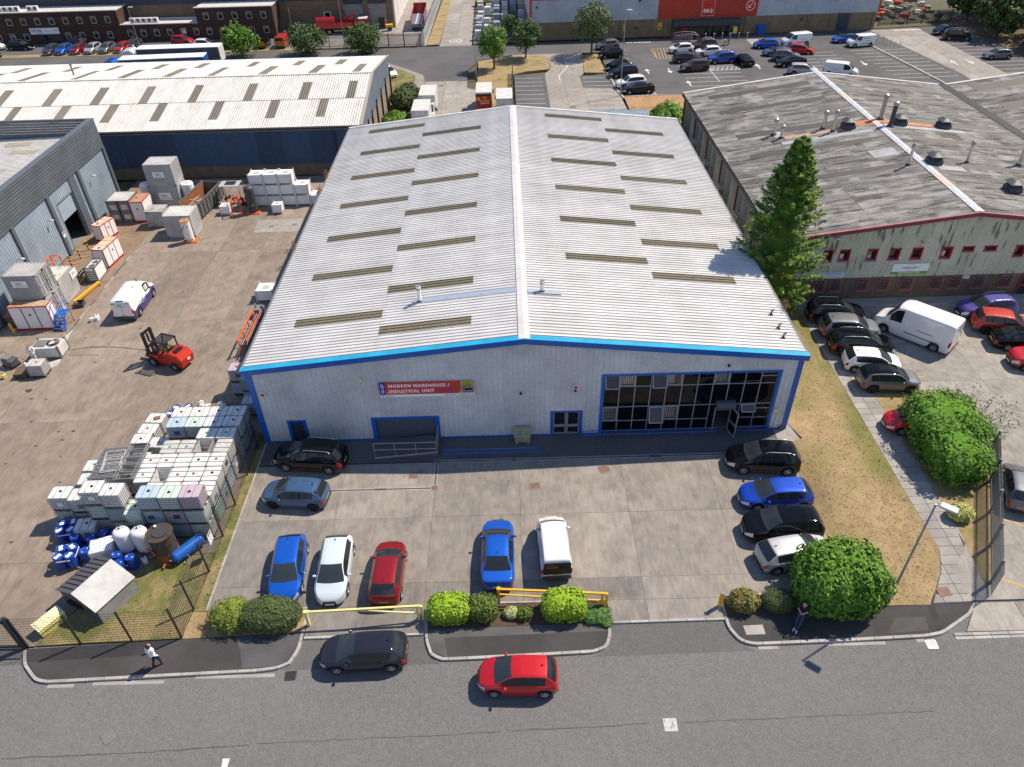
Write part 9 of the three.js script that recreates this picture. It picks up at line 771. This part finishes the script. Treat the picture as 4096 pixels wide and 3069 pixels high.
// ------------------------------------------------------------------ people
function person(label,x,y,z,turn,J,col,o={}) {// J: joints in metres, figure faces +z
  const bones=[];const add=(a,b,ra,rb,c)=>bones.push([V(...a),V(...b),ra,rb,c]);const {hip,chest,neck,head,sh,el,wr,kn,an,toe,hp}=J;
  add(hip,chest,0.135,0.165,col.top);add(chest,neck,0.15,0.07,col.top);add(neck,head,0.055,0.06,col.skin);add(head,[head[0],head[1] + 0.07,head[2] + 0.01],0.095,0.1,col.skin);add([head[0],head[1] - 0.03,head[2] + 0.03],[head[0],head[1] - 0.06,head[2] + 0.07],0.06,0.045,col.skin);add([head[0],head[1] + 0.0,head[2] + 0.09],[head[0],head[1] - 0.02,head[2] + 0.12],0.014,0.018,col.skin);for (const s of [-1,1]) add([head[0] + s * 0.085,head[1] + 0.02,head[2]],[head[0] + s * 0.095,head[1] + 0.0,head[2]],0.02,0.02,col.skin);
  for (const k of [0,1]) {add(chest,sh[k],0.11,0.075,col.top);add(sh[k],el[k],0.062,0.048,col.top);add(el[k],wr[k],0.046,0.032,col.sleeve || col.top);const w=V(...wr[k]),e=w.clone().sub(V(...el[k])).normalize(),pm2=w.clone().addScaledVector(e,0.08);add(wr[k],[pm2.x,pm2.y,pm2.z],0.03,0.036,col.skin);add(hip,hp[k],0.13,0.11,col.leg);add(hp[k],kn[k],0.095,0.062,col.leg);add(kn[k],an[k],0.062,0.042,col.leg);add(an[k],toe[k],0.045,0.036,col.shoe);}
  const N=88,mc=new MarchingCubes(N,new THREE.MeshStandardMaterial(),false,false,60000),S=1.0,cy=o.cy || 0.9;const q=V(),pa=V(),ba=V();const dist=(p,B)=>{ba.subVectors(B[1],B[0]);pa.subVectors(p,B[0]);const h=clamp(pa.dot(ba) / Math.max(1e-6,ba.lengthSq()));return pa.addScaledVector(ba,-h).length() - mix(B[2],B[3],h);};
  for (let k=0;k < N;k++) for (let j=0;j < N;j++) for (let i=0;i < N;i++) {q.set((i - N / 2) / (N / 2) * S,(j - N / 2) / (N / 2) * S + cy,(k - N / 2) / (N / 2) * S);let s=0;for (const B of bones) s += Math.exp(-dist(q,B) * 55);mc.field[i + j * N + k * N * N]=s > 0 ? Math.log(s) / 55 : -1;} mc.isolation=0;mc.update();const n=mc.count,P=new Float32Array(n * 3),C=new Float32Array(n * 3),Nn=mc.normalArray.slice(0,n * 3);for (let i=0;i < n;i++) {q.set(mc.positionArray[i * 3] * S,mc.positionArray[i * 3 + 1] * S + cy,mc.positionArray[i * 3 + 2] * S);P.set([q.x,q.y,q.z],i * 3);let bd=9,bc2=null;for (const B of bones) {const d=dist(q,B);if (d < bd) {bd=d;bc2=B[4];}} C.set(bc2,i * 3);}
  const g=new THREE.BufferGeometry();g.setAttribute('position',new THREE.BufferAttribute(P,3));g.setAttribute('normal',new THREE.BufferAttribute(Nn,3));g.computeVertexNormals();g.setAttribute('color',new THREE.BufferAttribute(C,3));const gs=[g];
  for (const k of [0,1]) {const w=V(...wr[k]),e=w.clone().sub(V(...el[k])).normalize(),sd=V(e.z,0,-e.x).normalize();if (sd.lengthSq() < 0.1) sd.set(0,0,1);for (let f=0;f < 5;f++) {const b=w.clone().addScaledVector(e,f ? 0.1 : 0.05).addScaledVector(sd,f ? (f - 2.5) * 0.019 : -0.035),l=[0.05,0.075,0.085,0.08,0.06][f],m=b.clone().addScaledVector(e,l * 0.55).addScaledVector(sd,f ? 0 : -0.025),tp=m.clone().addScaledVector(e,l * 0.4).add(V(0,-0.015,0.012));for (const r of [rod(b,m,0.0095,6),rod(m,tp,0.009,6,0.007)]) {const c=new Float32Array(r.attributes.position.count * 3);for (let i=0;i < c.length;i += 3) c.set(col.skin,i);r.setAttribute('color',new THREE.BufferAttribute(c,3));gs.push(r);}}}
  const t=thing('person',label,'person',[x,y,z],turn);obj('body',gs,new THREE.MeshStandardMaterial({vertexColors: true,roughness: 0.85}),t);const hd=V(...head),hg=new THREE.SphereGeometry(0.118,16,12,0,2 * PI,0,1.75);const hr=[T(hg,hd.x,hd.y + 0.055,hd.z - 0.018,o.hairTilt || -0.35,0,0)];if (o.long) hr.push(T(new THREE.SphereGeometry(0.1,12,10).scale(1,1.8,0.55),hd.x,hd.y - 0.06,hd.z - 0.07));obj('hair',hr,mat(o.hair || [0.015,0.012,0.01],0.8),t);for (const s of [-1,1]) obj('eye',T(new THREE.SphereGeometry(0.012,8,6),hd.x + s * 0.035,hd.y + 0.03,hd.z + 0.098),MT.black,t);obj('mouth',bc(0.05,0.008,0.01,hd.x,hd.y - 0.065,hd.z + 0.108),mat([0.35,0.1,0.09],0.7),t);return t;}
const stand={hip: [0,0.95,0],chest: [0,1.28,0],neck: [0,1.47,0.0],head: [0,1.6,0.02],sh: [[-0.18,1.41,0],[0.18,1.41,0]],el: [[-0.27,1.15,0.02],[0.27,1.15,0.02]],wr: [[-0.2,1.02,0.2],[0.2,1.02,0.2]],hp: [[-0.09,0.92,0],[0.09,0.92,0]],kn: [[-0.1,0.5,0.02],[0.1,0.5,0.02]],an: [[-0.11,0.09,-0.02],[0.11,0.09,-0.02]],toe: [[-0.13,0.045,0.14],[0.13,0.045,0.14]]};
const SK=[0.52,0.30,0.22];
{const J={...stand,kn: [[-0.12,0.5,0.12],[0.1,0.5,0.0]],an: [[-0.13,0.09,0.14],[0.11,0.1,-0.2]],toe: [[-0.14,0.045,0.3],[0.12,0.045,-0.05]],el: [[-0.24,1.14,-0.08],[0.24,1.14,-0.06]],wr: [[-0.21,0.9,0.06],[0.2,0.92,0.1]]};person('person in white shirt and navy trousers walking along the footway',-18.85,0.0,16.2,PI * 0.88,J,{top: [0.78,0.79,0.82],sleeve: [0.78,0.79,0.82],leg: [0.012,0.022,0.07],shoe: [0.22,0.05,0.02],skin: SK});}
{const J={hip: [0,0.78,-0.12],chest: [0,1.1,-0.2],neck: [0,1.28,-0.18],head: [0,1.4,-0.1],sh: [[-0.16,1.22,-0.2],[0.16,1.22,-0.2]],el: [[-0.24,0.98,-0.08],[0.24,0.98,-0.08]],wr: [[-0.08,1.0,0.12],[0.1,1.0,0.12]],hp: [[-0.09,0.75,-0.1],[0.09,0.75,-0.1]],kn: [[-0.09,0.42,0.22],[0.1,0.45,0.2]],an: [[-0.07,0.08,0.52],[0.06,0.08,0.6]],toe: [[-0.09,0.07,0.68],[0.08,0.07,0.76]]};person('person in black top and striped track trousers leaning on the laurel',13.6,0.0,14.75,-0.6,J,{top: [0.012,0.012,0.014],sleeve: SK,leg: [0.03,0.045,0.08],shoe: [0.6,0.6,0.6],skin: SK},{long: 1,hair: [0.012,0.01,0.01]});}
{const p=person('person in white overalls standing at the long bunded tank',-37.75,0.0,-9.9,0.2,{...stand,head: [0,1.56,0.08]},{top: [0.75,0.75,0.75],leg: [0.7,0.7,0.7],shoe: [0.03,0.03,0.03],skin: SK});}
{const p=person('person in blue shirt pushing a trolley to the store',at(2,0,1868,385).x,0.0,at(2,0,1868,385).z,-PI / 2,stand,{top: [0.03,0.08,0.2],leg: [0.06,0.06,0.08],shoe: [0.03,0.03,0.03],skin: SK,sleeve: SK});const a=at(2,0,1845,390),t=thing('shopping_trolley','wire trolley pushed by the person in blue','trolley',[a.x,0,a.z],0);obj('trolley_basket',[bc(0.8,0.03,0.5,0,0.5,0),bc(0.8,0.03,0.5,0,0.95,0),...[-0.4,-0.2,0,0.2,0.4].flatMap(x=>[-0.25,0.25].map(z=>bc(0.02,0.45,0.02,x,0.72,z)))],MT.galv,t);for (const x of [-0.35,0.35]) for (const z of [-0.2,0.2]) obj('trolley_wheel',T(new THREE.CylinderGeometry(0.06,0.06,0.03,10),x,0.06,z,PI / 2),MT.black,t);obj('trolley_legs',[-0.35,0.35].flatMap(x=>[-0.2,0.2].map(z=>bc(0.03,0.4,0.03,x,0.3,z))),MT.galv,t);}
{const J={hip: [0,1.17,-0.02],chest: [0,1.48,-0.05],neck: [0,1.66,-0.04],head: [0,1.78,0.0],sh: [[-0.18,1.6,-0.05],[0.18,1.6,-0.05]],el: [[-0.25,1.36,0.12],[0.25,1.36,0.12]],wr: [[-0.14,1.42,0.42],[0.14,1.42,0.42]],hp: [[-0.1,1.15,0.02],[0.1,1.15,0.02]],kn: [[-0.12,1.18,0.42],[0.12,1.18,0.42]],an: [[-0.12,0.93,0.62],[0.12,0.93,0.62]],toe: [[-0.12,0.9,0.74],[0.12,0.9,0.74]]};const h=Math.atan2(-(-10.0 + 8.9),-28.9 + 25.9),d=V(Math.cos(h),0,-Math.sin(h));person('person in green high visibility vest driving the forklift',-27.15 - d.x * 0.3,0,-9.4 - d.z * 0.3,h + PI / 2,J,{top: [0.22,0.62,0.05],sleeve: [0.05,0.05,0.06],leg: [0.02,0.02,0.025],shoe: [0.015,0.015,0.015],skin: SK},{cy: 1.05});}
renderer.render(scene,camera);
